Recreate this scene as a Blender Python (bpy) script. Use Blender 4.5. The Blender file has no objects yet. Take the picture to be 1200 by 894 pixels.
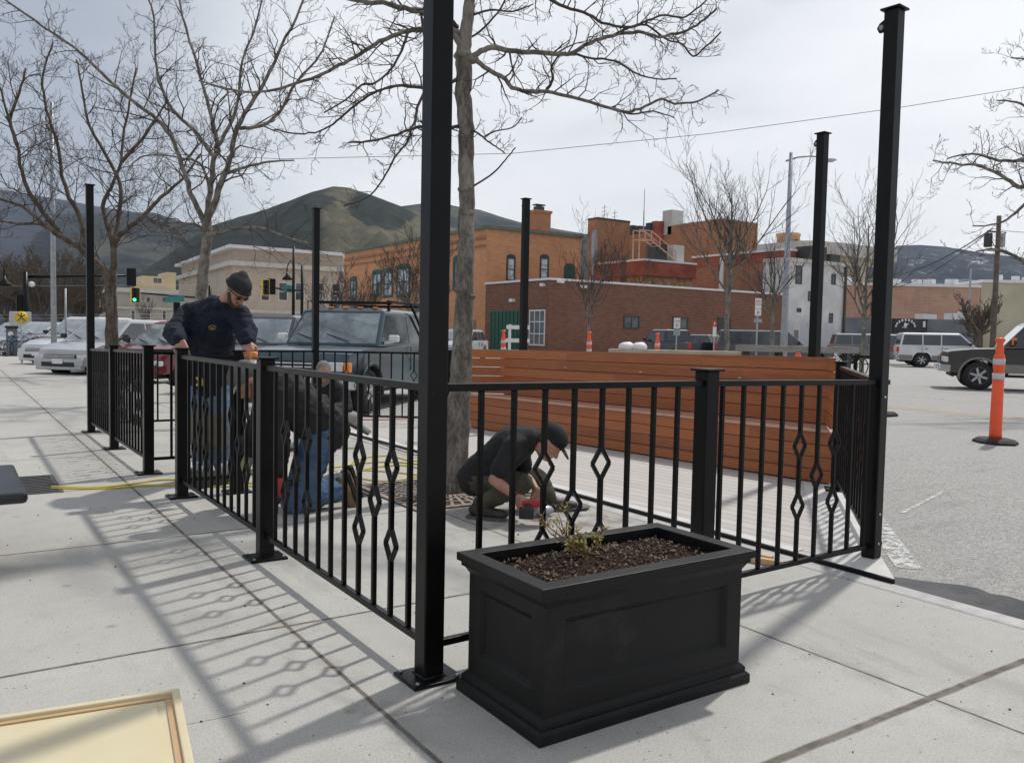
import bpy, bmesh, math, random
from mathutils import Vector, Matrix, noise, Euler
C = bpy.context.scene
COL = C.collection
R_ = math.radians

# ---------------------------------------------------------------- camera
FPX, HCAM = 985.0, 1.33
pitch, roll, yaw = math.atan(54/985.0), math.atan(.02), math.atan2(660, 985)
FW = Vector((math.sin(yaw)*math.cos(pitch), math.cos(yaw)*math.cos(pitch), -math.sin(pitch)))
r0 = Vector((math.cos(yaw), -math.sin(yaw), 0)); u0 = r0.cross(FW)
RT = r0*math.cos(roll)+u0*math.sin(roll); UP = -r0*math.sin(roll)+u0*math.cos(roll)
CP = Vector((0, 0, HCAM))
cd = bpy.data.cameras.new('camera'); cam = bpy.data.objects.new('camera', cd); COL.objects.link(cam)
m = Matrix((RT, UP, -FW)).transposed().to_4x4(); m.translation = CP
cam.matrix_world = m
cd.sensor_width = 36; cd.lens = 36*FPX/1200; cd.clip_start = .05; cd.clip_end = 20000
C.camera = cam

def W(px, py, D):
    """survey point: direction px,py of the 1200x894 photo at depth D metres"""
    return CP + (FW + RT*((px-600)/FPX) + UP*((447-py)/FPX))*D
def G(px, py, z=0.0):
    d = FW + RT*((px-600)/FPX) + UP*((447-py)/FPX)
    return CP + d*((z-HCAM)/d.z)
def depth(p): return (Vector(p)-CP).dot(FW)

# ---------------------------------------------------------------- light
SUN_AZ, SUN_EL = 71.0, 55.0       # clockwise from +Y, degrees
wd = bpy.data.worlds.new('World'); C.world = wd; wd.use_nodes = True
nt = wd.node_tree; nt.nodes.clear()
def N(t, **k):
    n = nt.nodes.new(t)
    for a, b in k.items(): setattr(n, a, b)
    return n
L = nt.links.new
out = N('ShaderNodeOutputWorld'); bg = N('ShaderNodeBackground'); L(bg.outputs[0], out.inputs[0])
sky = N('ShaderNodeTexSky', sky_type='NISHITA', sun_disc=False); sky.sun_elevation = R_(SUN_EL); sky.sun_rotation = R_(SUN_AZ)
tc = N('ShaderNodeTexCoord')
mp = N('ShaderNodeMapping'); mp.inputs['Scale'].default_value = (1.0, 1.0, 3.2); L(tc.outputs['Generated'], mp.inputs[0])
nz = N('ShaderNodeTexNoise'); nz.inputs['Scale'].default_value = 2.1; nz.inputs['Detail'].default_value = 6; nz.inputs['Roughness'].default_value = .5; L(mp.outputs[0], nz.inputs[0])
# darker cloud bank to the north-west, thin bright cloud opposite
def lobe(v):
    d = N('ShaderNodeVectorMath', operation='DOT_PRODUCT'); L(tc.outputs['Generated'], d.inputs[0]); d.inputs[1].default_value = Vector(v).normalized(); return d.outputs['Value']
def ramp(src, a, b, c0=0.0, c1=1.0):
    r = N('ShaderNodeMapRange', interpolation_type='SMOOTHSTEP'); L(src, r.inputs[0])
    for i, q in zip((1, 2, 3, 4), (a, b, c0, c1)): r.inputs[i].default_value = q
    return r.outputs[0]
def mth(op, a, b=None):
    n = N('ShaderNodeMath', operation=op)
    for i, q in enumerate((a, b)):
        if q is None: continue
        if isinstance(q, (int, float)): n.inputs[i].default_value = q
        else: L(q, n.inputs[i])
    return n.outputs[0]
bright = ramp(lobe((.80, .62, .12)), .66, .96)
dark = ramp(lobe((-.30, .97, .07)), .74, .99)
b1 = mth('ADD', mth('MULTIPLY', bright, .85), mth('MULTIPLY', mth('SUBTRACT', nz.outputs['Fac'], .5), 2.1))
cr = N('ShaderNodeValToRGB'); cr.color_ramp.elements[0].position = -0.0; cr.color_ramp.elements[0].color = (.34, .36, .40, 1)
cr.color_ramp.elements[1].position = .95; cr.color_ramp.elements[1].color = (.715, .722, .735, 1)
e = cr.color_ramp.elements.new(.5); e.color = (.60, .615, .64, 1)
L(b1, cr.inputs[0])
mxd = N('ShaderNodeMixRGB'); L(mth('MULTIPLY', dark, .9), mxd.inputs[0]); L(cr.outputs[0], mxd.inputs[1]); mxd.inputs[2].default_value = (.27, .31, .38, 1)
skm = N('ShaderNodeMixRGB', blend_type='MULTIPLY'); skm.inputs[0].default_value = 1; L(sky.outputs[0], skm.inputs[1]); skm.inputs[2].default_value = (.10, .10, .10, 1)
fin = N('ShaderNodeMixRGB'); fin.inputs[0].default_value = .93; L(skm.outputs[0], fin.inputs[1]); L(mxd.outputs[0], fin.inputs[2])
sc = N('ShaderNodeMixRGB', blend_type='MULTIPLY'); sc.inputs[0].default_value = 1; L(fin.outputs[0], sc.inputs[1]); sc.inputs[2].default_value = (11.0, 11.0, 11.0, 1)
L(sc.outputs[0], bg.inputs[0]); bg.inputs[1].default_value = .10
sd = bpy.data.lights.new('sun', 'SUN'); so = bpy.data.objects.new('sun', sd); COL.objects.link(so)
sd.energy = 2.05; sd.angle = R_(1.9); sd.color = (1, .96, .90)
az = R_(SUN_AZ); el = R_(SUN_EL)
sdir = Vector((math.sin(az)*math.cos(el), math.cos(az)*math.cos(el), math.sin(el)))
so.rotation_euler = sdir.to_track_quat('Z', 'Y').to_euler()
C.view_settings.view_transform = 'Standard'; C.view_settings.look = 'None'
C.view_settings.exposure = 0.40; C.view_settings.gamma = 1; C.view_settings.use_curve_mapping = False

# ---------------------------------------------------------------- materials
MATS = {}
def mat(name, c1, c2=None, rough=.6, metal=0, scale=4, bump=0, bscale=60, spec=.5, detail=5, contrast=(.35, .65), coat=0, stretch=None, gen=False, alpha=None, emit=None, rvar=0):
    if name in MATS: return MATS[name]
    M = bpy.data.materials.new(name); M.use_nodes = True; t = M.node_tree; n = t.nodes; l = t.links.new
    b = n['Principled BSDF']
    b.inputs['Roughness'].default_value = rough; b.inputs['Metallic'].default_value = metal
    b.inputs['Specular IOR Level'].default_value = spec
    if coat: b.inputs['Coat Weight'].default_value = coat; b.inputs['Coat Roughness'].default_value = .08
    c1 = tuple(c1)+(1,)
    co = n.new('ShaderNodeTexCoord'); vec = co.outputs['Object']
    if stretch:
        mm = n.new('ShaderNodeMapping'); mm.inputs['Scale'].default_value = stretch; l(vec, mm.inputs[0]); vec = mm.outputs[0]
    if c2 is None: c2 = tuple(min(1, q*1.18) for q in c1[:3])
    tx = n.new('ShaderNodeTexNoise'); tx.inputs['Scale'].default_value = scale; tx.inputs['Detail'].default_value = detail; tx.inputs['Roughness'].default_value = .6; l(vec, tx.inputs[0])
    r = n.new('ShaderNodeValToRGB'); r.color_ramp.elements[0].position = contrast[0]; r.color_ramp.elements[1].position = contrast[1]
    r.color_ramp.elements[0].color = c1; r.color_ramp.elements[1].color = tuple(c2)+(1,)
    l(tx.outputs['Fac'], r.inputs[0]); l(r.outputs[0], b.inputs['Base Color'])
    if rvar:
        rr = n.new('ShaderNodeMapRange'); rr.inputs[3].default_value = rough-rvar; rr.inputs[4].default_value = rough+rvar; l(tx.outputs['Fac'], rr.inputs[0]); l(rr.outputs[0], b.inputs['Roughness'])
    if bump:
        bt = n.new('ShaderNodeTexNoise'); bt.inputs['Scale'].default_value = bscale; bt.inputs['Detail'].default_value = 4; l(co.outputs['Object'], bt.inputs[0])
        bp = n.new('ShaderNodeBump'); bp.inputs['Strength'].default_value = bump; bp.inputs['Distance'].default_value = .02; l(bt.outputs['Fac'], bp.inputs['Height']); l(bp.outputs[0], b.inputs['Normal'])
    if emit:
        b.inputs['Emission Color'].default_value = tuple(emit[:3])+(1,); b.inputs['Emission Strength'].default_value = emit[3]
    MATS[name] = M; return M

class G_:
    """tiny helper to write shader graphs"""
    def __init__(s, name):
        s.M = bpy.data.materials.new(name); s.M.use_nodes = True; s.t = s.M.node_tree; s.n = s.t.nodes; s.l = s.t.links.new; s.b = s.n['Principled BSDF']
        s.co = s.n.new('ShaderNodeTexCoord').outputs['Object']; sp = s.n.new('ShaderNodeSeparateXYZ'); s.l(s.co, sp.inputs[0]); s.x, s.y, s.z = sp.outputs
        MATS[name] = s.M
    def m(s, op, a, b=None, c=None):
        n = s.n.new('ShaderNodeMath'); n.operation = op
        for i, q in enumerate((a, b, c)):
            if q is None: continue
            if isinstance(q, (int, float)): n.inputs[i].default_value = q
            else: s.l(q, n.inputs[i])
        return n.outputs[0]
    def noise(s, scale, detail=4, rough=.55, vec=None, stretch=None, dist=0):
        n = s.n.new('ShaderNodeTexNoise'); n.inputs['Scale'].default_value = scale; n.inputs['Detail'].default_value = detail; n.inputs['Roughness'].default_value = rough; n.inputs['Distortion'].default_value = dist
        v = vec or s.co
        if stretch:
            mm = s.n.new('ShaderNodeMapping'); mm.inputs['Scale'].default_value = stretch; s.l(v, mm.inputs[0]); v = mm.outputs[0]
        s.l(v, n.inputs[0]); return n.outputs['Fac']
    def vor(s, scale, feature='F1'):
        n = s.n.new('ShaderNodeTexVoronoi'); n.feature = feature; n.inputs['Scale'].default_value = scale; s.l(s.co, n.inputs[0]); return n
    def rng(s, v, a, b, c=0., d=1., smooth=True):
        n = s.n.new('ShaderNodeMapRange'); n.interpolation_type = 'SMOOTHSTEP' if smooth else 'LINEAR'; s.l(v, n.inputs[0])
        for i, q in zip((1, 2, 3, 4), (a, b, c, d)): n.inputs[i].default_value = q
        return n.outputs[0]
    def mix(s, f, a, b, mode='MIX'):
        n = s.n.new('ShaderNodeMixRGB'); n.blend_type = mode
        for i, q in enumerate((f, a, b)):
            if isinstance(q, (int, float)): n.inputs[i].default_value = q if i == 0 else (q, q, q, 1)
            elif isinstance(q, tuple): n.inputs[i].default_value = q+(1,)
            else: s.l(q, n.inputs[i])
        return n.outputs[0]
    def white(s, a, b=0.0):
        c = s.n.new('ShaderNodeCombineXYZ')
        for i, q in enumerate((a, b)):
            if isinstance(q, (int, float)): c.inputs[i].default_value = q
            else: s.l(q, c.inputs[i])
        n = s.n.new('ShaderNodeTexWhiteNoise'); n.noise_dimensions = '3D'; s.l(c.outputs[0], n.inputs[0]); return n.outputs['Value']
    def bump(s, h, st=.3, d=.01, base=None):
        n = s.n.new('ShaderNodeBump'); n.inputs['Strength'].default_value = st; n.inputs['Distance'].default_value = d; s.l(h, n.inputs['Height'])
        if base is not None: s.l(base, n.inputs['Normal'])
        return n.outputs[0]
    def hillmask(s):
        xy = s.m('DIVIDE', s.x, s.y); nn = s.m('SUBTRACT', s.noise(.006, 5, .65), .5)
        left = s.rng(s.m('ADD', xy, s.m('MULTIPLY', nn, .16)), .385, .405, 1, 0)
        a = s.m('DIVIDE', s.m('SUBTRACT', xy, .462), .05); b = s.m('DIVIDE', s.m('SUBTRACT', s.z, 205), 62); q = s.m('SQRT', s.m('ADD', s.m('MULTIPLY', a, a), s.m('MULTIPLY', b, b)))
        pat = s.rng(s.m('ADD', q, s.m('MULTIPLY', nn, 1.8)), .80, .95, 1, 0)
        return s.m('MAXIMUM', left, pat)
    def done(s, col, rough=.8, normal=None, spec=.4):
        if isinstance(col, tuple): s.b.inputs['Base Color'].default_value = col+(1,)
        else: s.l(col, s.b.inputs['Base Color'])
        if isinstance(rough, (int, float)): s.b.inputs['Roughness'].default_value = rough
        else: s.l(rough, s.b.inputs['Roughness'])
        if normal is not None: s.l(normal, s.b.inputs['Normal'])
        s.b.inputs['Specular IOR Level'].default_value = spec
        return s.M

def line(g, coord, pos, w, wob=None):
    """mask of a narrow line where coord == pos"""
    c = coord if wob is None else g.m('ADD', coord, wob)
    d = g.m('ABSOLUTE', g.m('SUBTRACT', c, pos))
    return g.rng(d, w*.45, w, 1., 0.)

def sidewalk_mat():
    g = G_('concrete_sidewalk')
    wob = g.m('MULTIPLY', g.m('SUBTRACT', g.noise(7, 3), .5), .012)
    masks = [line(g, g.x, 1.25, .013, wob), line(g, g.x, 3.05, .010, wob), line(g, g.x, -.62, .012, wob)]
    for i in range(-2, 20):
        yy = 1.68+1.97*i
        masks.append(line(g, g.y, yy, .024 if i == 0 else .014, wob))
    tot = masks[0]
    for q in masks[1:]: tot = g.m('MAXIMUM', tot, q)
    # hairline crack near the tray
    crk = line(g, g.m('ADD', g.y, g.m('MULTIPLY', g.x, .12)), 2.98, .004, g.m('MULTIPLY', g.m('SUBTRACT', g.noise(3, 5), .5), .12))
    crk = g.m('MULTIPLY', crk, g.m('LESS_THAN', g.x, .85))
    big = g.noise(.8, 5, .6); fine = g.noise(120, 4, .8); mid = g.noise(9, 6, .65)
    panel = g.white(g.m('FLOOR', g.m('DIVIDE', g.m('SUBTRACT', g.x, 1.25), 1.8)), g.m('FLOOR', g.m('DIVIDE', g.m('SUBTRACT', g.y, 1.68), 1.97)))
    base = g.mix(g.rng(big, .35, .7), (.44, .425, .385), (.51, .495, .455))
    base = g.mix(g.m('MULTIPLY', g.rng(mid, .45, .75), .35), base, (.33, .32, .30))
    base = g.mix(g.m('MULTIPLY', g.rng(g.noise(2.6, 6, .7), .48, .66), .30), base, (.33, .325, .31))
    base = g.mix(g.m('MULTIPLY', panel, .26), base, (.38, .375, .355))
    base = g.mix(g.m('MULTIPLY', g.rng(fine, .3, .62, 1, 0), .50), base, (.56, .55, .525))
    base = g.mix(g.m('MULTIPLY', g.rng(fine, .50, .70, 0, 1), .75), base, (.24, .23, .21))
    v = g.vor(21); sp = g.m('MULTIPLY', g.m('LESS_THAN', v.outputs['Distance'], .10), g.m('GREATER_THAN', g.noise(2.7, 2), .50))
    base = g.mix(g.m('MULTIPLY', sp, .75), base, (.12, .11, .10))
    v2 = g.vor(2.3); st = g.m('MULTIPLY', g.rng(v2.outputs['Distance'], .02, .085, 1, 0), g.m('GREATER_THAN', g.noise(1.1, 2), .42))
    base = g.mix(g.m('MULTIPLY', st, .5), base, (.20, .19, .175))
    dr = g.m('MULTIPLY', g.rng(g.noise(1.7, 7, .72, stretch=(1, .35, 1), dist=1.2), .52, .66), .32); base = g.mix(dr, base, (.25, .235, .21))
    ed = g.m('MINIMUM', g.m('ABSOLUTE', g.m('SUBTRACT', g.x, 1.25)), g.m('ABSOLUTE', g.m('SUBTRACT', g.x, 3.05))); base = g.mix(g.m('MULTIPLY', g.m('MULTIPLY', g.rng(ed, .0, .12, 1, 0), g.rng(g.noise(5, 5, .7), .42, .6)), .4), base, (.24, .225, .20))
    # rust-brown dirt where the men are grinding the slab
    dx = g.m('SUBTRACT', g.x, 3.75); dy = g.m('SUBTRACT', g.y, 5.0)
    rr = g.m('SQRT', g.m('ADD', g.m('MULTIPLY', dx, dx), g.m('MULTIPLY', dy, dy)))
    dirt = g.m('MULTIPLY', g.rng(rr, .25, 1.05, 1, 0), g.rng(g.noise(6, 6, .7), .44, .60))
    base = g.mix(g.m('MULTIPLY', dirt, .75), base, (.17, .12, .085))
    joint = g.mix(g.rng(g.noise(14, 4), .4, .6), (.10, .085, .07), (.17, .15, .125))
    col = g.mix(g.m('MULTIPLY', g.m('MAXIMUM', tot, crk), .92), base, joint)
    h = g.m('SUBTRACT', g.m('ADD', g.m('MULTIPLY', fine, .25), g.m('MULTIPLY', mid, .25)), g.m('MULTIPLY', tot, 1.2))
    return g.done(col, .88, g.bump(h, .55, .006), .3)
def asphalt_mat():
    g = G_('worn_asphalt')
    fine = g.noise(75, 4, .8); mid = g.noise(13, 5, .7, stretch=(1, .4, 1)); big = g.noise(.35, 5, .6)
    a = g.mix(g.rng(fine, .33, .68), (.17, .167, .16), (.62, .605, .575))
    a = g.mix(g.m('MULTIPLY', g.rng(mid, .4, .68), .45), a, (.48, .47, .45))
    a = g.mix(g.m('MULTIPLY', g.rng(big, .42, .7), .5), a, (.42, .41, .395))
    v = g.vor(60); a = g.mix(g.m('MULTIPLY', g.rng(v.outputs['Distance'], .15, .4, 1, 0), .3), a, (.50, .49, .47))
    pt = g.noise(26, 5, .8); a = g.mix(g.m('MULTIPLY', g.rng(pt, .50, .64), .5), a, (.20, .197, .19)); a = g.mix(g.m('MULTIPLY', g.rng(pt, .36, .48, 1, 0), .4), a, (.66, .65, .62))
    sm = g.noise(1.6, 6, .7, stretch=(.5, 2.2, 1)); a = g.mix(g.m('MULTIPLY', g.rng(sm, .52, .68), .35), a, (.24, .235, .225))
    # crack sealing further out
    cw = g.m('MULTIPLY', g.m('SUBTRACT', g.noise(.5, 4), .5), 3.0)
    for p in (20.0, 31.0): a = g.mix(g.m('MULTIPLY', line(g, g.x, p, .05, cw), .5), a, (.10, .10, .10))
    h = g.m('ADD', fine, g.m('MULTIPLY', mid, .5))
    return g.done(a, .9, g.bump(h, .8, .012), .25)
def brick_mat(name, c1, c2, mort, sc=1.0, bw=.42, bh=.14, rough=.85, weather=.25):
    g = G_(name)
    tex = g.n.new('ShaderNodeTexBrick'); cb = g.n.new('ShaderNodeCombineXYZ')
    geo = g.n.new('ShaderNodeNewGeometry'); sp = g.n.new('ShaderNodeSeparateXYZ'); g.l(geo.outputs['Normal'], sp.inputs[0])
    u = g.m('ADD', g.m('MULTIPLY', g.x, g.m('ABSOLUTE', sp.outputs[1])), g.m('MULTIPLY', g.y, g.m('ABSOLUTE', sp.outputs[0])))
    g.l(u, cb.inputs[0]); g.l(g.z, cb.inputs[1]); g.l(cb.outputs[0], tex.inputs['Vector'])
    tex.inputs['Scale'].default_value = 1.0; tex.inputs['Brick Width'].default_value = bw*sc; tex.inputs['Row Height'].default_value = bh*sc
    tex.inputs['Mortar Size'].default_value = .014*sc; tex.inputs['Mortar Smooth'].default_value = .3; tex.inputs['Bias'].default_value = -.1
    tex.inputs['Color1'].default_value = c1+(1,); tex.inputs['Color2'].default_value = c2+(1,); tex.inputs['Mortar'].default_value = mort+(1,)
    w = g.rng(g.noise(.35, 5, .65), .4, .68)
    col = g.mix(g.m('MULTIPLY', w, weather), tex.outputs['Color'], tuple(q*.5 for q in c1))
    w2 = g.rng(g.noise(1.3, 5, .65, stretch=(1, 1, .25)), .52, .72)
    col = g.mix(g.m('MULTIPLY', w2, weather*.8), col, tuple(min(1, q*1.35+.05) for q in c2))
    return g.done(col, rough, None, .25)
def wood_mat(name='oiled_hardwood', tones=((.25, .078, .030), (.47, .158, .055)), ph=.125, pl=2.1):
    g = G_(name)
    row = g.m('FLOOR', g.m('DIVIDE', g.z, ph)); col = g.m('FLOOR', g.m('ADD', g.m('DIVIDE', g.y, pl), g.m('MULTIPLY', g.white(row, 3.3), 3)))
    wn = g.white(row, col)
    gr = g.noise(3.0, 6, .6, stretch=(6, .5, 16), dist=.6); gr2 = g.noise(14, 4, .6, stretch=(5, .25, 14))
    c = g.mix(g.m('ADD', g.m('MULTIPLY', wn, .62), .19), tones[0], tones[1])
    c = g.mix(g.m('MULTIPLY', g.rng(gr, .4, .7), .25), c, tuple(q*1.35 for q in tones[1]))
    c = g.mix(g.m('MULTIPLY', g.rng(gr2, .45, .7), .20), c, tuple(q*.65 for q in tones[0]))
    kn = g.n.new('ShaderNodeTexVoronoi'); kn.inputs['Scale'].default_value = 1; mk = g.n.new('ShaderNodeMapping'); mk.inputs['Scale'].default_value = (3, 1.6, 6); g.l(g.co, mk.inputs[0]); g.l(mk.outputs[0], kn.inputs[0]); c = g.mix(g.m('MULTIPLY', g.rng(kn.outputs['Distance'], .02, .06, 1, 0), .35), c, (.09, .032, .015))
    return g.done(c, g.rng(gr, .3, .7, .28, .45, False), g.bump(gr2, .15, .004), .45)
def deck_mat():
    g = G_('pale_composite_decking')
    a = R_(8); u = g.m('ADD', g.m('MULTIPLY', g.x, math.cos(a)), g.m('MULTIPLY', g.y, math.sin(a))); v = g.m('SUBTRACT', g.m('MULTIPLY', g.y, math.cos(a)), g.m('MULTIPLY', g.x, math.sin(a)))
    q = g.m('DIVIDE', u, .142); fr = g.m('FRACT', q); d = g.m('MINIMUM', fr, g.m('SUBTRACT', 1, fr))
    gap = g.rng(d, .015, .032, 1, 0); tone = g.white(g.m('FLOOR', q), 1.7)
    gr = g.noise(6, 5, .6, stretch=(8, .6, 1))
    c = g.mix(tone, (.47, .44, .41), (.56, .53, .50)); c = g.mix(g.m('MULTIPLY', g.rng(gr, .4, .7), .3), c, (.50, .475, .45))
    st = g.rng(g.noise(2.2, 5, .7), .58, .75); c = g.mix(g.m('MULTIPLY', st, .25), c, (.36, .33, .30))
    c = g.mix(gap, c, (.12, .11, .10))
    return g.done(c, .75, g.bump(g.m('SUBTRACT', g.m('MULTIPLY', gr, .2), gap), .5, .006), .3)
def hill_mat(name, grass, grass2, forest, frange, snow=.0, fsc=.004):
    g = G_(name)
    n1 = g.noise(fsc, 6, .62); n2 = g.noise(fsc*9, 5, .7); n3 = g.noise(.03, 5, .7)
    c = g.mix(g.rng(n2, .35, .65), grass, grass2)
    f = g.rng(g.m('ADD', n1, g.m('MULTIPLY', g.m('SUBTRACT', n2, .5), .22)), frange[0], frange[1])
    gu = g.noise(.022, 6, .75, stretch=(1, .35, .35)); c = g.mix(g.m('MULTIPLY', g.rng(gu, .46, .60), .5), c, tuple(q*.5 for q in grass))
    if name == 'dry_grass_hill': f = g.m('MAXIMUM', g.m('MULTIPLY', f, .55), g.m('MAXIMUM', g.hillmask(), g.m('MULTIPLY', g.rng(g.noise(.11, 3, .7), .60, .66), .75)))
    fc = g.mix(g.rng(n3, .4, .6), forest, tuple(q*1.7 for q in forest))
    c = g.mix(f, c, fc)
    if snow:
        s = g.m('MULTIPLY', g.rng(g.noise(fsc*5, 6, .7), .58, .64), snow); c = g.mix(s, c, (.7, .72, .75))
    return g.done(c, 1.0, None, .05)
def black_metal():
    g = G_('black_painted_steel')
    n1 = g.noise(90, 3, .6); n2 = g.noise(3, 5, .6); n3 = g.noise(35, 4, .7)
    c = g.mix(g.rng(n2, .4, .7), (.004, .004, .0042), (.008, .008, .0082))
    c = g.mix(g.m('MULTIPLY', g.rng(n3, .66, .74), .5), c, (.05, .048, .045))
    return g.done(c, g.rng(n2, .3, .7, .26, .42, False), g.bump(n1, .5, .002), .22)
M_BLACK = black_metal()
M_SIDE = sidewalk_mat(); M_ASPH = asphalt_mat(); M_WOOD = wood_mat(); M_DECK = deck_mat()
M_GALV = mat('galvanised_steel', (.30, .32, .34), (.42, .44, .46), rough=.45, metal=.5, scale=8)
M_RUB = mat('tyre_rubber', (.012, .012, .013), (.03, .029, .028), rough=.8, scale=20, bump=.2, bscale=90)
M_GLASS = mat('dark_window_glass', (.025, .03, .035), (.05, .06, .07), rough=.06, scale=1.5, spec=.9)
M_WSH = mat('windscreen_painted_sky', (.15, .19, .205), (.36, .42, .44), rough=.05, scale=1.1, spec=1.0, coat=1, contrast=(.4, .62))  # pale patches paint a sky reflection into the glass colour
M_CHR = mat('bright_chrome', (.55, .56, .58), rough=.2, metal=.9, scale=10)
M_RIM = mat('alloy_wheel', (.38, .38, .40), (.5, .5, .52), rough=.32, metal=.7, scale=10)
M_LAMP = mat('headlamp_lens', (.55, .57, .58), (.75, .76, .76), rough=.08, scale=30, coat=1)
M_AMB = mat('amber_lens', (.75, .20, .02), (.85, .28, .03), rough=.2, scale=10)
M_REDL = mat('red_lens', (.45, .02, .02), (.55, .04, .03), rough=.15, scale=10)
M_DPL = mat('black_plastic', (.015, .015, .016), (.03, .03, .03), rough=.6, scale=10)
M_ORG = mat('orange_plastic', (.90, .095, .03), (.95, .13, .04), rough=.42, scale=5, bump=.05)
M_REFL = mat('silver_reflective_tape', (.50, .50, .52), (.62, .62, .64), rough=.35, scale=12)
M_WHITE = mat('white_paint', (.72, .72, .70), (.80, .80, .78), rough=.5, scale=6)
M_YEL = mat('yellow_cable_jacket', (.62, .48, .03), (.74, .60, .06), rough=.5, scale=6)
def bark(name, c1, c2, sc=7):
    g = G_(name)
    n1 = g.noise(sc, 6, .7, stretch=(1, 1, .45)); n2 = g.noise(sc*6, 5, .7, stretch=(1, 1, .35)); n3 = g.noise(2.0, 4, .6)
    c = g.mix(g.rng(n1, .38, .62), c1, c2); c = g.mix(g.m('MULTIPLY', g.rng(n2, .45, .62), .6), c, tuple(q*.45 for q in c1))
    c = g.mix(g.m('MULTIPLY', g.rng(n3, .55, .7), .4), c, tuple(min(1, q*1.5) for q in c2))
    return g.done(c, .92, g.bump(g.m('ADD', n1, n2), .9, .012), .2)
M_BARK = bark('honey_locust_bark', (.13, .112, .095), (.30, .275, .24)); M_BARK2 = bark('warm_grey_bark', (.09, .07, .055), (.19, .16, .13))
M_TWIG = mat('dark_twig_bark', (.045, .034, .028), (.10, .08, .066), rough=.9, scale=6)

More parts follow.
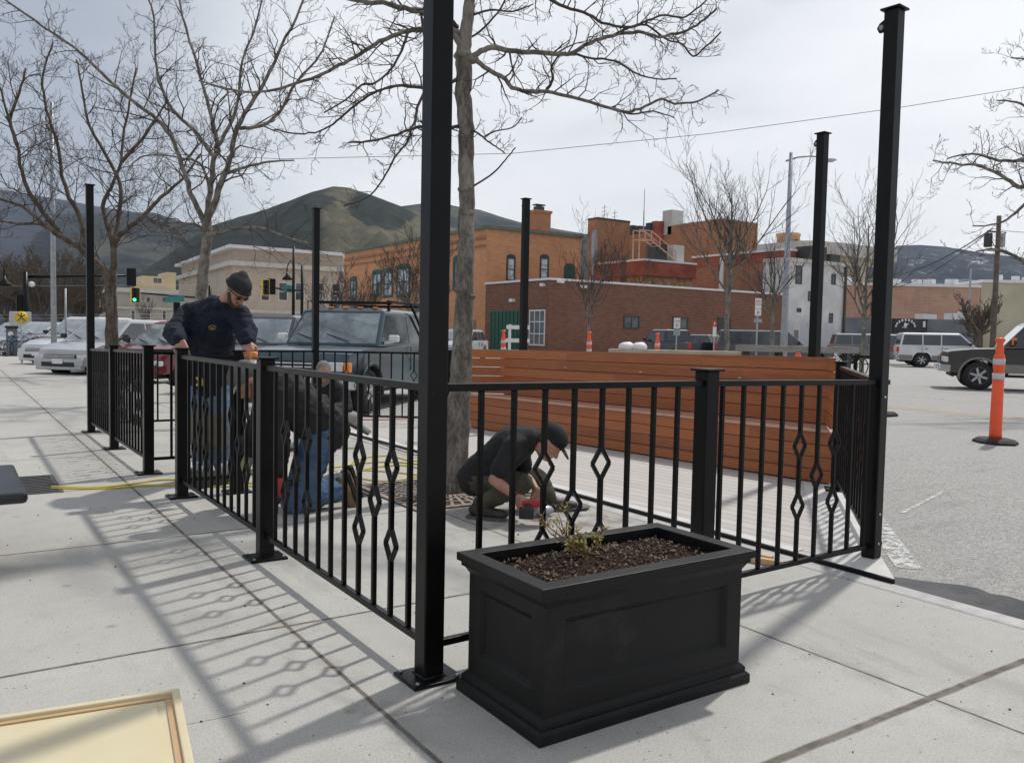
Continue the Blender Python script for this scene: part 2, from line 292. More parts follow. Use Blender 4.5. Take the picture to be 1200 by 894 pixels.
# ---------------------------------------------------------------- mesh helpers
class MB:
    def __init__(s): s.v = []; s.f = []; s.sm = []
    def add(s, vs, fs, smooth=False):
        o = len(s.v); s.v += [Vector(q) for q in vs]; s.f += [tuple(i+o for i in f) for f in fs]; s.sm += [smooth]*len(fs); return s
    def box(s, c, d, rz=0, bev=0):
        c = Vector(c); x, y, z = d[0]/2, d[1]/2, d[2]/2; R = Matrix.Rotation(rz, 3, 'Z')
        if bev:
            bm = bmesh.new(); bmesh.ops.create_cube(bm, size=1)
            for q in bm.verts: q.co = Vector((q.co.x*d[0], q.co.y*d[1], q.co.z*d[2]))
            bmesh.ops.bevel(bm, geom=list(bm.edges), offset=bev, segments=2, affect='EDGES', profile=.5)
            bm.verts.index_update(); s.add([c+R@q.co for q in bm.verts], [[q.index for q in f.verts] for f in bm.faces]); bm.free(); return s
        vs = [c+R@Vector((a*x, b*y, e*z)) for a in (-1, 1) for b in (-1, 1) for e in (-1, 1)]
        return s.add(vs, [(0, 1, 3, 2), (4, 6, 7, 5), (0, 4, 5, 1), (2, 3, 7, 6), (0, 2, 6, 4), (1, 5, 7, 3)])
    def beam(s, a, b, w, h, up=(0, 0, 1)):
        a = Vector(a); b = Vector(b); d = (b-a).normalized(); up = Vector(up)
        if abs(d.dot(up)) > .98: up = Vector((1, 0, 0))
        x = d.cross(up).normalized(); y = x.cross(d)
        vs = []
        for p in (a, b):
            for i, j in ((-1, -1), (1, -1), (1, 1), (-1, 1)): vs.append(p+x*(w/2*i)+y*(h/2*j))
        return s.add(vs, [(0, 1, 2, 3), (7, 6, 5, 4), (0, 4, 5, 1), (1, 5, 6, 2), (2, 6, 7, 3), (3, 7, 4, 0)])
    def tube(s, pts, rad, n=8, caps=True, smooth=True):
        pts = [Vector(p) for p in pts]
        if isinstance(rad, (int, float)): rad = [rad]*len(pts)
        vs = []; t0 = (pts[1]-pts[0]).normalized(); a = t0.orthogonal().normalized()
        for i, p in enumerate(pts):
            t = (pts[min(i+1, len(pts)-1)]-pts[max(i-1, 0)])
            t = t.normalized() if t.length > 1e-9 else t0
            a = (a-t*a.dot(t)); a = a.normalized() if a.length > 1e-6 else t.orthogonal().normalized(); b = t.cross(a)
            for k in range(n):
                q = 2*math.pi*k/n; vs.append(p+(a*math.cos(q)+b*math.sin(q))*rad[i])
        fs = []
        for i in range(len(pts)-1):
            for k in range(n): fs.append((i*n+k, i*n+(k+1) % n, (i+1)*n+(k+1) % n, (i+1)*n+k))
        if caps: fs.append(tuple(range(n-1, -1, -1))); fs.append(tuple((len(pts)-1)*n+k for k in range(n)))
        return s.add(vs, fs, smooth)
    def lathe(s, prof, c=(0, 0, 0), n=24, axis='Z', smooth=True):
        c = Vector(c); vs = []
        for r, z in prof:
            for k in range(n):
                q = 2*math.pi*k/n; p = Vector((r*math.cos(q), r*math.sin(q), z))
                if axis == 'Y': p = Vector((p.x, p.z, p.y))
                if axis == 'X': p = Vector((p.z, p.x, p.y))
                vs.append(c+p)
        fs = []
        for i in range(len(prof)-1):
            for k in range(n): fs.append((i*n+k, i*n+(k+1) % n, (i+1)*n+(k+1) % n, (i+1)*n+k))
        fs.append(tuple(range(n-1, -1, -1))); fs.append(tuple((len(prof)-1)*n+k for k in range(n)))
        return s.add(vs, fs, smooth)
    def prism(s, poly, z0, z1, fn=None):
        """poly of (x,y), extruded z0..z1; fn maps (x,y,z)->Vector"""
        n = len(poly); fn = fn or (lambda x, y, z: Vector((x, y, z)))
        vs = [fn(x, y, z0) for x, y in poly]+[fn(x, y, z1) for x, y in poly]
        return s.add(vs, [tuple(range(n-1, -1, -1)), tuple(range(n, 2*n))]+[(i, (i+1) % n, n+(i+1) % n, n+i) for i in range(n)])
    def quad(s, a, b, c, d): return s.add([a, b, c, d], [(0, 1, 2, 3)])
    def ell(s, c, r, rot=None, n=12):
        c = Vector(c); vs = []; m_ = n//2+1
        rot = rot or Matrix.Identity(3)
        for i in range(1, m_):
            t = math.pi*i/m_
            for k in range(n):
                q = 2*math.pi*k/n; vs.append(c+rot@Vector((r[0]*math.sin(t)*math.cos(q), r[1]*math.sin(t)*math.sin(q), r[2]*math.cos(t))))
        vs += [c+rot@Vector((0, 0, r[2])), c-rot@Vector((0, 0, r[2]))]; a = len(vs)-2; fs = []
        for i in range(m_-2):
            for k in range(n): fs.append((i*n+(k+1) % n, i*n+k, (i+1)*n+k, (i+1)*n+(k+1) % n))
        for k in range(n): fs.append((a, k, (k+1) % n)); fs.append((a+1, (m_-2)*n+(k+1) % n, (m_-2)*n+k))
        return s.add(vs, fs, True)
    def build(s, name, material, parent=None, local=False, loc=None, fixn=True, bevel=0):
        me = bpy.data.meshes.new(name)
        off = Vector(loc) if loc is not None else Vector((0, 0, 0))
        me.from_pydata([tuple(q-off) for q in s.v], [], s.f)
        me.polygons.foreach_set('use_smooth', s.sm)
        if fixn:
            bm = bmesh.new(); bm.from_mesh(me); bmesh.ops.recalc_face_normals(bm, faces=bm.faces); bm.to_mesh(me); bm.free()
        me.materials.append(material); me.update()
        o = bpy.data.objects.new(name, me); COL.objects.link(o); o.location = off
        if bevel:
            bv = o.modifiers.new('bevel', 'BEVEL'); bv.width = bevel; bv.segments = 2; bv.limit_method = 'ANGLE'; bv.angle_limit = R_(35)
        if parent is not None: put(o, parent, local)
        return o
def world_of(o):
    mw = Matrix.LocRotScale(o.location, o.rotation_euler, o.scale)
    return mw if o.parent is None else world_of(o.parent) @ o.matrix_parent_inverse @ mw
def put(o, parent, local=False):
    o.parent = parent
    if not local: o.matrix_parent_inverse = world_of(parent).inverted()
def tag(o, label=None, cat=None, group=None, kind=None):
    if label: o['label'] = label
    if cat: o['category'] = cat
    if group: o['group'] = group
    if kind: o['kind'] = kind
    return o
def thing(name, label, cat, loc=(0, 0, 0), rz=0, group=None):
    o = bpy.data.objects.new(name, None); COL.objects.link(o); o.location = Vector(loc); o.rotation_euler = (0, 0, rz); o.empty_display_size = .1
    return tag(o, label, cat, group)
KIDS = {}
def copy_tree(o, parent=None):
    c = o.copy(); COL.objects.link(c)
    if parent is not None: c.parent = parent; c.matrix_parent_inverse = o.matrix_parent_inverse.copy()
    for ch in [q for q in list(COL.objects) if q.parent == o]: copy_tree(ch, c)
    return c
def struct(name, mb, material, **k):
    return tag(mb.build(name, material, **k), kind='structure')
random.seed(7)
# ================================================================ GROUND
def ray(px, py): return FW + RT*((px-600)/FPX) + UP*((447-py)/FPX)
def onX(px, py, X): d = ray(px, py); return CP+d*(X/d.x)
def onY(px, py, Y): d = ray(px, py); return CP+d*(Y/d.y)
mb = MB(); xs = [-4000, 4.1, 4.34, 5.25, 7.5, 10, 16, 40, 120, 5000]; zs = [-.14, -.14, -.132, -.128, -.06, -.0, .0, .0, .0, 0]; ys = [-4000, -40, 0, 3, 6, 10, 20, 60, 200, 6000]
vs = [(x, y, z) for x, z in zip(xs, zs) for y in ys]; n = len(ys)
mb.add(vs, [(i*n+j, (i+1)*n+j, (i+1)*n+j+1, i*n+j+1) for i in range(len(xs)-1) for j in range(n-1)])
struct('road', mb, M_ASPH)
mb = MB(); mb.box((-1.92, 12, -.1), (12.18, 80, .2)); struct('sidewalk', mb, M_SIDE)
M_CURB = mat('curb_concrete', (.42, .41, .39), (.56, .55, .53), rough=.88, scale=9, bump=.3, bscale=120)
mb = MB(); mb.box((4.255, 12, -.098), (.15, 80, .2)); mb.box((4.0, -27.9, -.1), (.6, .2, .2)) if 0 else None; struct('curb', mb, M_CURB, bevel=.015)
# gutter puddle
def puddle_mat():
    g = G_('shallow_gutter_water'); n1 = g.noise(3, 4)
    g.done(g.mix(g.rng(n1, .4, .6), (.040, .040, .043), (.085, .082, .078)), g.rng(n1, .3, .7, .08, .30, False), g.bump(g.noise(60, 3), .10, .006), .25); g.b.inputs['IOR'].default_value = 1.2
    return g.M
mb = MB(); rnd = random.Random(3); top = []
for i in range(60):
    y = 3.0-i*.09; w = .52+.24*min(1, i/5)*(1+.10*math.sin(i*.5)+.08*math.sin(i*1.7)) + rnd.uniform(-.03, .03); top.append((4.335+w, y))
poly = [(4.332, 3.05)]+top+[(4.332, -2.6)]
mb.prism(poly, -.1275, -.1235); tag(mb.build('puddle', puddle_mat()), kind='structure')
# gutter grit line
# worn paint
def paint_mat(name, c):
    g = G_(name); n1 = g.noise(14, 5, .8); n2 = g.noise(70, 3, .7)
    w = g.rng(g.m('ADD', n1, g.m('MULTIPLY', g.m('SUBTRACT', n2, .5), .7)), .40, .56)
    g.done(c, .85); g.l(w, g.b.inputs['Alpha']); return g.M
M_PW = paint_mat('worn_white_road_paint', (.66, .66, .64)); M_PY = paint_mat('worn_yellow_road_paint', (.60, .45, .18))
def zroad(x):
    for i in range(len(xs)-1):
        if xs[i] <= x <= xs[i+1]: return zs[i]+(zs[i+1]-zs[i])*(x-xs[i])/(xs[i+1]-xs[i])
def strip(pts, w, m, name):
    mb = MB(); P = []
    for k in range(len(pts)-1):
        a, b = Vector(pts[k]), Vector(pts[k+1])
        for q in range(12): P.append(a.lerp(b, q/12))
    P.append(Vector(pts[-1])); d = (P[-1]-P[0]).normalized(); nrm = Vector((-d.y, d.x))*w/2; vs = []
    for p in P:
        for s_ in (1, -1):
            q = p+nrm*s_; vs.append((q.x, q.y, zroad(q.x)+.005))
    mb.add(vs, [(2*i, 2*i+1, 2*i+3, 2*i+2) for i in range(len(P)-1)]); return struct(name, mb, m)
strip([(5.15, 3.02), (6.05, 3.82), (7.3, 4.95)], .16, M_PW, 'stall_line')
strip([(6.6, 3.95), (8.0, 4.3)], .035, M_PW, 'stall_line')
strip([(16.0, -25), (16.0, 70)], .12, M_PY, 'centre_line'); strip([(16.35, -25), (16.35, 70)], .12, M_PY, 'centre_line')
strip([(22.9, -20), (22.9, 13.9)], .14, M_PY, 'lane_line')
# dark patch / grate in the sidewalk at left (utility cover)
mb = MB(); mb.box((.50, 8.02, .003), (.50, .92, .006)); 
for i in range(11): mb.box((.50, 7.62+i*.08, .009), (.44, .02, .006))
tag(mb.build('utility_cover', mat('dark_cast_iron', (.05, .05, .05), (.09, .088, .085), rough=.7, scale=20)), 'dark square metal cover set into the sidewalk beside the black tabletop', 'utility cover')

# ---------------------------------------------------------------- deck
def zd(y): return .022-.010*max(0, y-4.7)*0
deck = thing('parklet_deck', 'pale grey plank deck of the parklet inside the black railing, laid over the gutter', 'deck', (5.5, 7, 0))
poly = [(4.335, 2.62), (7.0, 4.90), (7.16, 5.08), (6.56, 10.05), (6.2, 10.62), (4.335, 12.2)]
mb = MB(); mb.prism(poly, -.02, .022); mb.build('deck_boards', M_DECK, deck)
mb = MB(); mb.prism([(x-.0 if x > 4.4 else x+.012, y) for x, y in poly], -.118, -.021); mb.build('frame', mat('dark_deck_frame', (.02, .02, .02), (.05, .05, .045), rough=.7), deck)
M_DB = mat('pale_border_board', (.56, .545, .52), (.66, .645, .62), rough=.75, scale=5, stretch=(1, 1, 1))
d = Vector((.76, .65, 0)).normalized(); nrm = Vector((-d.y, d.x, 0))
a = Vector((4.335, 2.62, 0))
mb = MB(); 
A0 = a; A1 = a+d*3.45; w = .30
mb.add([A0+Vector((0, 0, .0235)), A1+Vector((0, 0, .0235)), A1+nrm*w+Vector((0, 0, .0235)), Vector((4.335, A0.y+w/ d.x, .0235))], [(0, 1, 2, 3)])
mb.box((4.39, 7.6, .0255), (.10, 8.6, .003)); mb.build('border_board', M_DB, deck)
mb = MB(); mb.box((4.322, 7.39, -.005), (.022, 9.54, .064)); mb.build('edge_trim', M_BLACK, deck)

# ---------------------------------------------------------------- bench
P0 = Vector((6.66, 4.72, 0)); P1 = Vector((6.07, 10.22, 0)); bd = (P1-P0).normalized(); bn = Vector((bd.y, -bd.x, 0))
B0 = P0+Vector((.42, .36, 0)); B1 = P1+Vector((.39, -.34, 0))
bench = thing('parklet_bench', 'long reddish brown hardwood bench with a high plank back on the deck', 'bench', tuple(P0.lerp(P1, .5)))
def slabs(mb, a, b, z0, z1, n, th=.03, gap=.007, out=None, fall=.0):
    """n horizontal planks between ground points a-b"""
    out = out or bn; h = (z1-z0)/n
    for i in range(n):
        lo = z0+i*h+gap/2; hi = z0+(i+1)*h-gap/2; vs = []
        for p in (a, b):
            f = -fall*((p-P0).dot(bd)); s_ = (z0-.03)/.5 if 0 else 1
            for o_ in (0, th):
                for z in (lo, hi): q = p+out*o_; vs.append((q.x, q.y, z+f*(z/1.18)))
        mb.add(vs, [(0, 1, 3, 2), (4, 6, 7, 5), (0, 4, 5, 1), (2, 3, 7, 6), (0, 2, 6, 4), (1, 5, 7, 3)])
FALL = .0105
mb = MB(); slabs(mb, P0, P1, .035, .495, 4, fall=FALL); mb.build('front_panel', M_WOOD, bench)
mb = MB(); slabs(mb, B0, B1, .53, 1.185, 5, fall=FALL); mb.build('backrest', M_WOOD, bench)
mb = MB(); slabs(mb, B0+bn*.034, B1+bn*.034, .50, 1.15, 1, th=.012, fall=FALL); mb.build('gap_blocker', mat('black_gap_blocker', (.02, .015, .012), (.03, .025, .02), rough=.9), bench)  # added black sheet, keeps light from showing through the backrest gaps
for P, B in ((P0, B0), (P1, B1)):
    o_ = Vector((B.y-P.y, -(B.x-P.x), 0)).normalized(); o_ = o_ if (o_.dot(P-(P0+P1)/2) > 0) else -o_
    mb = MB(); slabs(mb, P, B+(B-P).normalized()*.03, .53, 1.185, 5, out=o_, fall=FALL); mb.build('end_panel', M_WOOD, bench)
    mb = MB(); slabs(mb, P, B, .035, .495, 4, out=o_, fall=FALL); mb.build('end_panel', M_WOOD, bench)
M_SEAT = mat('sky_sheen_hardwood_seat', (.52, .30, .22), (.64, .40, .30), rough=.22, scale=8, stretch=(1, .15, 1))  # hardwood paled: the glossy sky sheen on the seat is painted into its colour
mb = MB()
for i in range(3):
    t0, t1 = i/3+.008, (i+1)/3-.008; e0 = P0.lerp(B0, t0); e1 = P1.lerp(B1, t0); e2 = P1.lerp(B1, t1); e3 = P0.lerp(B0, t1)
    if i == 0: e0 = e0-bn*.02; e1 = e1-bn*.02
    z = lambda p, h: h-FALL*((p-P0).dot(bd))*(h/1.18)
    vs = [(p.x, p.y, z(p, .498)) for p in (e0, e1, e2, e3)]+[(p.x, p.y, z(p, .525)) for p in (e0, e1, e2, e3)]
    mb.add(vs, [(3, 2, 1, 0), (4, 5, 6, 7), (0, 1, 5, 4), (1, 2, 6, 5), (2, 3, 7, 6), (3, 0, 4, 7)])
mb.build('seat', M_SEAT, bench)
mb = MB()
for k in range(8):
    p = (B0+bn*.05).lerp(B1+bn*.05, (k+.3)/7.6); mb.box((p.x, p.y, .56), (.04, .07, 1.06), rz=-.1)
p = P0.lerp(P1, .5)+bn*.22; mb.box((p.x, p.y, .25), (.34, 5.2, .42), rz=.106)
mb.build('frame', mat('dark_bench_frame', (.03, .028, .026), (.05, .048, .045), rough=.7), bench)
mb = MB(); 
for (fx, zz) in ((.2, .93), (.48, .93), (.74, .93)): p = B0.lerp(B1, fx)-bn*.004; mb.box((p.x, p.y, zz), (.012, .05, .012))
mb.build('screw_tab', M_CHR, bench)

# ================================================================ HILLS
def hill(name, crest, D, material, depth_=.45, amp=.02, seed=0, base_t=1.0, rows=26, sub=5):
    """ridge: crest list of (px,py) at depth D; slopes down towards the viewer to z=0 and behind"""
    P = []
    for k in range(len(crest)-1):
        for q in range(sub): t = q/sub; P.append((crest[k][0]*(1-t)+crest[k+1][0]*t, crest[k][1]*(1-t)+crest[k+1][1]*t))
    P.append(crest[-1]); vs = []; n = rows+4
    for px, py in P:
        top = W(px, py, D); dr = Vector((top.x, top.y, 0)).normalized(); r1 = math.hypot(top.x, top.y); h = top.z
        for j in range(n):
            if j <= rows:
                t = j/rows; r = r1*(1-depth_*(1-t)); prof = t**1.15*(1-.0)+.10*math.sin(t*math.pi)
                z = h*min(prof, 1.0)
                v = Vector((dr.x*r, dr.y*r, 0)); k = 1/(.09*D)
                nn = noise.fractal(v*k*2+Vector((seed, 0, 0)), 1.0, 2.1, 5)
                z += nn*amp*D*.5*(math.sin(t*math.pi)*.9+.06)
                rid = noise.noise(Vector((px*.02+seed, t*1.2, 0)))
                z += rid*amp*D*.5*math.sin(t*math.pi)
            else:
                t = j-rows; r = r1*(1+.15*t); z = h*(1-.3*t)
                v = Vector((dr.x*r, dr.y*r, 0))
            vs.append((v.x, v.y, max(z, -5)))
    mb = MB(); mb.add(vs, [(i*n+j, i*n+j+1, (i+1)*n+j+1, (i+1)*n+j) for i in range(len(P)-1) for j in range(n-1)], True)
    return struct(name, mb, material)
hc = [(150, 330), (200, 296), (249, 264), (280, 254), (313, 245), (340, 235), (365, 225), (391, 218.5), (410, 220), (428, 226), (447, 233), (470, 242), (492, 250), (520, 262), (560, 282), (600, 300), (660, 330), (720, 372)]
hill('hill_near', hc, 1500, hill_mat('dry_grass_hill', (.105, .098, .068), (.155, .142, .098), (.018, .023, .021), (.56, .60), fsc=.0050), amp=.034, seed=11.3)
hc = [(60, 250), (120, 250), (180, 249), (240, 268), (300, 285), (380, 262), (440, 246), (492, 239), (515, 237), (540, 243), (562, 246), (587, 254), (612, 261), (650, 268), (685, 274), (740, 284), (800, 300), (900, 340), (980, 385)]
hill('hill_far', hc, 2600, hill_mat('forest_ridge', (.07, .072, .06), (.10, .10, .08), (.016, .024, .028), (.40, .50), fsc=.0030), amp=.012, seed=4.1)
hc = [(-330, 180), (-200, 190), (-60, 205), (0, 222), (60, 232), (120, 243), (180, 252), (230, 268), (290, 290), (340, 330), (380, 370)]
hill('mountain', hc, 3300, hill_mat('haze_tinted_mountain', (.045, .055, .075), (.06, .072, .095), (.03, .04, .06), (.35, .5), fsc=.0022), amp=.010, seed=7.7)  # blue storm veil painted into the dark forest colours
hc = [(940, 370), (1000, 315), (1030, 294), (1052, 288), (1077, 287), (1106, 289), (1131, 293), (1157, 297), (1200, 302), (1260, 312), (1340, 330), (1500, 380)]
hill('hill_east', hc, 3000, hill_mat('forest_mountain_snow', (.035, .052, .08), (.06, .08, .11), (.010, .020, .036), (.38, .52), snow=.30, fsc=.0026), amp=.014, seed=2.2)

# ================================================================ BUILDINGS
M_BR = brick_mat('brown_brick', (.235, .098, .060), (.155, .064, .042), (.27, .20, .155), sc=1.0, weather=.2)
M_OR = brick_mat('orange_brick', (.66, .32, .165), (.56, .255, .125), (.60, .36, .22), sc=1.3, weather=.22)
M_RD = brick_mat('weathered_red_brick', (.44, .20, .12), (.34, .145, .085), (.42, .27, .19), sc=1.3, weather=.45)
M_BK = brick_mat('dull_orange_brick', (.44, .215, .125), (.36, .165, .09), (.42, .27, .17), sc=1.3, weather=.3)
M_PK = brick_mat('pink_brick', (.55, .33, .24), (.46, .26, .185), (.50, .38, .30), sc=1.3, weather=.35)
M_TAN = mat('tan_limestone', (.50, .41, .32), (.60, .50, .40), rough=.85, scale=.7, bump=.1)
M_TAN2 = mat('pale_cornice_stone', (.55, .52, .46), (.66, .63, .57), rough=.8, scale=2)
M_GST = mat('grey_courthouse_stone', (.38, .35, .30), (.48, .445, .385), rough=.9, scale=.5)
M_CRM = mat('cream_stucco', (.58, .46, .28), (.66, .54, .35), rough=.9, scale=.6)
M_CON = mat('pale_concrete', (.48, .47, .44), (.58, .565, .53), rough=.9, scale=.4)
M_SNOW = mat('white_roof_edge', (.72, .72, .72), (.8, .8, .8), rough=.6, scale=3)
M_COPR = mat('dark_green_coping', (.10, .12, .09), (.16, .18, .14), rough=.6, scale=2)
M_GRN = mat('dark_green_paint', (.008, .07, .045), (.014, .10, .065), rough=.5, scale=3)
M_PEACH = mat('peach_stucco', (.60, .36, .19), (.68, .43, .25), rough=.9, scale=1)
M_REDP = mat('red_painted_parapet', (.27, .06, .04), (.40, .125, .08), rough=.85, scale=.8)
M_OSB = mat('patched_boarding', (.34, .19, .10), (.50, .31, .17), rough=.9, scale=1.5, contrast=(.45, .55))
M_ROOF = mat('dark_roofing', (.06, .06, .06), (.10, .10, .10), rough=.9)
M_GREYW = mat('grey_painted_wall', (.13, .145, .165), (.19, .205, .23), rough=.85, scale=.6)
M_DGW = mat('dark_grey_hoarding', (.035, .037, .04), (.06, .062, .065), rough=.8, scale=1)
M_FRD = mat('dark_window_frame', (.03, .032, .035), (.05, .052, .055), rough=.5)
M_PANE = mat('reflecting_window_pane', (.03, .035, .04), (.10, .115, .13), rough=.08, scale=.9, spec=.9, contrast=(.42, .6))
M_SKYPANE = mat('pane_with_painted_sky', (.30, .36, .42), (.60, .64, .68), rough=.08, scale=2.2, spec=.9, contrast=(.45, .55))  # reflected sky is painted into this pane colour

def window(root, axis, plane, u, zc, w, h, frame=M_FRD, pane=M_PANE, mull=1, hmull=1, arch=0, sill=None, fr=.10):
    """axis 'X': the wall is X=plane and faces -X, u along Y; axis 'Y': wall Y=plane facing -Y, u along X"""
    def P(a, z, o): return Vector((plane-o, a, z)) if axis == 'X' else Vector((a, plane-o, z))
    def bar(mb, u0, u1, z0, z1, o0, o1):
        vs = [P(a, z, o) for a in (u0, u1) for z in (z0, z1) for o in (o0, o1)]
        mb.add(vs, [(0, 1, 3, 2), (4, 6, 7, 5), (0, 4, 5, 1), (2, 3, 7, 6), (0, 2, 6, 4), (1, 5, 7, 3)])
    mb = MB(); u0, u1, z0, z1 = u-w/2, u+w/2, zc-h/2, zc+h/2
    bar(mb, u0, u0+fr, z0, z1, -.04, .05); bar(mb, u1-fr, u1, z0, z1, -.04, .05); bar(mb, u0+fr, u1-fr, z0, z0+fr, -.04, .049); bar(mb, u0+fr, u1-fr, z1-fr, z1, -.04, .049)
    for k in range(1, mull+1): c = u0+w*k/(mull+1); bar(mb, c-fr*.3, c+fr*.3, z0+fr, z1-fr, -.03, .04)
    for k in range(1, hmull+1): c = z0+h*k/(hmull+1); bar(mb, u0+fr, u1-fr, c-fr*.3, c+fr*.3, -.03, .035)
    if arch:
        n = 10; pts = [(u+(w/2)*math.cos(math.pi*k/n), z1+arch*math.sin(math.pi*k/n)) for k in range(n+1)]
        vs = [P(a, z, .05) for a, z in pts]+[P(a, z, -.04) for a, z in pts]; m_ = n+1
        mb.add(vs, [tuple(range(m_)), tuple(range(2*m_-1, m_-1, -1))]+[(i, i+1, m_+i+1, m_+i) for i in range(n)]+[(n, 0, m_, m_+n)])
    f = mb.build('window', frame, root)
    mb = MB(); bar(mb, u0+fr*.8, u1-fr*.8, z0+fr*.8, z1-fr*.8, -.05, .012); mb.build('pane', pane, f)
    if sill: mb = MB(); bar(mb, u0-.1, u1+.1, z0-.16, z0-.002, -.02, .14); mb.build('sill', sill, f)
    return f
def blk(x0, x1, y0, y1, z0, z1): mb = MB(); mb.box(((x0+x1)/2, (y0+y1)/2, (z0+z1)/2), (abs(x1-x0), abs(y1-y0), abs(z1-z0))); return mb
def hz(p, py):
    """height of photo row py above ground point p"""
    lo, hi = -5, 400
    for _ in range(50):
        mm = (lo+hi)/2; v = Vector((p[0], p[1], mm))-CP; y = 447-FPX*v.dot(UP)/v.dot(FW)
        if y > py: lo = mm
        else: hi = mm
    return lo
def uX(px, X, py=380): return onX(px, py, X).y
def uY(px, Y, py=380): return onY(px, py, Y).x
def winX(root, X, px0, px1, py0, py1, **k):
    a, b = uX(px0, X), uX(px1, X); c = (a+b)/2; z1 = hz((X, c), py0); z0 = hz((X, c), py1); return window(root, 'X', X, c, (z0+z1)/2, abs(a-b), z1-z0, **k)
def winY(root, Y, px0, px1, py0, py1, **k):
    a, b = uY(px0, Y), uY(px1, Y); c = (a+b)/2; z1 = hz((c, Y), py0); z0 = hz((c, Y), py1); return window(root, 'Y', Y, c, (z0+z1)/2, abs(a-b), z1-z0, **k)

# brown brick garage -------------------------------------------------------
BX, BY = 38.4, 52.4
xr = uY(917, BY); yl = uX(568.5, BX); zt = hz((BX, BY), 328)
b = thing('brick_garage', 'low brown brick building with small windows and a green door behind the bench', 'building', (BX, BY, 0))
blk(BX, xr, BY, BY+5.2, -.3, zt).build('wall', M_BR, b); blk(BX, BX+14, BY+5.2, yl, -.3, zt-.003).build('wall', M_BR, b)
mb = blk(BX-.12, xr+.05, BY-.12, BY+.3, zt, zt+.16); mb.add(*[(lambda q: (q.v, q.f))(blk(BX-.12, BX+.3, BY+.3, yl, zt, zt+.16))][0]); mb.build('coping', M_SNOW, b)
blk(BX+.3, xr, BY+.3, BY+5.2, zt-.4, zt+.02).build('roof', M_ROOF, b)
winY(b, BY, 730.5, 749, 370, 385.5, frame=M_FRD, pane=M_PANE, mull=1, hmull=0, fr=.14)
winY(b, BY, 787.5, 806, 371.5, 387, frame=M_FRD, pane=M_PANE, mull=1, hmull=0, fr=.14)
winY(b, BY, 840, 856, 372.5, 389, frame=M_FRD, pane=M_FRD, mull=0, hmull=0)
winX(b, BX, 620.5, 639, 363, 405, frame=M_WHITE, pane=M_PANE, mull=2, hmull=2, fr=.10)
a_, c_ = uX(574.5, BX), uX(614, BX); zt2 = hz((BX, (a_+c_)/2), 364.5)
mb = blk(BX-.08, BX-.002, c_, a_, -.2, zt2)
for k in range(9): y = c_+(a_-c_)*(k+.5)/9; mb.box((BX-.10, y, zt2/2), (.04, .06, zt2-.1))
mb.build('door', M_GRN, b)
mb = MB()
for px, py in ((637, 334), (657, 330), (684, 336)): p = onY(px, py, BY-.15) if px > 642 else onX(px, py, BX-.15); mb.box(p, (.75, .25, .22), rz=.4); 
mb.build('floodlight', M_SNOW, b)
p = onX(600, 352, BX-.15); mb = MB(); mb.box(p, (.3, .5, .25)); mb.build('wall_light', M_SNOW, b)
# orange brick ---------------------------------------------------------------
OY = yl+.02; zt = hz((BX, OY), 268)
b = thing('orange_brick_building', 'two storey orange brick building with arched dark windows and a chimney', 'building', (BX, OY, 0))
xr = uY(679, OY); yb = uX(403, BX)
blk(BX, xr, OY, yb, -.3, zt).build('wall', M_OR, b)
mb = blk(BX-.25, xr+.1, OY-.25, OY+.4, zt, zt+.28); q = blk(BX-.25, BX+.4, OY+.4, yb, zt, zt+.28); mb.add(q.v, q.f); mb.build('coping', M_COPR, b)
q = blk(BX-.14, BX, OY+.02, yb, zt-.85, zt-.6); mb = blk(BX-.12, BX, OY+.02, yb, zt-1.5, zt-1.35); mb.add(q.v, q.f); mb.build('brick_band', M_RD, b)
for px in (597, 636): winY(b, OY, px-5, px+5.5, 301.5, 330, frame=M_FRD, pane=M_SKYPANE, mull=0, hmull=1, arch=.25, fr=.16)
winY(b, OY, 659.5, 672, 314.5, 327, frame=M_GRN, pane=M_GRN, mull=0, hmull=0, arch=.45)
for px0, px1, py0, py1 in ((436, 447, 319, 348), (449, 460, 317, 349), (464, 480, 312.5, 348.5), (530, 541, 303, 340), (410, 418, 327, 352)):
    winX(b, BX, px0, px1, py0, py1, frame=M_GRN if px0 < 500 else M_GRN, pane=M_SKYPANE if px0 < 500 else M_PANE, mull=1, hmull=1, arch=.3, fr=.28)
for px in (555,): winX(b, BX, px-9, px+3, 375, 410, frame=M_RD, pane=M_PANE, mull=0, hmull=0)
c_ = onY(632, 270, OY+2.2); mb = MB(); mb.box((c_.x, c_.y, zt+1.0), (1.7, 1.2, 2.4)); mb.box((c_.x, c_.y, zt+2.3), (1.9, 1.4, .25)); ch = mb.build('chimney', M_BK, b)
mb = MB(); mb.box((c_.x-.1, c_.y, zt+2.6), (.8, .6, .4)); mb.box((c_.x-.1, c_.y, zt+2.95), (1.0, .7, .1)); mb.build('chimney_cap', M_FRD, ch)
p = onX(436, 318, BX+6); mb = MB(); mb.box((p.x, uX(432, BX+6), zt+.5), (5, 5, 1.3)); mb.build('roof_hatch', M_SNOW, b)
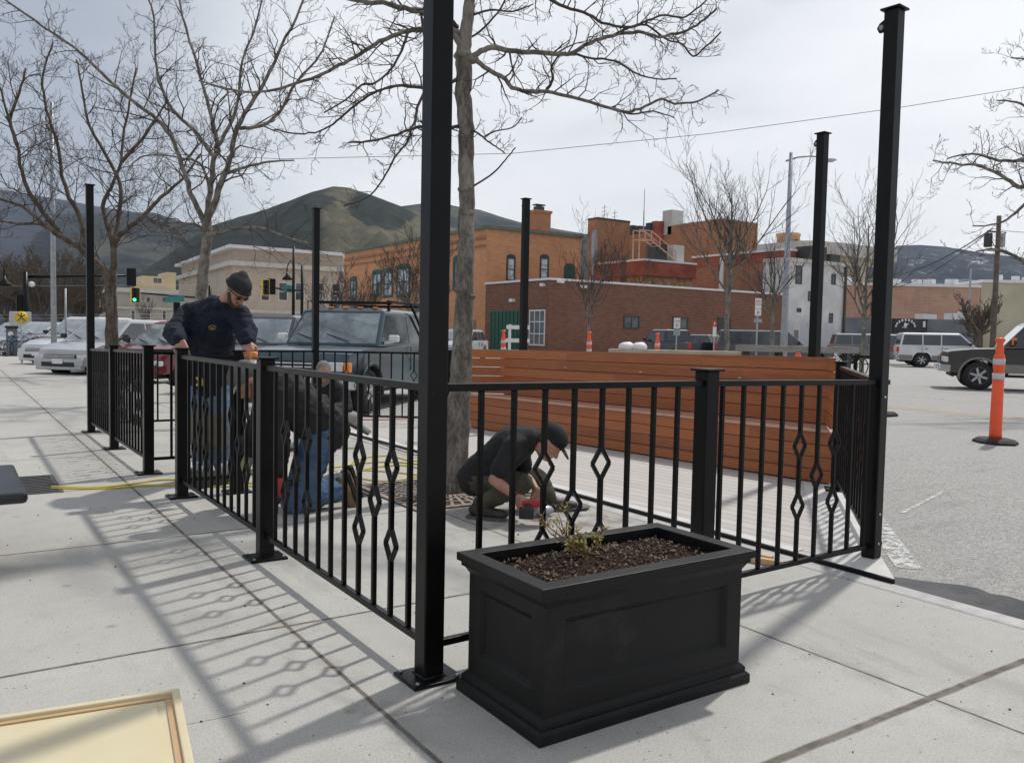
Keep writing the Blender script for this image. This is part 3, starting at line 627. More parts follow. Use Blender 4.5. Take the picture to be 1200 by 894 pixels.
# upper complex ----------------------------------------------------------------
RX = xr2 = uY(917, BY)+.6
cr_ = W(916.5, 380, 84); RX = cr_.x; RY = cr_.y; zt = hz((RX, RY), 293.5); yl2 = uX(809.5, RX)
b = thing('red_parapet_building', 'weathered red brick wall with a white edged parapet rising over the low brown brick building', 'building', (RX, RY, 0))
blk(RX, RX+2.2, RY, yl2, -.3, zt).build('wall', M_RD, b); blk(RX-.08, RX+2.2, RY-.08, yl2+.1, zt-1.0, zt).build('parapet', M_REDP, b); blk(RX-.2, RX+2.2, RY-.2, yl2, zt+.001, zt+.22).build('coping', M_SNOW, b)
mb = MB(); mb.box((RX-.15, uX(845, RX), zt-3.2), (.2, .5, 6.0)); mb.build('downpipe', M_SNOW, b)
cr_ = W(753, 380, 83); LX, LY = cr_.x, cr_.y; zt = hz((LX, LY), 306); 
b = thing('red_fascia_annex', 'low annex with a deep red fascia and patched boarded wall', 'building', (LX, LY, 0))
xr = uY(810, LY); yl3 = uX(698, LX)
blk(LX, xr, LY, yl3, -.3, zt-1.4).build('wall', M_OSB, b); blk(LX-.4, xr+.1, LY-.4, yl3, zt-1.4, zt).build('fascia', M_REDP, b); blk(LX-.5, xr+.1, LY-.5, yl3, zt+.001, zt+.2).build('coping', M_SNOW, b)
for k, px in enumerate((770, 790)): p = onY(px, 300, LY+1.5); mb = MB(); mb.box((p.x, LY+1.5, zt+1.1), (1.6, 1.3, 1.8), bev=.05); q = mb.build('condenser', M_FRD if k == 0 else M_CON, b)
# steel stair up to the tall block
mb = MB(); s0 = onY(792, 303, LY+.6); p1 = onY(763, 291, LY+.6)
for o_ in (0, .9):
    for dz in (0, .9): mb.beam((s0.x, LY+.6+o_, zt+.4+dz), (p1.x, LY+.6+o_, zt+2.2+dz), .1, .1)
    mb.beam((p1.x, LY+.6+o_, zt+2.2), (p1.x-1.6, LY+.6+o_, zt+2.2), .1, .1); mb.beam((p1.x, LY+.6+o_, zt+3.1), (p1.x-1.6, LY+.6+o_, zt+3.1), .1, .1)
    for f_ in (0, .33, .66, 1): q = Vector((s0.x, 0, zt+.4)).lerp(Vector((p1.x, 0, zt+2.2)), f_); mb.beam((q.x, LY+.6+o_, q.z), (q.x, LY+.6+o_, q.z+.9), .08, .08)
    mb.beam((p1.x-1.6, LY+.6+o_, zt), (p1.x-1.6, LY+.6+o_, zt+3.1), .1, .1)
for k in range(8): q = Vector((s0.x, 0, zt+.4)).lerp(Vector((p1.x, 0, zt+2.2)), k/7); mb.box((q.x, LY+1.05, q.z), (.28, .9, .05))
mb.build('stair', mat('peach_painted_steel', (.55, .34, .24), (.62, .40, .30), rough=.6), b)
cr_ = W(842, 380, 97); TX, TY = cr_.x, cr_.y; zt = hz((TX, TY), 257)
b = thing('tall_brick_block', 'tallest dull orange brick block with rooftop units and antennas', 'building', (TX, TY, 0))
xr = uY(884, TY); ym = uX(779, TX); yl4 = uX(717, TX)
blk(TX, xr, TY, ym, -.3, zt).build('wall', M_BK, b); z2 = hz((TX, ym), 266.5); blk(TX+.02, xr, ym, yl4, -.3, z2-.35).build('wall', M_BK, b)
blk(TX-.05, xr, TY-.05, ym, zt, zt+.12).build('coping', M_CON, b)
p = onX(771, 290, TX-.1); mb = MB(); mb.box((TX-.1, uX(770, TX), z2-3.2), (.8, 1.4, 8)); mb.build('flue', M_REDP, b)
mb = MB(); mb.box((TX+1, uX(778, TX), z2+.6), (2, 1.6, 3)); mb.build('roof_box', M_CON, b)
for k, (px0, px1, h_) in enumerate(((737, 744, 1.5), (746, 752, 1.3), (758, 765, 1.5), (765, 772, 1.6), (731, 735, 1.1))):
    a_, c_ = uX(px0, TX+2), uX(px1, TX+2); mb = MB(); mb.box((TX+2, (a_+c_)/2, z2-.35+h_/2), (1.6, abs(a_-c_)*.85, h_), bev=.06); mb.build('roof_unit', M_FRD if k < 4 else M_CON, b)
for px, top in ((751, 222), (705, 240), (717, 246)):
    X = TX+1; y = uX(px, X); zz = hz((X, y), top); mb = MB(); mb.tube([(X, y, z2-2), (X, y, zz)], .05, 5)
    if px != 751:
        for j in range(5): mb.beam((X-.0, y-.6+.1*j, zz-.4-j*.5), (X, y+.6-.1*j, zz-.4-j*.5), .05, .05)
    else: mb.tube([(X, y, z2-2), (X, y, (zz+z2)/2)], .09, 5)
    mb.build('antenna', M_GALV, b)
cr_ = W(697, 380, 104); zt = hz((cr_.x, cr_.y), 256.5); y5 = uX(686, cr_.x); xr = uY(735, cr_.y)
b = thing('brick_stair_tower', 'narrow brick tower with a vertical metal duct at the left end of the tall block', 'building', (cr_.x, cr_.y, 0))
blk(cr_.x, xr, cr_.y, y5, -.3, zt).build('wall', M_BK, b); blk(cr_.x-.08, xr, cr_.y-.08, y5, zt, zt+.2).build('coping', M_FRD, b)
mb = MB(); q = onY(700, 300, cr_.y-.3); mb.box((q.x-.5, cr_.y-.3, zt-5.5), (.5, .5, 8)); mb.build('duct', M_GALV, b)
# mural house ---------------------------------------------------------------------
def mural_mat():
    g = G_('white_wall_with_pink_mural'); n = g.noise(.5, 4, .6); s_ = g.noise(.28, 5, .65, dist=1.2)
    c = g.mix(g.rng(n, .4, .65), (.62, .61, .59), (.74, .73, .71)); c = g.mix(g.rng(s_, .60, .66), c, (.62, .26, .24))
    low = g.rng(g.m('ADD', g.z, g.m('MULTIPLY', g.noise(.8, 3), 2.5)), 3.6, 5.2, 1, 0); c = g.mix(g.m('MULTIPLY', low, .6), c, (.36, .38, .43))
    return g.done(c, .85)
cr_ = W(917.5, 380, 80.5); MX, MY = cr_.x, cr_.y; zt = hz((MX, MY), 306); xr = uY(986, MY)
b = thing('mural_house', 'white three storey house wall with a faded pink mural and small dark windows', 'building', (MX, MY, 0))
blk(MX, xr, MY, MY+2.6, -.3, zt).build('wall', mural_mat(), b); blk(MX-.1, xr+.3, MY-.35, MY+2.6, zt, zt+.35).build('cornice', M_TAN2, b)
for q in ((930, 937.5, 311.5, 333), (972, 977, 321, 333.5), (945.5, 950.5, 341.5, 353), (971, 975.5, 367, 378.5), (933, 938, 361, 366)): winY(b, MY, *q, frame=M_FRD, pane=M_PANE, mull=0, hmull=1, fr=.13)
winY(b, MY, 929, 937, 385, 402, frame=M_TAN2, pane=M_GREYW, mull=0, hmull=0, arch=.6, fr=.15)
mb = MB(); mb.box((xr+.12, MY-.2, zt/2), (.2, .2, zt)); mb.build('downpipe', M_FRD, b)
mb = MB(); q = uY(926, MY+3); mb.box((q+.9, MY+1.5, zt+1.1), (2.6, 1.8, 1.5)); mb.box((q+3.6, MY+1.5, zt+.8), (1.6, 1.8, .9)); mb.build('roof_plant', M_FRD, b)
cr_ = W(944, 380, 120); zt = hz((cr_.x, cr_.y), 282); x1, x2, x3 = uY(944, cr_.y), uY(971, cr_.y), uY(1046, cr_.y)
b = thing('concrete_office_building', 'pale concrete building with a rounded fascia and deep bays behind the mural house', 'building', (cr_.x, cr_.y, 0))
blk(x1, x3, cr_.y+.8, cr_.y+14, -.3, zt-1.5).build('wall', mat('cream_concrete', (.52, .49, .40), (.60, .57, .48), rough=.9, scale=.5), b)
mb = MB(); mb.prism([(x1-1, cr_.y+1), (x1+.2, cr_.y-.2), (x2, cr_.y-1.5), (x3-2, cr_.y-1.5), (x3, cr_.y), (x3, cr_.y+14), (x1-1, cr_.y+14)], zt-1.8, zt); mb.build('fascia', M_CON, b)
for k in range(6): q = x1+(x3-x1)*(k+.5)/6; window(b, 'Y', cr_.y+.8, q, zt-4.6, 2.0, 4.2, frame=M_CON, pane=M_PANE, mull=0, hmull=1, fr=.2)
cr_ = W(920, 380, 128); zt = hz((cr_.x, cr_.y), 274)
b = thing('peach_round_tower', 'round peach coloured tower top above the roofs left of the tall street light', 'tower', (cr_.x, cr_.y, 0))
mb = MB(); mb.lathe([(1.7, -.3), (1.7, zt-.4), (1.78, zt-.4), (1.78, zt)], (cr_.x, cr_.y, 0), 28); mb.build('wall', M_PEACH, b)
mb = MB(); mb.box((cr_.x-.2, cr_.y-1.66, zt-1.7), (.7, .2, 1.3)); mb.build('window', M_FRD, b)
# right-hand row ------------------------------------------------------------------
def facade(name, label, pxa, pxb, D, ptop, m, dep=10, ang=None):
    """block whose front runs between photo columns pxa and pxb at depth D (front parallel to the picture)"""
    a = W(pxa, 400, D); c = W(pxb, 400, D); a.z = c.z = 0; zt = hz(a, ptop); d = (c-a).normalized(); nn = Vector((-d.y, d.x, 0))
    nn = nn if nn.dot(Vector((FW.x, FW.y, 0))) > 0 else -nn
    b = thing(name, label, 'building', a); mb = MB(); mb.prism([(a.x, a.y), (c.x, c.y), (c.x+nn.x*dep, c.y+nn.y*dep), (a.x+nn.x*dep, a.y+nn.y*dep)], -.3, zt); mb.build('wall', m, b)
    return b, a, c, d, nn, zt
def fwin(b, a, c, d, nn, px0, px1, py0, py1, D, fm=M_FRD, pm=M_PANE):
    p0 = W(px0, py0, D-.05); p1 = W(px1, py1, D-.05); p1.z, zt = min(p0.z, p1.z), max(p0.z, p1.z); w = (Vector((p1.x, p1.y, 0))-Vector((p0.x, p0.y, 0))).dot(d); q = Vector((p0.x, p0.y, 0))
    def bar(mb, u0, u1, z0, z1, o0, o1): mb.prism([tuple((q+d*u0-nn*o0)[:2]), tuple((q+d*u1-nn*o0)[:2]), tuple((q+d*u1-nn*o1)[:2]), tuple((q+d*u0-nn*o1)[:2])], z0, z1)
    mb = MB(); z0 = p1.z; f = .13
    bar(mb, 0, f, z0, zt, -.1, .08); bar(mb, w-f, w, z0, zt, -.1, .08); bar(mb, f, w-f, z0, z0+f, -.1, .079); bar(mb, f, w-f, zt-f, zt, -.1, .079); bar(mb, w/2-.05, w/2+.05, z0+f, zt-f, -.1, .06)
    o = mb.build('window', fm, b); mb = MB(); bar(mb, f*.8, w-f*.8, z0+f*.8, zt-f*.8, -.1, .03); mb.build('pane', pm, o)
D = 105
b, a, c, d, nn, zt = facade('pink_brick_shop', 'faded pink brick building with a white roof edge behind the grey wall', 984, 1146, D, 334, M_PK)
for q in ((1056, 1072, 355, 364), (1082, 1091.5, 348, 366), (1119, 1134, 350, 365), (1000, 1010, 350, 362)): fwin(b, a, c, d, nn, *q, D)
def roofcap(b, a, c, nn, zt, dep=10, m=M_SNOW):
    mb = MB(); e = -nn*.2; mb.prism([tuple((a+e)[:2]), tuple((c+e)[:2]), tuple((c+nn*dep)[:2]), tuple((a+nn*dep)[:2])], zt, zt+.35)
    rr = random.Random(int(a.x))
    for k in range(9): p = a.lerp(c, rr.random())+nn*1.0; mb.box((p.x, p.y, zt+.6), (.9, .6, rr.uniform(.3, .9)))
    mb.build('roof', m, b)
roofcap(b, a, c, nn, zt)
b, a, c, d, nn, zt = facade('cream_block_building', 'pale cream painted building at the right edge behind the utility pole', 1146.6, 1330, D+.6, 331, mat('cream_painted_brick', (.46, .42, .29), (.56, .52, .38), rough=.9, scale=.4)); roofcap(b, a, c, nn, zt)
b, a, c, d, nn, zt = facade('grey_yard_wall', 'slate grey painted yard wall with a round white emblem, behind the white SUV', 962, 1147, 88, 371.5, M_GREYW, dep=.5)
b['category'] = 'wall'
e0 = W(1048, 380, 87.4); e1 = W(1087, 380, 87.4); mb = MB(); zt_ = zt-.02; mb.prism([(e0.x, e0.y), (e1.x, e1.y), (e1.x+nn.x*.55, e1.y+nn.y*.55), (e0.x+nn.x*.55, e0.y+nn.y*.55)], -.2, zt_); mb.build('dark_panel', M_DGW, b)
em = W(1061, 382.5, 87.2); mb = MB()
for k in range(9):
    t = math.pi*(k+.5)/9; q = em+RT*(1.0*math.cos(t))+Vector((0, 0, .75*math.sin(t)-.1)); mb.ell(q, (.10, .10, .14), n=6)
mb.ell(em+Vector((0, 0, .1)), (.28, .1, .3), n=8); mb.tube([em+RT*-.35+Vector((0, 0, -.15)), em+RT*.35+Vector((0, 0, .3))], .05, 5)
for k in range(7): mb.box(em+RT*(-.8+k*.27)+Vector((0, 0, -.85)), (.15, .12, .2))
mb.box(W(1083, 380, 87.2), (.3, .1, .6)); mb.build('emblem', M_WHITE, b)
for k, (px, py) in enumerate(((1085, 371), (1131, 368), (1115, 370))):
    q = W(px, py, 92); mb = MB(); mb.box((q.x, q.y, q.z-.2), (2.6 if k == 0 else 1.2, 1, .9)); mb.build('roof_unit', M_SNOW, b)
# tan bank ------------------------------------------------------------------
cr_ = W(273, 380, 128); KX, KY = cr_.x, cr_.y; zt = hz((KX, KY), 291); xr = uY(403.5, KY); pl = W(206, 380, 190)
b = thing('tan_stone_hall', 'tan stone hall with a pale cornice and tall dark windows', 'building', (KX, KY, 0))
ld = Vector((W(272, 380, 128).x-6*0, 0, 0)); LA = Vector((KX, KY, 0)); LB = LA+Vector((math.sin(R_(3.0)), math.cos(R_(3.0)), 0))*48
def hall(z0, z1, o, m, name):
    mb = MB(); mb.prism([(LA.x-o, LA.y-o), (xr+6, KY-o), (xr+6, KY+47), (LB.x-o, LB.y), ], z0, z1); return mb.build(name, m, b)
hall(-.3, zt-2.6, 0, M_TAN, 'wall'); hall(zt-2.599, zt-1.9, .7, M_TAN2, 'cornice'); hall(zt-1.899, zt-.0, -.5, M_TAN, 'attic'); 
mb = MB(); mb.prism([(LA.x-.8, LA.y-.8), (xr+6, KY-.8), (xr+6, KY+47), (LB.x-.8, LB.y)], zt+.001, zt+.5); mb.build('roof', M_SNOW, b)
for q in ((305, 316.5, 330, 353), (325.5, 337.5, 330.5, 353), (345, 357, 331, 353), (371, 379, 331, 352), (388, 399, 332, 352)): winY(b, KY, *q, frame=M_TAN2, pane=M_PANE, mull=0, hmull=1, fr=.2)
hall(hz((KX, KY), 366), hz((KX, KY), 362), .25, M_TAN2, 'string_course')
# sign letters
def letters(txt, loc, size, m, parent, rz, name='lettering', ext=.05, rx=math.pi/2):
    cu = bpy.data.curves.new(name, 'FONT'); cu.body = txt; cu.size = size; cu.extrude = ext; cu.align_x = 'CENTER'
    o = bpy.data.objects.new('t', cu); COL.objects.link(o); dg = bpy.context.evaluated_depsgraph_get()
    me = bpy.data.meshes.new_from_object(o.evaluated_get(dg)); bpy.data.objects.remove(o); me.materials.clear(); me.materials.append(m)
    q = bpy.data.objects.new(name, me); COL.objects.link(q); q.location = loc; q.rotation_euler = (rx, 0, rz)
    if parent: put(q, parent)
    return q
# hanging saloon sign on a bracket nearer the street
sp = W(377.5, 352, 90); sg = thing('street_sign_letters', 'small white block letters reading OXFORD in front of the tan stone hall', 'sign', sp)
letters('OXFORD', sp, .82, M_WHITE, sg, -R_(20), ext=.05)
mb = MB(); dd = Vector((math.cos(-R_(20)), math.sin(-R_(20)), 0)); q = sp+Vector((.1, .3, .55)); mb.beam(q-dd*1.5-Vector((0, 0, .62)), q+dd*1.5-Vector((0, 0, .62)), .08, .08); mb.build('support_rail', M_FRD, sg)
mb = MB(); 
for s_ in (-1.4, 1.4): q = sp+dd*s_+Vector((.1, .5, 0)); mb.beam((q.x, q.y, -.2), (q.x, q.y, q.z), .1, .1)
mb.build('post', M_FRD, sg)
# courthouse -----------------------------------------------------------------
cr_ = W(139.5, 380, 190); HX, HY = cr_.x, cr_.y; zt = hz((HX, HY), 337); xr = uY(212, HY); yl6 = uX(108, HX)
b = thing('grey_courthouse', 'pale grey stone building with a flat cornice and cream penthouse, far left', 'building', (HX, HY, 0))
blk(HX, xr, HY, yl6, -.3, zt-1).build('wall', M_GST, b); blk(HX-.8, xr+.8, HY-.8, yl6, zt-1, zt).build('cornice', M_TAN2, b)
z1 = hz((HX, HY), 359); blk(HX-.3, xr+.1, HY-.3, yl6, z1-.5, z1).build('string_course', M_TAN2, b)
for px in (156, 174, 192.5):
    winY(b, HY, px-2.6, px+2.6, 348, 354.5, frame=M_GST, pane=M_PANE, mull=0, hmull=0, fr=.15); winY(b, HY, px-2.8, px+2.8, 363.5, 375.5, frame=M_TAN2, pane=M_PANE, mull=0, hmull=0, fr=.2, sill=M_TAN2)
for k in range(9): window(b, 'X', HX, HY+4+(yl6-HY-6)*k/8.4, z1+3.2, 1.6, 3.6, frame=M_GST, pane=M_PANE); window(b, 'X', HX, HY+4+(yl6-HY-6)*k/8.4, z1-5, 2.0, 6, frame=M_GST, pane=M_PANE)
x0, x1 = uY(167, HY+4), uY(206, HY+4); zp = hz((x0, HY+4), 323); blk(x0, x1, HY+4, HY+14, zt, zp).build('penthouse', M_CRM, b)
blk(x1-(x1-x0)*.28, x1+.1, HY+3.9, HY+14, zp, zp+1.1).build('penthouse', M_CRM, b); window(b, 'Y', HY+4, x0+(x1-x0)*.45, (zt+zp)/2+.6, 2.0, 1.3, frame=M_TAN2, mull=1, hmull=0)
# ================================================================ RAILINGS
PW = .086
def post(name, label, x, y, z0, ztop, plate=True, tall=False, rz=0, ear=None, group=None, bolts=(), prz=None):
    t = thing(name, label, 'post', (x, y, z0), rz, group)
    def loc(mb, n, m=M_BLACK, **k): return mb.build(n, m, t, local=True, **k)
    h = ztop-z0
    mb = MB(); mb.box((0, 0, h/2), (PW, PW, h)); loc(mb, 'shaft', bevel=.006)
    mb = MB(); mb.box((0, 0, h+.005), (PW+.034, PW+.034, .012)); loc(mb, 'cap', bevel=.003)
    if plate:
        mb = MB(); mb.box((0, 0, .007), (.215, .185, .014), bev=.004); mb.tube([(0, 0, .014), (0, 0, .022)], [.072, .058], 4); p = loc(mb, 'base_plate')
        for a in (-1, 1):
            for c in (-1, 1): mb = MB(); mb.lathe([(.009, .014), (.009, .021), (.004, .024)], (a*.085, c*.072, 0), 6); mb.build('bolt', M_GALV, p, local=True)
    if ear is not None:
        mb = MB(); mb.prism([(.0, .0), (.0, .07), (-.045, .045), (-.06, .02), (-.045, -.01), (-.02, -.01)], -.006, .006, lambda x, y, z: Vector((x-PW/2, z, h-.10+y)))
        q = loc(mb, 'hook_tab'); mb = MB(); mb.lathe([(.016, -.008), (.016, .008)], (-PW/2-.033, 0, h-.08), 10, axis='Y'); mb.build('hole', M_GALV, q, local=True); q.rotation_euler = (0, 0, ear)
    for (bx, bz) in bolts: mb = MB(); mb.lathe([(.008, -.004), (.008, .006)], (bx, -PW/2-.002, bz), 8, axis='Y'); loc(mb, 'bolt', M_CHR)
    return t
BAL = {}
def baluster_mesh(kind, zb, zt):
    """kind 0 plain, 1 one diamond in the middle, 2 two diamonds"""
    key = (kind, round(zb, 3), round(zt, 3))
    if key in BAL: return BAL[key]
    H = zt-zb; zs = {0: [], 1: [zb+.475*H], 2: [zb+.31*H, zb+.655*H]}[kind]; mb = MB(); s = .0108; lo = zb; dh, dw = .064, .051
    for zc in zs:
        mb.box((0, 0, (lo+zc-dh)/2), (2*s, 2*s, zc-dh-lo)); lo = zc+dh
        for sg in (-1, 1):
            for up in (-1, 1): mb.beam((0.004*sg, 0, zc+up*dh), (sg*dw, 0, zc), .0215, .008, up=(0, 1, 0)) if 0 else mb.add(*diamond_leg(sg, up, zc, dw, dh))
    mb.box((0, 0, (lo+zt)/2), (2*s, 2*s, zt-lo)); o = mb.build('baluster', M_BLACK, bevel=.0035); BAL[key] = o; return o
def diamond_leg(sg, up, zc, dw, dh):
    t = .0065; a = Vector((sg*.003, 0, zc+up*(dh+.004))); b = Vector((sg*dw, 0, zc)); d = (b-a).normalized(); n = Vector((d.z, 0, -d.x))*t; w = Vector((0, .011, 0))
    vs = [a-n-w, a+n-w, a+n+w, a-n+w, b-n-w, b+n-w, b+n+w, b-n+w]
    return vs, [(0, 1, 2, 3), (7, 6, 5, 4), (0, 4, 5, 1), (1, 5, 6, 2), (2, 6, 7, 3), (3, 7, 4, 0)]
def panel(label, a, b, za, zb_, ta, tb, pos, groups, over=(0, 0), gname='black railing panels of the patio fence'):
    """a,b ground points; za,zb_: height of the bottom rail at each end; ta,tb: top rail tops; pos: baluster distances from a"""
    a = Vector((a[0], a[1], 0)); b = Vector((b[0], b[1], 0)); L_ = (b-a).length; rz = math.atan2(b.y-a.y, b.x-a.x)
    t = thing('iron_railing', label, 'railing', a, rz, gname)
    def rail(nm, z0, z1, w, h, o0=0, o1=0):
        mb = MB(); sl = (z1-z0)/L_; mb.beam((-o0, 0, z0-h/2-sl*o0), (L_+o1, 0, z1-h/2+sl*o1), w, h); mb.build(nm, M_BLACK, t, local=True, bevel=.003)
    rail('top_rail', ta, tb, .042, .030, *over); rail('bottom_rail', za+.028, zb_+.028, .028, .028, *over)
    for i, x in enumerate(pos):
        f = x/L_; kind = 0
        for g0 in groups:
            if i in (g0, g0+2): kind = 2
            elif i == g0+1: kind = 1
        z0 = za+(zb_-za)*f+.028; z1 = ta+(tb-ta)*f-.03
        src = baluster_mesh(kind, 0, .95); c = src.copy() if src.parent else src
        if c is not src: COL.objects.link(c)
        c.parent = t; c.matrix_parent_inverse = Matrix.Identity(4); c.location = (x, 0, z0); c.scale = (1, 1, (z1-z0)/.95)
    return t
A = (1.528, 2.82); Bp = (1.52, 4.83); Cp = (1.515, 6.93); Dp = (1.50, 8.19); Ep = (1.487, 10.03); Fp = (1.48, 11.76); Mp = (3.10, 2.90); Rp = (4.66, 2.98); E2 = (6.50, 4.52)
Pp = (1.95, 6.93); Qp = (1.95, 8.19); GA = 'short black railing posts'; GT = 'tall black posts'
post('tall_post', 'tall thick black post nearest the camera, its base plate beside the black planter', *A, 0, 3.20, ear=-R_(90), group=GT)
post('tall_post', 'tall black post at the right corner of the deck, beside the street', *Rp, .024, 3.285, plate=False, rz=R_(5), ear=-R_(90), group=GT, bolts=((.0, .27), (.0, .09), (.0, .98)))
post('tall_post', 'tall black post at the far left corner of the railing', *Fp, 0, 3.09, ear=-R_(90), group=GT)
p = W(368, 380, depth((4.42, 11.75, 0))); post('tall_post', 'tall black post in front of the blue truck, on the far side of the patio', 4.42, 11.75, 0, 3.09, ear=-R_(90), group=GT)
post('tall_post', 'tall black post rising behind the bench in front of the green garage door', 6.62, 9.62, -.1, 3.20, ear=-R_(90), group=GT, plate=False)
post('tall_post', 'tall black post with a hook tab behind the right end of the bench', 7.15, 5.28, -.1, 3.36, ear=-R_(90), group=GT, plate=False)
post('railing_post', 'short black post between the two railing panels on the near left side', *Bp, 0, 1.165, group=GA)
post('railing_post', 'short black post under the standing man\'s right hand', *Cp, 0, 1.17, group=GA)
post('railing_post', 'short black post on the far side of the gate opening, left of the standing man', *Dp, 0, 1.165, group=GA)
post('railing_post', 'short black post between the two farthest panels on the left side', *Ep, 0, 1.13, group=GA)
post('railing_post', 'short black inner post under the standing man\'s left hand', *Pp, 0, 1.155, group=GA)
post('railing_post', 'short black inner post hidden behind the standing man\'s legs', *Qp, 0, 1.15, group=GA)
post('railing_post', 'short black capped post behind the planter, in the middle of the front railing', *Mp, 0, 1.175, group=GA)
post('railing_post', 'short black post at the right end of the bench', *E2, .024, 1.15, plate=True, rz=R_(40), group=GA)
post('railing_post', 'short black post at the far left end of the bench', 6.02, 10.62, .02, 1.09, plate=False, rz=R_(-40), group=GA)
PT = .165
panel('nearest left railing section, ending at the thick tall post by the planter', A, Bp, .118, .122, 1.138, 1.13, [.18+PT*k for k in range(11)], (1, 7))
panel('railing panel in front of the kneeling man and the standing man\'s legs', Bp, Cp, .122, .12, 1.13, 1.126, [.21+PT*k for k in range(11)], (1, 7))
panel('left railing panel just beyond the gate opening', Dp, Ep, .12, .12, 1.128, 1.094, [.16+.152*k for k in range(11)], (1, 7))
panel('farthest left side railing panel ending at the far corner post', Ep, Fp, .12, .11, 1.094, 1.06, [.15+.152*k for k in range(10)], (1, 6))
panel('front railing panel behind the planter, left of the capped middle post', A, Mp, .115, .10, 1.14, 1.128, [.225+.163*k for k in range(8)], (2,))
panel('front railing panel right of the capped middle post, ending at the tall street side post', Mp, Rp, .098, .082, 1.128, 1.107, [.12+.167*k for k in range(9)], (4,), over=(0, .10))
panel('short slanted railing panel between the right tall post and the bench', Rp, E2, .10, .12, 1.107, 1.12, [.2+.155*k for k in range(14)], (2, 8))
panel('narrow return panel at the gate, nearer one', Cp, Pp, .12, .12, 1.12, 1.12, [.14, .29], ())
panel('narrow return panel at the gate, farther one', Dp, Qp, .12, .12, 1.12, 1.12, [.20], ())
panel('far railing panel in front of the parked cars', Fp, (4.42, 11.76), .10, .10, 1.055, 1.055, [.13+.165*k for k in range(17)], (1, 7, 13))
panel('far slanted railing section between a tall post and the far end of the bench', (4.42, 11.76), (6.02, 10.62), .10, .10, 1.055, 1.06, [.13+.165*k for k in range(11)], (2, 8))

# ================================================================ PLANTER
pl = thing('planter', 'large black square-panelled planter box with soil and a small shrub, in front of the railing', 'planter', (2.07, 2.405, 0))
def frame_box(mb, z0, z1, hx0, hy0, hx1=None, hy1=None, cx=2.07, cy=2.405):
    hx1 = hx1 if hx1 is not None else hx0; hy1 = hy1 if hy1 is not None else hy0
    vs = [(cx-hx0, cy-hy0, z0), (cx+hx0, cy-hy0, z0), (cx+hx0, cy+hy0, z0), (cx-hx0, cy+hy0, z0), (cx-hx1, cy-hy1, z1), (cx+hx1, cy-hy1, z1), (cx+hx1, cy+hy1, z1), (cx-hx1, cy+hy1, z1)]
    mb.add(vs, [(3, 2, 1, 0), (4, 5, 6, 7), (0, 1, 5, 4), (1, 2, 6, 5), (2, 3, 7, 6), (3, 0, 4, 7)])
M_PLT = G_('matt_black_resin')
_n = M_PLT.noise(5, 5, .65); _f = M_PLT.noise(160, 3)
_c = M_PLT.mix(M_PLT.rng(_n, .35, .7), (.005, .005, .0052), (.010, .010, .010)); _c = M_PLT.mix(M_PLT.m('MULTIPLY', M_PLT.rng(M_PLT.noise(2.2, 6, .75), .55, .75), .45), _c, (.045, .044, .042))
M_PLT = M_PLT.done(_c, M_PLT.rng(_n, .3, .7, .42, .6, False), M_PLT.bump(M_PLT.m('ADD', _f, M_PLT.m('MULTIPLY', _n, .6)), .25, .003), .28)
HX_, HY_ = .505, .27
# walls with recessed panels on each side
mb = MB(); bx, by = HX_-.035, HY_-.03; z0, z1 = .07, .46; cx, cy = 2.07, 2.405
def side(mb, fn, w):
    """fn(u, z, o): u along the side (-w..w), o outward"""
    s = .075; b = .078; u = [-w, -w+s, w-s, w]; zz = [z0, z0+b, z1-.06, z1]; r = .016; q = .010
    def quad(*p): i = len(mb.v); mb.v += [fn(*k) for k in p]; mb.f.append((i, i+1, i+2, i+3)); mb.sm.append(False)
    quad((u[0], zz[0], 0), (u[3], zz[0], 0), (u[3], zz[1], 0), (u[0], zz[1], 0)); quad((u[0], zz[2], 0), (u[3], zz[2], 0), (u[3], zz[3], 0), (u[0], zz[3], 0))
    quad((u[0], zz[1], 0), (u[1], zz[1], 0), (u[1], zz[2], 0), (u[0], zz[2], 0)); quad((u[2], zz[1], 0), (u[3], zz[1], 0), (u[3], zz[2], 0), (u[2], zz[2], 0))
    # moulding step then field
    A_ = [(u[1], zz[1]), (u[2], zz[1]), (u[2], zz[2]), (u[1], zz[2])]; off = [(q, q), (-q, q), (-q, -q), (q, -q)]
    B_ = [(x+o[0], z+o[1]) for (x, z), o in zip(A_, off)]; C_ = [(x+o[0]*1.2, z+o[1]*1.2) for (x, z), o in zip(B_, off)]
    for k in range(4):
        j = (k+1) % 4; quad((*A_[k], 0), (*A_[j], 0), (*B_[j], -.006), (*B_[k], -.006)); quad((*B_[k], -.006), (*B_[j], -.006), (*C_[j], -r), (*C_[k], -r))
    quad(*[(x, z, -r) for x, z in C_])
side(mb, lambda u, z, o: Vector((cx+u, cy-by-o, z)), bx); side(mb, lambda u, z, o: Vector((cx+u, cy+by+o, z)), bx)
side(mb, lambda u, z, o: Vector((cx-bx-o, cy+u, z)), by); side(mb, lambda u, z, o: Vector((cx+bx+o, cy+u, z)), by)
mb.build('body', M_PLT, pl)
mb = MB(); frame_box(mb, 0, .034, HX_, HY_); frame_box(mb, .034, .046, HX_, HY_, HX_-.013, HY_-.013); frame_box(mb, .046, .062, HX_-.014, HY_-.013); frame_box(mb, .062, .080, HX_-.014, HY_-.013, HX_-.034, HY_-.029); mb.build('base_moulding', M_PLT, pl, bevel=.003)
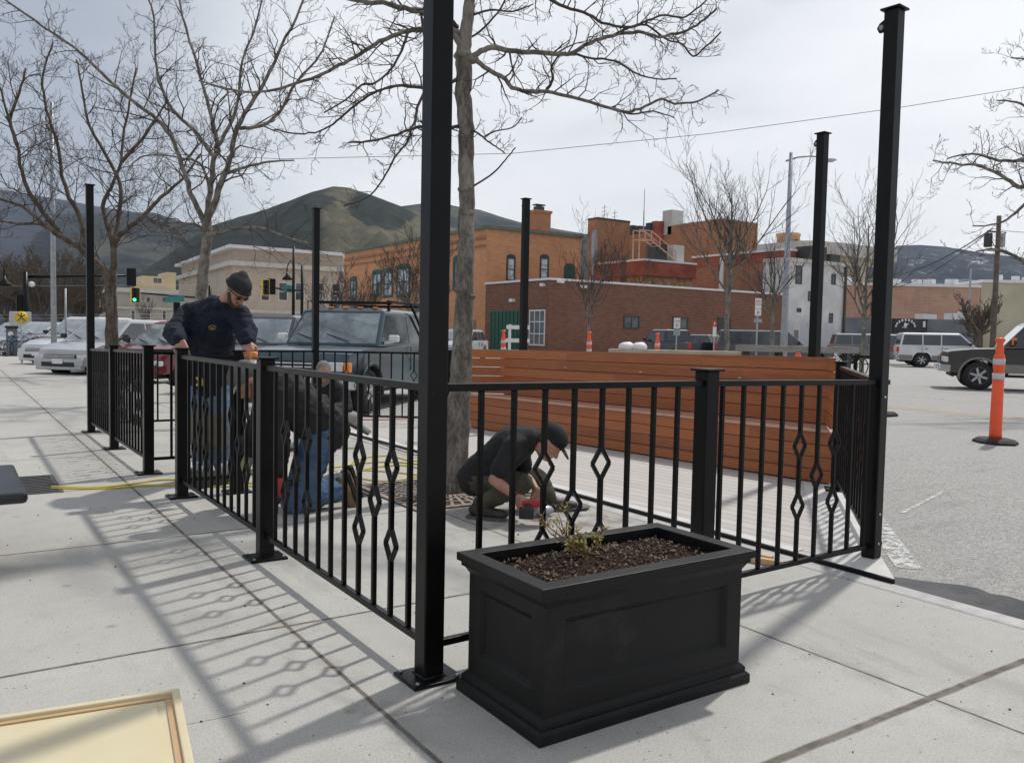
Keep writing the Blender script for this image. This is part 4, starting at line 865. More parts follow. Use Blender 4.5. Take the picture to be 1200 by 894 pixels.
def ring(mb, z0, z1, ox, oy, ix, iy, ox1=None, oy1=None):
    ox1 = ox1 or ox; oy1 = oy1 or oy; vs = []
    for (hx, hy, z) in ((ox, oy, z0), (ox1, oy1, z1), (ix, iy, z1), (ix, iy, z0)): vs += [(cx-hx, cy-hy, z), (cx+hx, cy-hy, z), (cx+hx, cy+hy, z), (cx-hx, cy+hy, z)]
    fs = []
    for k in range(4):
        for j in range(4): a_ = k*4; b_ = ((k+1) % 4)*4; fs.append((a_+j, a_+(j+1) % 4, b_+(j+1) % 4, b_+j))
    mb.add(vs, fs)
mb = MB(); ring(mb, .445, .472, HX_-.034, HY_-.029, HX_-.06, HY_-.06, HX_-.018, HY_-.014); ring(mb, .4721, .492, HX_-.010, HY_-.007, HX_-.06, HY_-.06); ring(mb, .4921, .522, HX_+.004, HY_+.004, HX_-.062, HY_-.062); mb.build('rim', M_PLT, pl, bevel=.003)
mb = MB(); ring(mb, .30, .4925, HX_-.055, HY_-.055, HX_-.063, HY_-.063); mb.build('liner', M_PLT, pl)
def soil_mat():
    g = G_('potting_soil'); n1 = g.noise(24, 5, .75); n2 = g.noise(90, 3, .8)
    c = g.mix(g.rng(n1, .35, .65), (.020, .012, .008), (.075, .045, .030)); c = g.mix(g.rng(n2, .62, .68), c, (.26, .20, .15))
    return g.done(c, .95, g.bump(g.m('ADD', n1, n2), 1, .02), .2)
mb = MB(); nx, ny = 90, 48; vs = []
for i in range(nx+1):
    for j in range(ny+1):
        x = -HX_+.064+(2*HX_-.128)*i/nx; y = -HY_+.064+(2*HY_-.128)*j/ny; v = Vector((x*9, y*9, 1.3))
        z = .474+noise.fractal(v, 1, 2, 5)*.014+.035*math.exp(-((x+.05)**2/.03+(y-.05)**2/.012))+random.uniform(-.004, .004); vs.append((cx+x, cy+y, z))
mb.add(vs, [(i*(ny+1)+j, (i+1)*(ny+1)+j, (i+1)*(ny+1)+j+1, i*(ny+1)+j+1) for i in range(nx) for j in range(ny)]); SM = soil_mat(); mb.build('soil', SM, pl)
mb = MB(); rr = random.Random(5)
for k in range(900):
    x, y = rr.uniform(-.43, .43), rr.uniform(-.2, .2); s_ = rr.uniform(.003, .009); z = .480+.035*math.exp(-((x+.05)**2/.03+(y-.05)**2/.012)); mb.ell((cx+x, cy+y, z+rr.uniform(0, .008)), (s_, s_*rr.uniform(.5, 1), s_*.6), Euler((rr.random()*3, rr.random()*3, 0)).to_matrix(), n=5)
ch_ = mb.build('bark_chips', mat('bark_chip', (.05, .03, .02), (.34, .25, .18), rough=.9, scale=30, contrast=(.45, .62)), pl); ch_['kind'] = 'stuff'
# small shrub
sh = thing('shrub', 'small sparse barberry shrub with yellow green leaves growing in the black planter', 'shrub', (2.04, 2.46, .47))
mb = MB(); tips = []; rr = random.Random(8)
def stem(p, d, l, r, lv):
    P = [p]; 
    for k in range(5): d = (d+Vector((rr.uniform(-.35, .35), rr.uniform(-.35, .35), rr.uniform(-.1, .25)))).normalized(); P.append(P[-1]+d*l/5)
    mb.tube(P, [r*(1-.12*k) for k in range(6)], 5)
    if lv: 
        for k in range(3): q = P[rr.randint(2, 5)]; stem(q, (d+Vector((rr.uniform(-1, 1), rr.uniform(-1, 1), rr.uniform(-.1, .6)))).normalized(), l*rr.uniform(.4, .6), r*.6, lv-1)
    tips.append(P)
for d in ((-.95, .3, .55), (-.85, .2, .75), (-.9, .1, .4), (.2, .1, .3), (-.7, .4, .55), (-.2, -.2, .25)): stem(Vector((2.04+d[0]*.02, 2.46, .495)), Vector(d).normalized(), .09+.10*(d[0] < -.8), .0045, 2)
mb.build('stems', mat('red_brown_twig', (.14, .06, .045), (.22, .12, .09), rough=.8), sh)
mb = MB()
for P in tips:
    for p in P[1:]:
        dens = 8 if p.z < .565 else 1
        for k in range(dens):
            if rr.random() < (.9 if p.z < .56 else .30):
                q = p+Vector((rr.gauss(0, .008), rr.gauss(0, .008), rr.gauss(0, .006))); a_ = Vector((rr.gauss(0, 1), rr.gauss(0, 1), rr.gauss(0, 1))).normalized(); b_ = a_.orthogonal().normalized(); s_ = rr.uniform(.006, .011)
                mb.add([q-a_*s_, q+b_*s_*.5, q+a_*s_, q-b_*s_*.5], [(0, 1, 2, 3)])
mb.build('leaves', mat('yellow_green_leaf', (.16, .17, .03), (.42, .34, .07), rough=.6, scale=40), sh)

# ================================================================ TRAY, BLACK TABLETOP
mb = MB(); z = .29
cr = G(210, 805, z); ang = -R_(8)
t = thing('cream_tub', 'cream plastic tub lid with a tan inner groove, bottom left corner of the photo', 'tub', (cr.x, cr.y, 0), ang)
M_CRT = mat('cream_plastic', (.66, .575, .37), (.72, .64, .44), rough=.4, scale=2, coat=.05); M_TANP = mat('tan_groove_plastic', (.50, .33, .17), (.58, .40, .22), rough=.5, scale=3)
M_CRT.node_tree.nodes['Principled BSDF'].inputs['Subsurface Weight'].default_value = .45; M_CRT.node_tree.nodes['Principled BSDF'].inputs['Subsurface Radius'].default_value = (.06, .03, .012)
w_, l_ = .95, .62
mb.box((-w_/2, -l_/2, z-.04), (w_-.06, l_-.06, .05)); mb.box((-w_/2, -l_/2, (z-.065)/2), (w_-.2, l_-.2, z-.065)); mb.build('tub_body', M_CRT, t, local=True)
mb = MB(); mb.box((-w_/2, -.011, z-.02), (w_, .022, .04)); mb.box((-w_/2, -l_+.011, z-.02), (w_, .022, .04)); mb.box((-.011, -l_/2, z-.0202), (.022, l_-.044, .04)); mb.box((-w_+.011, -l_/2, z-.0202), (.022, l_-.044, .04)); mb.build('rim', M_CRT, t, local=True, bevel=.004)
mb = MB(); 
for (c_, d_) in (((-w_/2, -.030, z-.012), (w_-.044, .019, .004)), ((-.030, -l_/2, z-.0122), (.019, l_-.09, .004))): mb.box(c_, d_)
mb.build('groove', M_TANP, t, local=True)
mb = MB(); mb.box((-w_/2-.02, -l_/2-.02, z-.011), (w_-.09, l_-.09, .007)); mb.build('lid_face', M_CRT, t, local=True)
q = G(33, 577, .45)
t = thing('black_table', 'black moulded low tabletop reaching in from the left edge of the photo', 'table', (q.x-.75, q.y+.55, 0))
mb = MB(); mb.box((0, 0, .42), (1.5, 1.1, .06), bev=.022); mb.build('table_top', mat('glossy_black_plastic', (.012, .012, .014), (.02, .02, .022), rough=.25, scale=6), t, local=True)
mb = MB(); mb.lathe([(.22, 0), (.22, .02), (.05, .05), (.05, .39)], (-.15, 0, 0), 20); mb.build('pedestal', M_BLACK, t, local=True)

# ================================================================ CABLES, LUMBER, GRATE, DEBRIS
def cable(name, label, pts, r, m, cat='cable', sub=8):
    P = [Vector(p) for p in pts]; Q = []
    for i in range(len(P)-1):
        p0, p1, p2, p3 = P[max(i-1, 0)], P[i], P[i+1], P[min(i+2, len(P)-1)]
        for k in range(sub):
            t_ = k/sub; Q.append(.5*((2*p1)+(p2-p0)*t_+(2*p0-5*p1+4*p2-p3)*t_*t_+(3*p1-p0-3*p2+p3)*t_**3))
    Q.append(P[-1]); mb = MB(); mb.tube(Q, r, 7); return tag(mb.build(name, m, loc=P[0]), label, cat)
gz = lambda px, py, z=.009: G(px, py, z)
cable('extension_cord', 'yellow extension cord running from the metal cover under the railing', [gz(60, 570), gz(110, 571), gz(150, 567), gz(190, 562), gz(230, 563), gz(290, 566), gz(345, 556), gz(400, 546), gz(450, 541), gz(500, 545), gz(530, 552)], .008, M_YEL)
cable('extension_cord', 'second yellow cord running beside the first across the pavement', [gz(60, 572), gz(125, 572), gz(170, 569), gz(215, 568), gz(280, 570), gz(335, 564), gz(385, 556), gz(420, 551), gz(470, 554), gz(505, 559)], .007, M_YEL)
cable('extension_cord', 'loose yellow coil of cord on the ground behind the kneeling man\'s boot', [gz(400, 560), gz(430, 549), gz(470, 545), gz(500, 552), gz(480, 560), gz(440, 563), gz(405, 553), gz(420, 538), gz(455, 534), gz(485, 540), gz(520, 536)], .007, M_YEL)
cable('extension_cord', 'thin black cable lying across the deck behind the railing', [gz(395, 505, .03), gz(430, 515, .03), gz(470, 528, .03), gz(500, 536, .03), gz(560, 548, .03)], .006, M_RUB)
cable('extension_cord', 'red cable lying beyond the deck near the blue truck', [gz(350, 494), gz(400, 492), gz(440, 492), gz(480, 490), gz(520, 488)], .008, mat('red_cable_jacket', (.45, .04, .04), (.55, .07, .06), rough=.5))
for k, (pa, pb) in enumerate((((872, 648), (905, 655)), ((876, 654), (918, 661)))):
    a_, b_ = gz(*pa, .02), gz(*pb, .02); mb = MB(); mb.beam(a_, b_, .036, .034); tag(mb.build('lumber_offcut', mat('pale_pine', (.52, .33, .16), (.66, .46, .26), rough=.7, scale=12), loc=a_), ('pale pine stick lying at the deck edge, the shorter one', 'pale pine stick lying at the deck edge, the longer front one')[k], 'wood offcut')
# tree grate
tg = thing('tree_grate', 'square cast iron grate with radiating slots around the foot of the near tree', 'grate', (3.5, 6.15, 0))
M_GRT = mat('rusty_cast_grate', (.22, .17, .14), (.36, .30, .26), rough=.85, scale=12); gcx, gcy, gs = 3.5, 6.15, .62
mb = MB(); mb.box((gcx, gcy, .002), (gs*2, gs*2, .003)); mb.build('pit', mat('dirt_in_grate', (.05, .035, .025), (.10, .07, .05), rough=1, scale=30, bump=.6), tg)
mb = MB()
for s_ in (-1, 1): mb.box((gcx+s_*(gs-.03), gcy, .009), (.05, gs*2, .010)); mb.box((gcx, gcy+s_*(gs-.03), .0092), (gs*2-.1, .05, .010))
for k in range(40):
    a_ = 2*math.pi*k/40; e_ = gs/max(abs(math.cos(a_)), abs(math.sin(a_)))-.04; mb.beam((gcx+.2*math.cos(a_), gcy+.2*math.sin(a_), .009), (gcx+e_*math.cos(a_), gcy+e_*math.sin(a_), .009), .026, .008)
for r_ in (.2, .34, .47): 
    pts = [(gcx+r_*math.cos(2*math.pi*k/32), gcy+r_*math.sin(2*math.pi*k/32), .0095) for k in range(33)]
    for a_, b_ in zip(pts, pts[1:]): mb.beam(a_, b_, .022, .007)
mb.build('bars', M_GRT, tg)
tg = thing('tree_grate', 'dark cast iron grate in the pavement behind the kneeling man', 'grate', (2.95, 6.5, 0))
# ================================================================ DELINEATORS
def delineator(label, x, y, z, h=1.43, rz=0, group='orange delineator posts in the street'):
    t = thing('traffic_delineator', label, 'traffic post', (x, y, z), rz, group); k = h/1.43
    mb = MB(); oc = lambda r, z_: [(r*math.cos(math.pi/4*(i+.5)), r*.72*math.sin(math.pi/4*(i+.5)), z_) for i in range(8)]
    vs = oc(.36, 0)+oc(.36, .03)+oc(.30, .062); mb.add(vs, [tuple(range(7, -1, -1)), tuple(range(16, 24))]+[(r*8+i, r*8+(i+1) % 8, (r+1)*8+(i+1) % 8, (r+1)*8+i) for r in (0, 1) for i in range(8)]); mb.build('base', M_RUB, t, local=True)
    mb = MB(); mb.lathe([(.082, .058), (.078, .12), (.072, h*.60), (.066, h*.605), (.066, h*.70), (.072, h*.705), (.074, h*.80), (.064, h*.83), (.048, h*.86), (.052, h*.90), (.038, h*.925), (.036, h*.95), (.060, h*.965), (.062, h*.985), (.045, h)], n=20); tb = mb.build('tube', M_ORG, t, local=True)
    for z0_, z1_ in ((h*.605, h*.665), (h*.745, h*.80)): mb = MB(); mb.lathe([(.0755, z0_), (.0755, z1_)], n=20); mb.build('reflective_band', M_REFL, t, local=True)
    return t
c = G(1166, 519, 0); delineator('nearest bright orange post with silver bands, on a black base at right', c.x, c.y, 0.0, rz=.9)
for px, lab in ((590, 'orange post behind the left end of the bench near the green door'), (690.5, 'orange post behind the bench below the bare shrub tree'), (770.5, 'orange post behind the bench left of the small dark pickup'), (936, 'short faded orange post behind the right half of the bench')):
    p = W(px, 400, 24 if px != 936 else 20); delineator(lab, p.x, p.y, 0, 1.48 if px != 936 else 1.20)
p = G(1033, 487, 0); mb = MB()
oc = lambda r, z_: [(p.x+r*math.cos(math.pi/4*(i+.5)), p.y+r*.72*math.sin(math.pi/4*(i+.5)), z_) for i in range(8)]
mb.add(oc(.36, 0)+oc(.36, .035)+oc(.30, .07), [tuple(range(7, -1, -1)), tuple(range(16, 24))]+[(r*8+i, r*8+(i+1) % 8, (r+1)*8+(i+1) % 8, (r+1)*8+i) for r in (0, 1) for i in range(8)])
tag(mb.build('rubber_base', M_RUB, loc=p), 'flat black rubber base lying in the street just right of the tall right post', 'base')
# timber barrier + sacks behind the bench
def plank_at(pxa, pxb, py0, D, h, th, m, name, label, cat, legs=True):
    a_, b_ = W(pxa, py0, D), W(pxb, py0, D); zt = (a_.z+b_.z)/2; t = thing(name, label, cat, (a_.x, a_.y, 0)); mb = MB(); mb.beam((a_.x, a_.y, zt-h/2), (b_.x, b_.y, zt-h/2), th, h); mb.build('board', m, t)
    if legs:
        mb = MB(); 
        for f_ in (.06, .35, .65, .94): q = a_.lerp(b_, f_); mb.box((q.x, q.y, (zt-h)/2), (.1, .1, zt-h))
        mb.build('leg', M_FRD, t)
    return zt
M_WTH = mat('weathered_grey_timber', (.20, .19, .17), (.34, .32, .29), rough=.9, scale=6, stretch=(1, 1, 6))
plank_at(866, 1000, 405.5, 15, .11, .5, M_WTH, 'timber_barrier', 'weathered grey timber rail behind the right half of the bench', 'barrier')
zt = plank_at(715, 868, 410.5, 16, .10, .6, mat('pale_timber', (.40, .33, .25), (.52, .44, .34), rough=.9, scale=4), 'timber_barrier', 'low pale timber ledge behind the bench, carrying the white sacks', 'barrier')
for k, (px, r_) in enumerate(((734, .17), (749, .17))):
    q = W(px, 409, 16); mb = MB(); mb.ell((q.x, q.y, zt+.045), (r_, r_*.8, .095), n=14); mb.ell((q.x+.06, q.y, zt+.07), (r_*.55, r_*.5, .075), n=12)
    tag(mb.build('sack', M_SNOW, loc=q), ('plump white sack on the timber ledge behind the bench, left one', 'plump white sack on the timber ledge behind the bench, right one')[k], 'sack', 'white sacks on the ledge')
p = W(606, 400, 30); t = thing('barricade', 'cream folding barricade in front of the green garage door', 'barricade', (p.x, p.y, 0)); rt = Vector((RT.x, RT.y, 0)).normalized()
for s_ in (-.27, .27): mb = MB(); q = p+rt*s_; mb.beam((q.x, q.y, 0), (q.x, q.y, 1.72), .09, .06); mb.build('leg', M_WHITE, t)
for z_ in (.75, 1.15, 1.62): mb = MB(); a_ = p-rt*.42; b_ = p+rt*.42; mb.beam((a_.x, a_.y-.05, z_), (b_.x, b_.y-.05, z_), .05, .14); mb.build('board', M_WHITE, t)

# ================================================================ POLES, SIGNS, SIGNALS
def pole(mb, x, y, z0, z1, r0, r1, n=10): mb.tube([(x, y, z0), (x, y, z1)], [r0, r1], n)
p = G(63.5, 428); t = thing('street_light_pole', 'plain pale grey lamp pole on the left pavement beyond the bike racks', 'pole', (p.x, p.y, 0)); zt = hz(p, 120)
mb = MB(); pole(mb, p.x, p.y, 0, zt, .10, .06); mb.build('pole', M_GALV, t); mb = MB(); mb.box((p.x, p.y, .02), (.36, .36, .04)); mb.build('base_plate', M_GALV, t)
p = G(77.5, 433); t = thing('sign_post', 'thin grey sign post on the left pavement right of the lamp pole', 'sign post', (p.x, p.y, 0)); mb = MB(); pole(mb, p.x, p.y, 0, hz(p, 338), .03, .03, 6); mb.build('pole', M_GALV, t)
# black mast with signal arm
p = W(30.5, 400, 46); p.z = 0; t = thing('traffic_signal_mast', 'black traffic signal mast with a long arm on the far left', 'traffic signal', p); zt = hz(p, 319)
mb = MB(); pole(mb, p.x, p.y, 0, zt, .17, .13); mb.build('pole', M_BLACK, t)
e_ = W(157, 323, 46+2); s_ = W(31, 324.5, 46); mb = MB(); mb.tube([s_, e_], [.11, .06], 8); mb.build('arm', M_BLACK, t)
def signal(root, q, D, lit=None, housing=M_BLACK, w=.42, h=1.15, back=False):
    mb = MB(); mb.box(q, (w, .35, h), bev=.03); s = mb.build('signal_head', housing, root)
    if not back:
        mb = MB(); mb.box(q-Vector((FW.x, FW.y, 0))*.0+Vector((0, -.2, 0)), (w*.8, .03, h*.94)); mb.build('face', M_DPL, s)
        for k in range(3):
            c_ = q+Vector((-.1, -.23, h*.31*(1-k))); m_ = M_DPL
            if lit == k: m_ = mat('lit_green_lens', (.05, .7, .35), rough=.3, emit=(.05, 1, .45, 2.6))
            mb = MB(); mb.ell(c_, (.12, .05, .12), n=10); mb.build('lens', m_, s)
            mb = MB(); mb.tube([c_+Vector((0, .02, .02)), c_+Vector((0, -.16, .03))], [.14, .13], 8, caps=False); mb.build('visor', M_DPL, s)
    return s
signal(t, W(153.5, 325, 47.5), 47, back=True, h=1.0, w=.5)
q = W(25, 357, 46); signal(t, q, 46, back=True, w=.5, h=1.1)
for px in (37,): q = W(px, 333, 46); mb = MB(); mb.ell(q, (.18, .18, .16), n=8); mb.tube([W(31, 333, 46), q], .04, 5); mb.build('camera_dome', M_SNOW, t)
p = W(25, 372, 30); t = thing('warning_sign', 'round yellow sign with a cross on a thin pole at the far left', 'sign', (p.x, p.y, 0)); mb = MB(); pole(mb, p.x, p.y, 0, p.z, .03, .03, 6); mb.build('pole', M_GALV, t)
mb = MB(); mb.lathe([(.22, -.008), (.22, .008)], (0, 0, 0), 24, axis='Y'); s = mb.build('plate', mat('yellow_sign_face', (.75, .50, .02), (.80, .56, .03), rough=.4), t, loc=(0, 0, 0)); s.location = p; s.rotation_euler = (0, 0, -R_(5)); s.matrix_parent_inverse = world_of(t).inverted()
mb = MB(); 
for a_ in (1, -1): mb.beam((-.12, -.013, -.12*a_), (.12, -.013, .12*a_), .03, .006, up=(0, 1, 0))
mb.box((0, -.013, .0), (.03, .006, .34)) ; s2 = mb.build('cross_mark', M_DPL, t, loc=(0, 0, 0)); s2.location = p; s2.rotation_euler = (0, 0, -R_(5))
# green-lit signal on arm from the right, street name blade
q = W(158.5, 346, 60); m0 = W(246, 350, 66); m0z = Vector((m0.x, m0.y, 0)); t = thing('traffic_signal_mast', 'traffic signal arm with a green light and teal name sign, left of the standing man', 'traffic signal', m0z)
mb = MB(); pole(mb, m0.x, m0.y, 0, m0.z+1, .15, .12); mb.build('pole', M_BLACK, t); mb = MB(); mb.tube([m0, W(160, 343, 60)], [.10, .05], 7); mb.build('arm', M_BLACK, t)
signal(t, q, 60, lit=2, housing=mat('yellow_signal_housing', (.72, .42, .02), (.78, .5, .03), rough=.5), w=.62, h=1.1)
mb = MB(); a_, b_ = W(196, 351.5, 62.5), W(217, 350, 64); mb.beam(a_-Vector((.15, .3, 0)), b_-Vector((.15, .3, 0)), .04, .45); mb.build('name_plate', mat('teal_sign_face', (.03, .17, .17), (.05, .22, .22), rough=.4), t)
for px, py in ((207, 362), (214, 372)): signal(t, W(px, py, 64), 64, back=True, w=.45, h=1.0)
# acorn / pendant street lamps
def pend(px_pole, pytop, D, px_l, py_l, label):
    p = W(px_pole, 400, D); p.z = 0; t = thing('street_lamp', label, 'street lamp', p); zt = hz(p, pytop); mb = MB(); pole(mb, p.x, p.y, 0, zt, .12, .08); mb.build('pole', M_BLACK, t)
    q = W(px_l, py_l, D); mb = MB(); mb.tube([(p.x, p.y, q.z+.9), ((p.x+q.x)/2, (p.y+q.y)/2, q.z+1.1), (q.x, q.y, q.z+.7), (q.x, q.y, q.z+.3)], .04, 6); mb.build('arm', M_BLACK, t)
    mb = MB(); mb.lathe([(.05, .35), (.10, .15), (.30, -.05), (.34, -.18), (.0, -.2)], q, 14); mb.build('lamp_shade', M_BLACK, t)
pend(343.5, 289, 56, 336.5, 325, 'black pendant street lamp in front of the tan stone hall')
p = W(353.5, 400, 60); p.z = 0; t = thing('traffic_signal_mast', 'black signal post with a teal name sign right of the pendant lamp', 'traffic signal', p); mb = MB(); pole(mb, p.x, p.y, 0, hz(p, 311), .12, .09); mb.build('pole', M_BLACK, t)
mb = MB(); mb.tube([W(353, 341, 60), W(305, 336, 58)], [.08, .05], 6); mb.build('arm', M_BLACK, t); mb = MB(); a_, b_ = W(333, 338, 59), W(345, 339, 60); mb.beam(a_, b_, .04, .5); mb.build('name_plate', MATS['teal_sign_face'], t)
signal(t, W(311, 337, 58), 58, housing=MATS['yellow_signal_housing'], w=.5, h=1.1); signal(t, W(318, 336, 58.5), 58, back=True, w=.5, h=1.1)
pend(-6, 320, 42, 5, 331, 'black pendant street lamp cut by the left edge of the photo')
# tall grey street light
p = W(918.5, 405, 36); p.z = 0; t = thing('street_light', 'tall grey street light with a curved arm, behind the right half of the bench', 'street lamp', p); zt = hz(p, 179)
mb = MB(); mb.tube([(p.x, p.y, 0), (p.x, p.y, 3), (p.x, p.y, zt)], [.155, .14, .07], 12); mb.build('pole', M_GALV, t)
q = W(921, 189, 36); mb = MB(); mb.tube([q, W(935, 184.5, 36), W(950, 183, 36), W(966, 184.5, 36), W(970, 186, 36)], [.045, .04, .04, .04, .04], 7); mb.build('arm', M_GALV, t)
q = W(973, 187.5, 36); mb = MB(); mb.ell(q, (.28, .14, .07), Matrix.Rotation(-yaw, 3, 'Z'), n=12); mb.ell(q-Vector((0, 0, .06)), (.17, .1, .05), Matrix.Rotation(-yaw, 3, 'Z'), n=10); mb.build('lamp_head', M_CON, t)
p = W(1133.5, 400, 90); p.z = 0; t = thing('street_light', 'distant grey street light with a curved arm in front of the pink brick shop', 'street lamp', p)
mb = MB(); pole(mb, p.x, p.y, 0, hz(p, 315), .13, .09, 6); mb.build('pole', M_GALV, t); mb = MB(); mb.tube([W(1133.5, 315, 90), W(1136, 309.5, 90), W(1142, 307.5, 90), W(1149, 308, 90)], .07, 5); mb.build('arm', M_GALV, t); mb = MB(); mb.ell(W(1149, 308.5, 90), (.45, .25, .14), n=8); mb.build('lamp_head', M_SNOW, t)
# utility pole
p = W(1163.5, 400, 64); p.z = 0; t = thing('utility_pole', 'brown wooden utility pole carrying two grey transformers at the right', 'utility pole', p); zt = hz(p, 253)
M_PWD = mat('creosoted_pole', (.09, .07, .055), (.16, .13, .105), rough=.9, scale=3)
mb = MB(); mb.tube([(p.x, p.y, 0), (p.x, p.y, zt)], [.22, .16], 10); mb.build('pole', M_PWD, t)
for px, c_ in ((1158, M_FRD), (1173, M_GALV)): q = W(px, 281, 64); mb = MB(); mb.lathe([(.26, -.55), (.30, -.5), (.30, .42), (.24, .5)], q, 14); mb.build('transformer', c_, t)
mb = MB(); a_, b_ = W(1157, 271, 64), W(1179, 273, 64); mb.beam(a_, b_, .1, .12); mb.build('crossarm', M_PWD, t)
tp = W(1163, 268, 64); k_ = 0
for (e_, sag, r_, lab) in ((W(1045, 338, 110), .8, .03, 'sagging power line running left from the utility pole, lower one'), (W(1045, 322, 120), .8, .05, 'thick sagging cable bundle left of the utility pole'), (W(1290, 262, 50), .4, .02, 'power line running right from the utility pole')):
    mb = MB(); mb.tube([tp.lerp(e_, i/16)-Vector((0, 0, sag*4*(i/16)*(1-i/16))) for i in range(17)], r_, 5); tag(mb.build('power_line', M_TWIG, loc=tp), lab, 'wire')
pts = [W(-80, 168, 60), W(330, 186.5, 50), W(600, 180, 48), W(830, 157, 47), W(1050, 127, 46), W(1290, 88, 45)]
mb = MB(); mb.tube(pts, .016, 5); tag(mb.build('power_line', M_TWIG, loc=pts[2]), 'long thin wire crossing the whole sky', 'wire')
for y0, x1 in ((336, 260), (374, 250), (370, 240)):
    a_, b_ = W(-60, y0-.5, 70), W(x1, y0-2, 80); mb = MB(); mb.tube([a_, b_], .02, 4); tag(mb.build('power_line', M_GALV, loc=a_), {336: 'thin pale wire across the far left, highest of three', 374: 'thin pale wire across the far left, lowest of three', 370: 'thin pale wire across the far left, middle one'}[y0], 'wire')
# parking signs behind the bench
def psign(px, py0, py1, wpx, D, label, kind, extra=None):
    p = W(px, (py0+py1)/2, D); g_ = Vector((p.x, p.y, 0)); t = thing('parking_sign', label, 'sign', g_); mb = MB(); zt = hz(p, py0+1); pole(mb, p.x+FW.x*.04, p.y+FW.y*.04, 0, zt, .03, .03, 6); mb.build('post', M_GALV, t)
    w = wpx*D/FPX
    def plate(y0, y1, m, nm='plate', wf=1, dx=0):
        z1_, z0_ = hz(p, y0), hz(p, y1); a_ = g_-rt*w*wf/2+rt*dx; b_ = g_+rt*w*wf/2+rt*dx; mb = MB(); mb.beam((a_.x, a_.y, (z0_+z1_)/2), (b_.x, b_.y, (z0_+z1_)/2), .012, z1_-z0_); mb.build(nm, m, t); return z0_, z1_
    def text(s_, y0, y1, m, sz=None):
        z1_, z0_ = hz(p, y0), hz(p, y1); q = g_-Vector((FW.x, FW.y, 0)).normalized()*.012; letters(s_, (q.x, q.y, z0_), (z1_-z0_)*1.25, m, t, -yaw, ext=.002)
    return plate, text
M_RDS = mat('red_sign_ink', (.55, .03, .03), (.62, .05, .04), rough=.5); M_GNS = mat('green_sign_ink', (.03, .22, .10), (.05, .28, .14), rough=.5)
pf, tx = psign(793.5, 372, 384, 7.5, 30, 'white parking sign with a small green plate below, in front of the dark pickup', 0); pf(372.5, 385, M_WHITE); pf(386, 393, M_GALV); tx('P', 379, 384, M_GNS); tx('2 HR', 375, 377.6, M_RDS)
pf, tx = psign(837.5, 376, 395, 4.2, 30, 'narrow red and white parking sign left of the tall bare tree', 0); pf(376, 382.5, M_RDS); pf(383, 394.5, M_WHITE); tx('P', 377, 381.5, M_WHITE)
pf, tx = psign(888.5, 349, 372, 7.4, 26, 'stack of white parking signs with a small green plate in front of the grey van', 0); pf(349.5, 362, M_WHITE); pf(362.6, 370, M_WHITE); pf(373.6, 378, M_GALV, wf=1.25)
tx('NO', 351.5, 354.5, M_RDS); tx('PARKING', 355.8, 357.4, M_RDS); tx('P', 364, 369, M_GNS)
p = W(913-0, 400, 40)
# meters, kiosk and bicycles at left
p = G(14, 417); t = thing('parking_kiosk', 'dark grey parking pay station left of the bikes', 'kiosk', (p.x, p.y, 0)); hk = hz(p, 385)
mb = MB(); mb.box((p.x, p.y, hk*.5), (.42, .34, hk), bev=.04); mb.build('body', M_GREYW, t); mb = MB(); mb.box((p.x, p.y, hk+.06), (.5, .42, .12), bev=.03); mb.build('cap', M_DPL, t); mb = MB(); mb.lathe([(.11, -.02), (.11, .02)], (p.x-.05, p.y-.19, hk*.8), 14, axis='Y'); mb.build('dial', M_SNOW, t)
p = G(26, 414); t = thing('utility_cabinet', 'pale grey signal control cabinet behind the parking kiosk', 'cabinet', (p.x, p.y, 0)); mb = MB(); mb.box((p.x, p.y+1, 1.0), (.9, .6, 2.0), bev=.03); mb.build('body', M_CON, t); mb = MB(); mb.box((p.x, p.y+.695, 1.0), (.7, .01, 1.7)); mb.build('door', M_CON, t)
def bike(x, y, rz, k, label):
    t = thing('bicycle', label, 'bicycle', (x, y, 0), rz, 'bicycles parked at the racks')
    for wx in (-.52, .52):
        mb = MB(); pts = [(wx+.33*math.cos(2*math.pi*i/18), 0, .34+.33*math.sin(2*math.pi*i/18)) for i in range(19)]; mb.tube(pts, .02, 5, caps=False); w_ = mb.build('wheel', M_RUB, t, local=True)
        mb = MB()
        for i in range(8): a_ = math.pi*i/8; mb.tube([(wx-.32*math.cos(a_), 0, .34-.32*math.sin(a_)), (wx+.32*math.cos(a_), 0, .34+.32*math.sin(a_))], .003, 3)
        mb.build('spokes', M_GALV, w_, local=True)
    mb = MB(); A_, B_, C_, D_, E_, F_ = Vector((-.52, 0, .34)), Vector((-.08, 0, .32)), Vector((-.2, 0, .80)), Vector((.36, 0, .82)), Vector((.52, 0, .34)), Vector((.33, 0, .92))
    for a_, b_ in ((A_, B_), (A_, C_), (B_, C_), (C_, D_), (B_, D_), (D_, E_), (D_, F_)): mb.tube([a_, b_], .018, 6)
    mb.build('frame', mat(('blue_bike_paint', 'red_bike_paint', 'silver_bike_paint')[k % 3], ((.05, .10, .22), (.25, .04, .03), (.4, .4, .4))[k % 3], rough=.35), t, local=True)
    mb = MB(); mb.ell((-.22, 0, .88), (.13, .06, .03), n=8); mb.build('saddle', M_DPL, t, local=True)
    mb = MB(); mb.tube([(.30, -.26, .98), (.36, -.2, .96), (.34, 0, .95), (.36, .2, .96), (.30, .26, .98)], .014, 6); mb.build('handlebar', M_DPL, t, local=True)
for k in range(7):
    px = 22+k*5.6; p = G(px, 417.5-.7*(k % 2)-.1*k); bike(p.x, p.y, .35+.1*(k % 3), k, f'{("dark", "red framed", "silver")[k % 3]} parked bicycle, {("farthest left", "second from the left", "third from the left", "middle", "third from the right", "second from the right", "farthest right")[k]} in the row by the lamp pole')
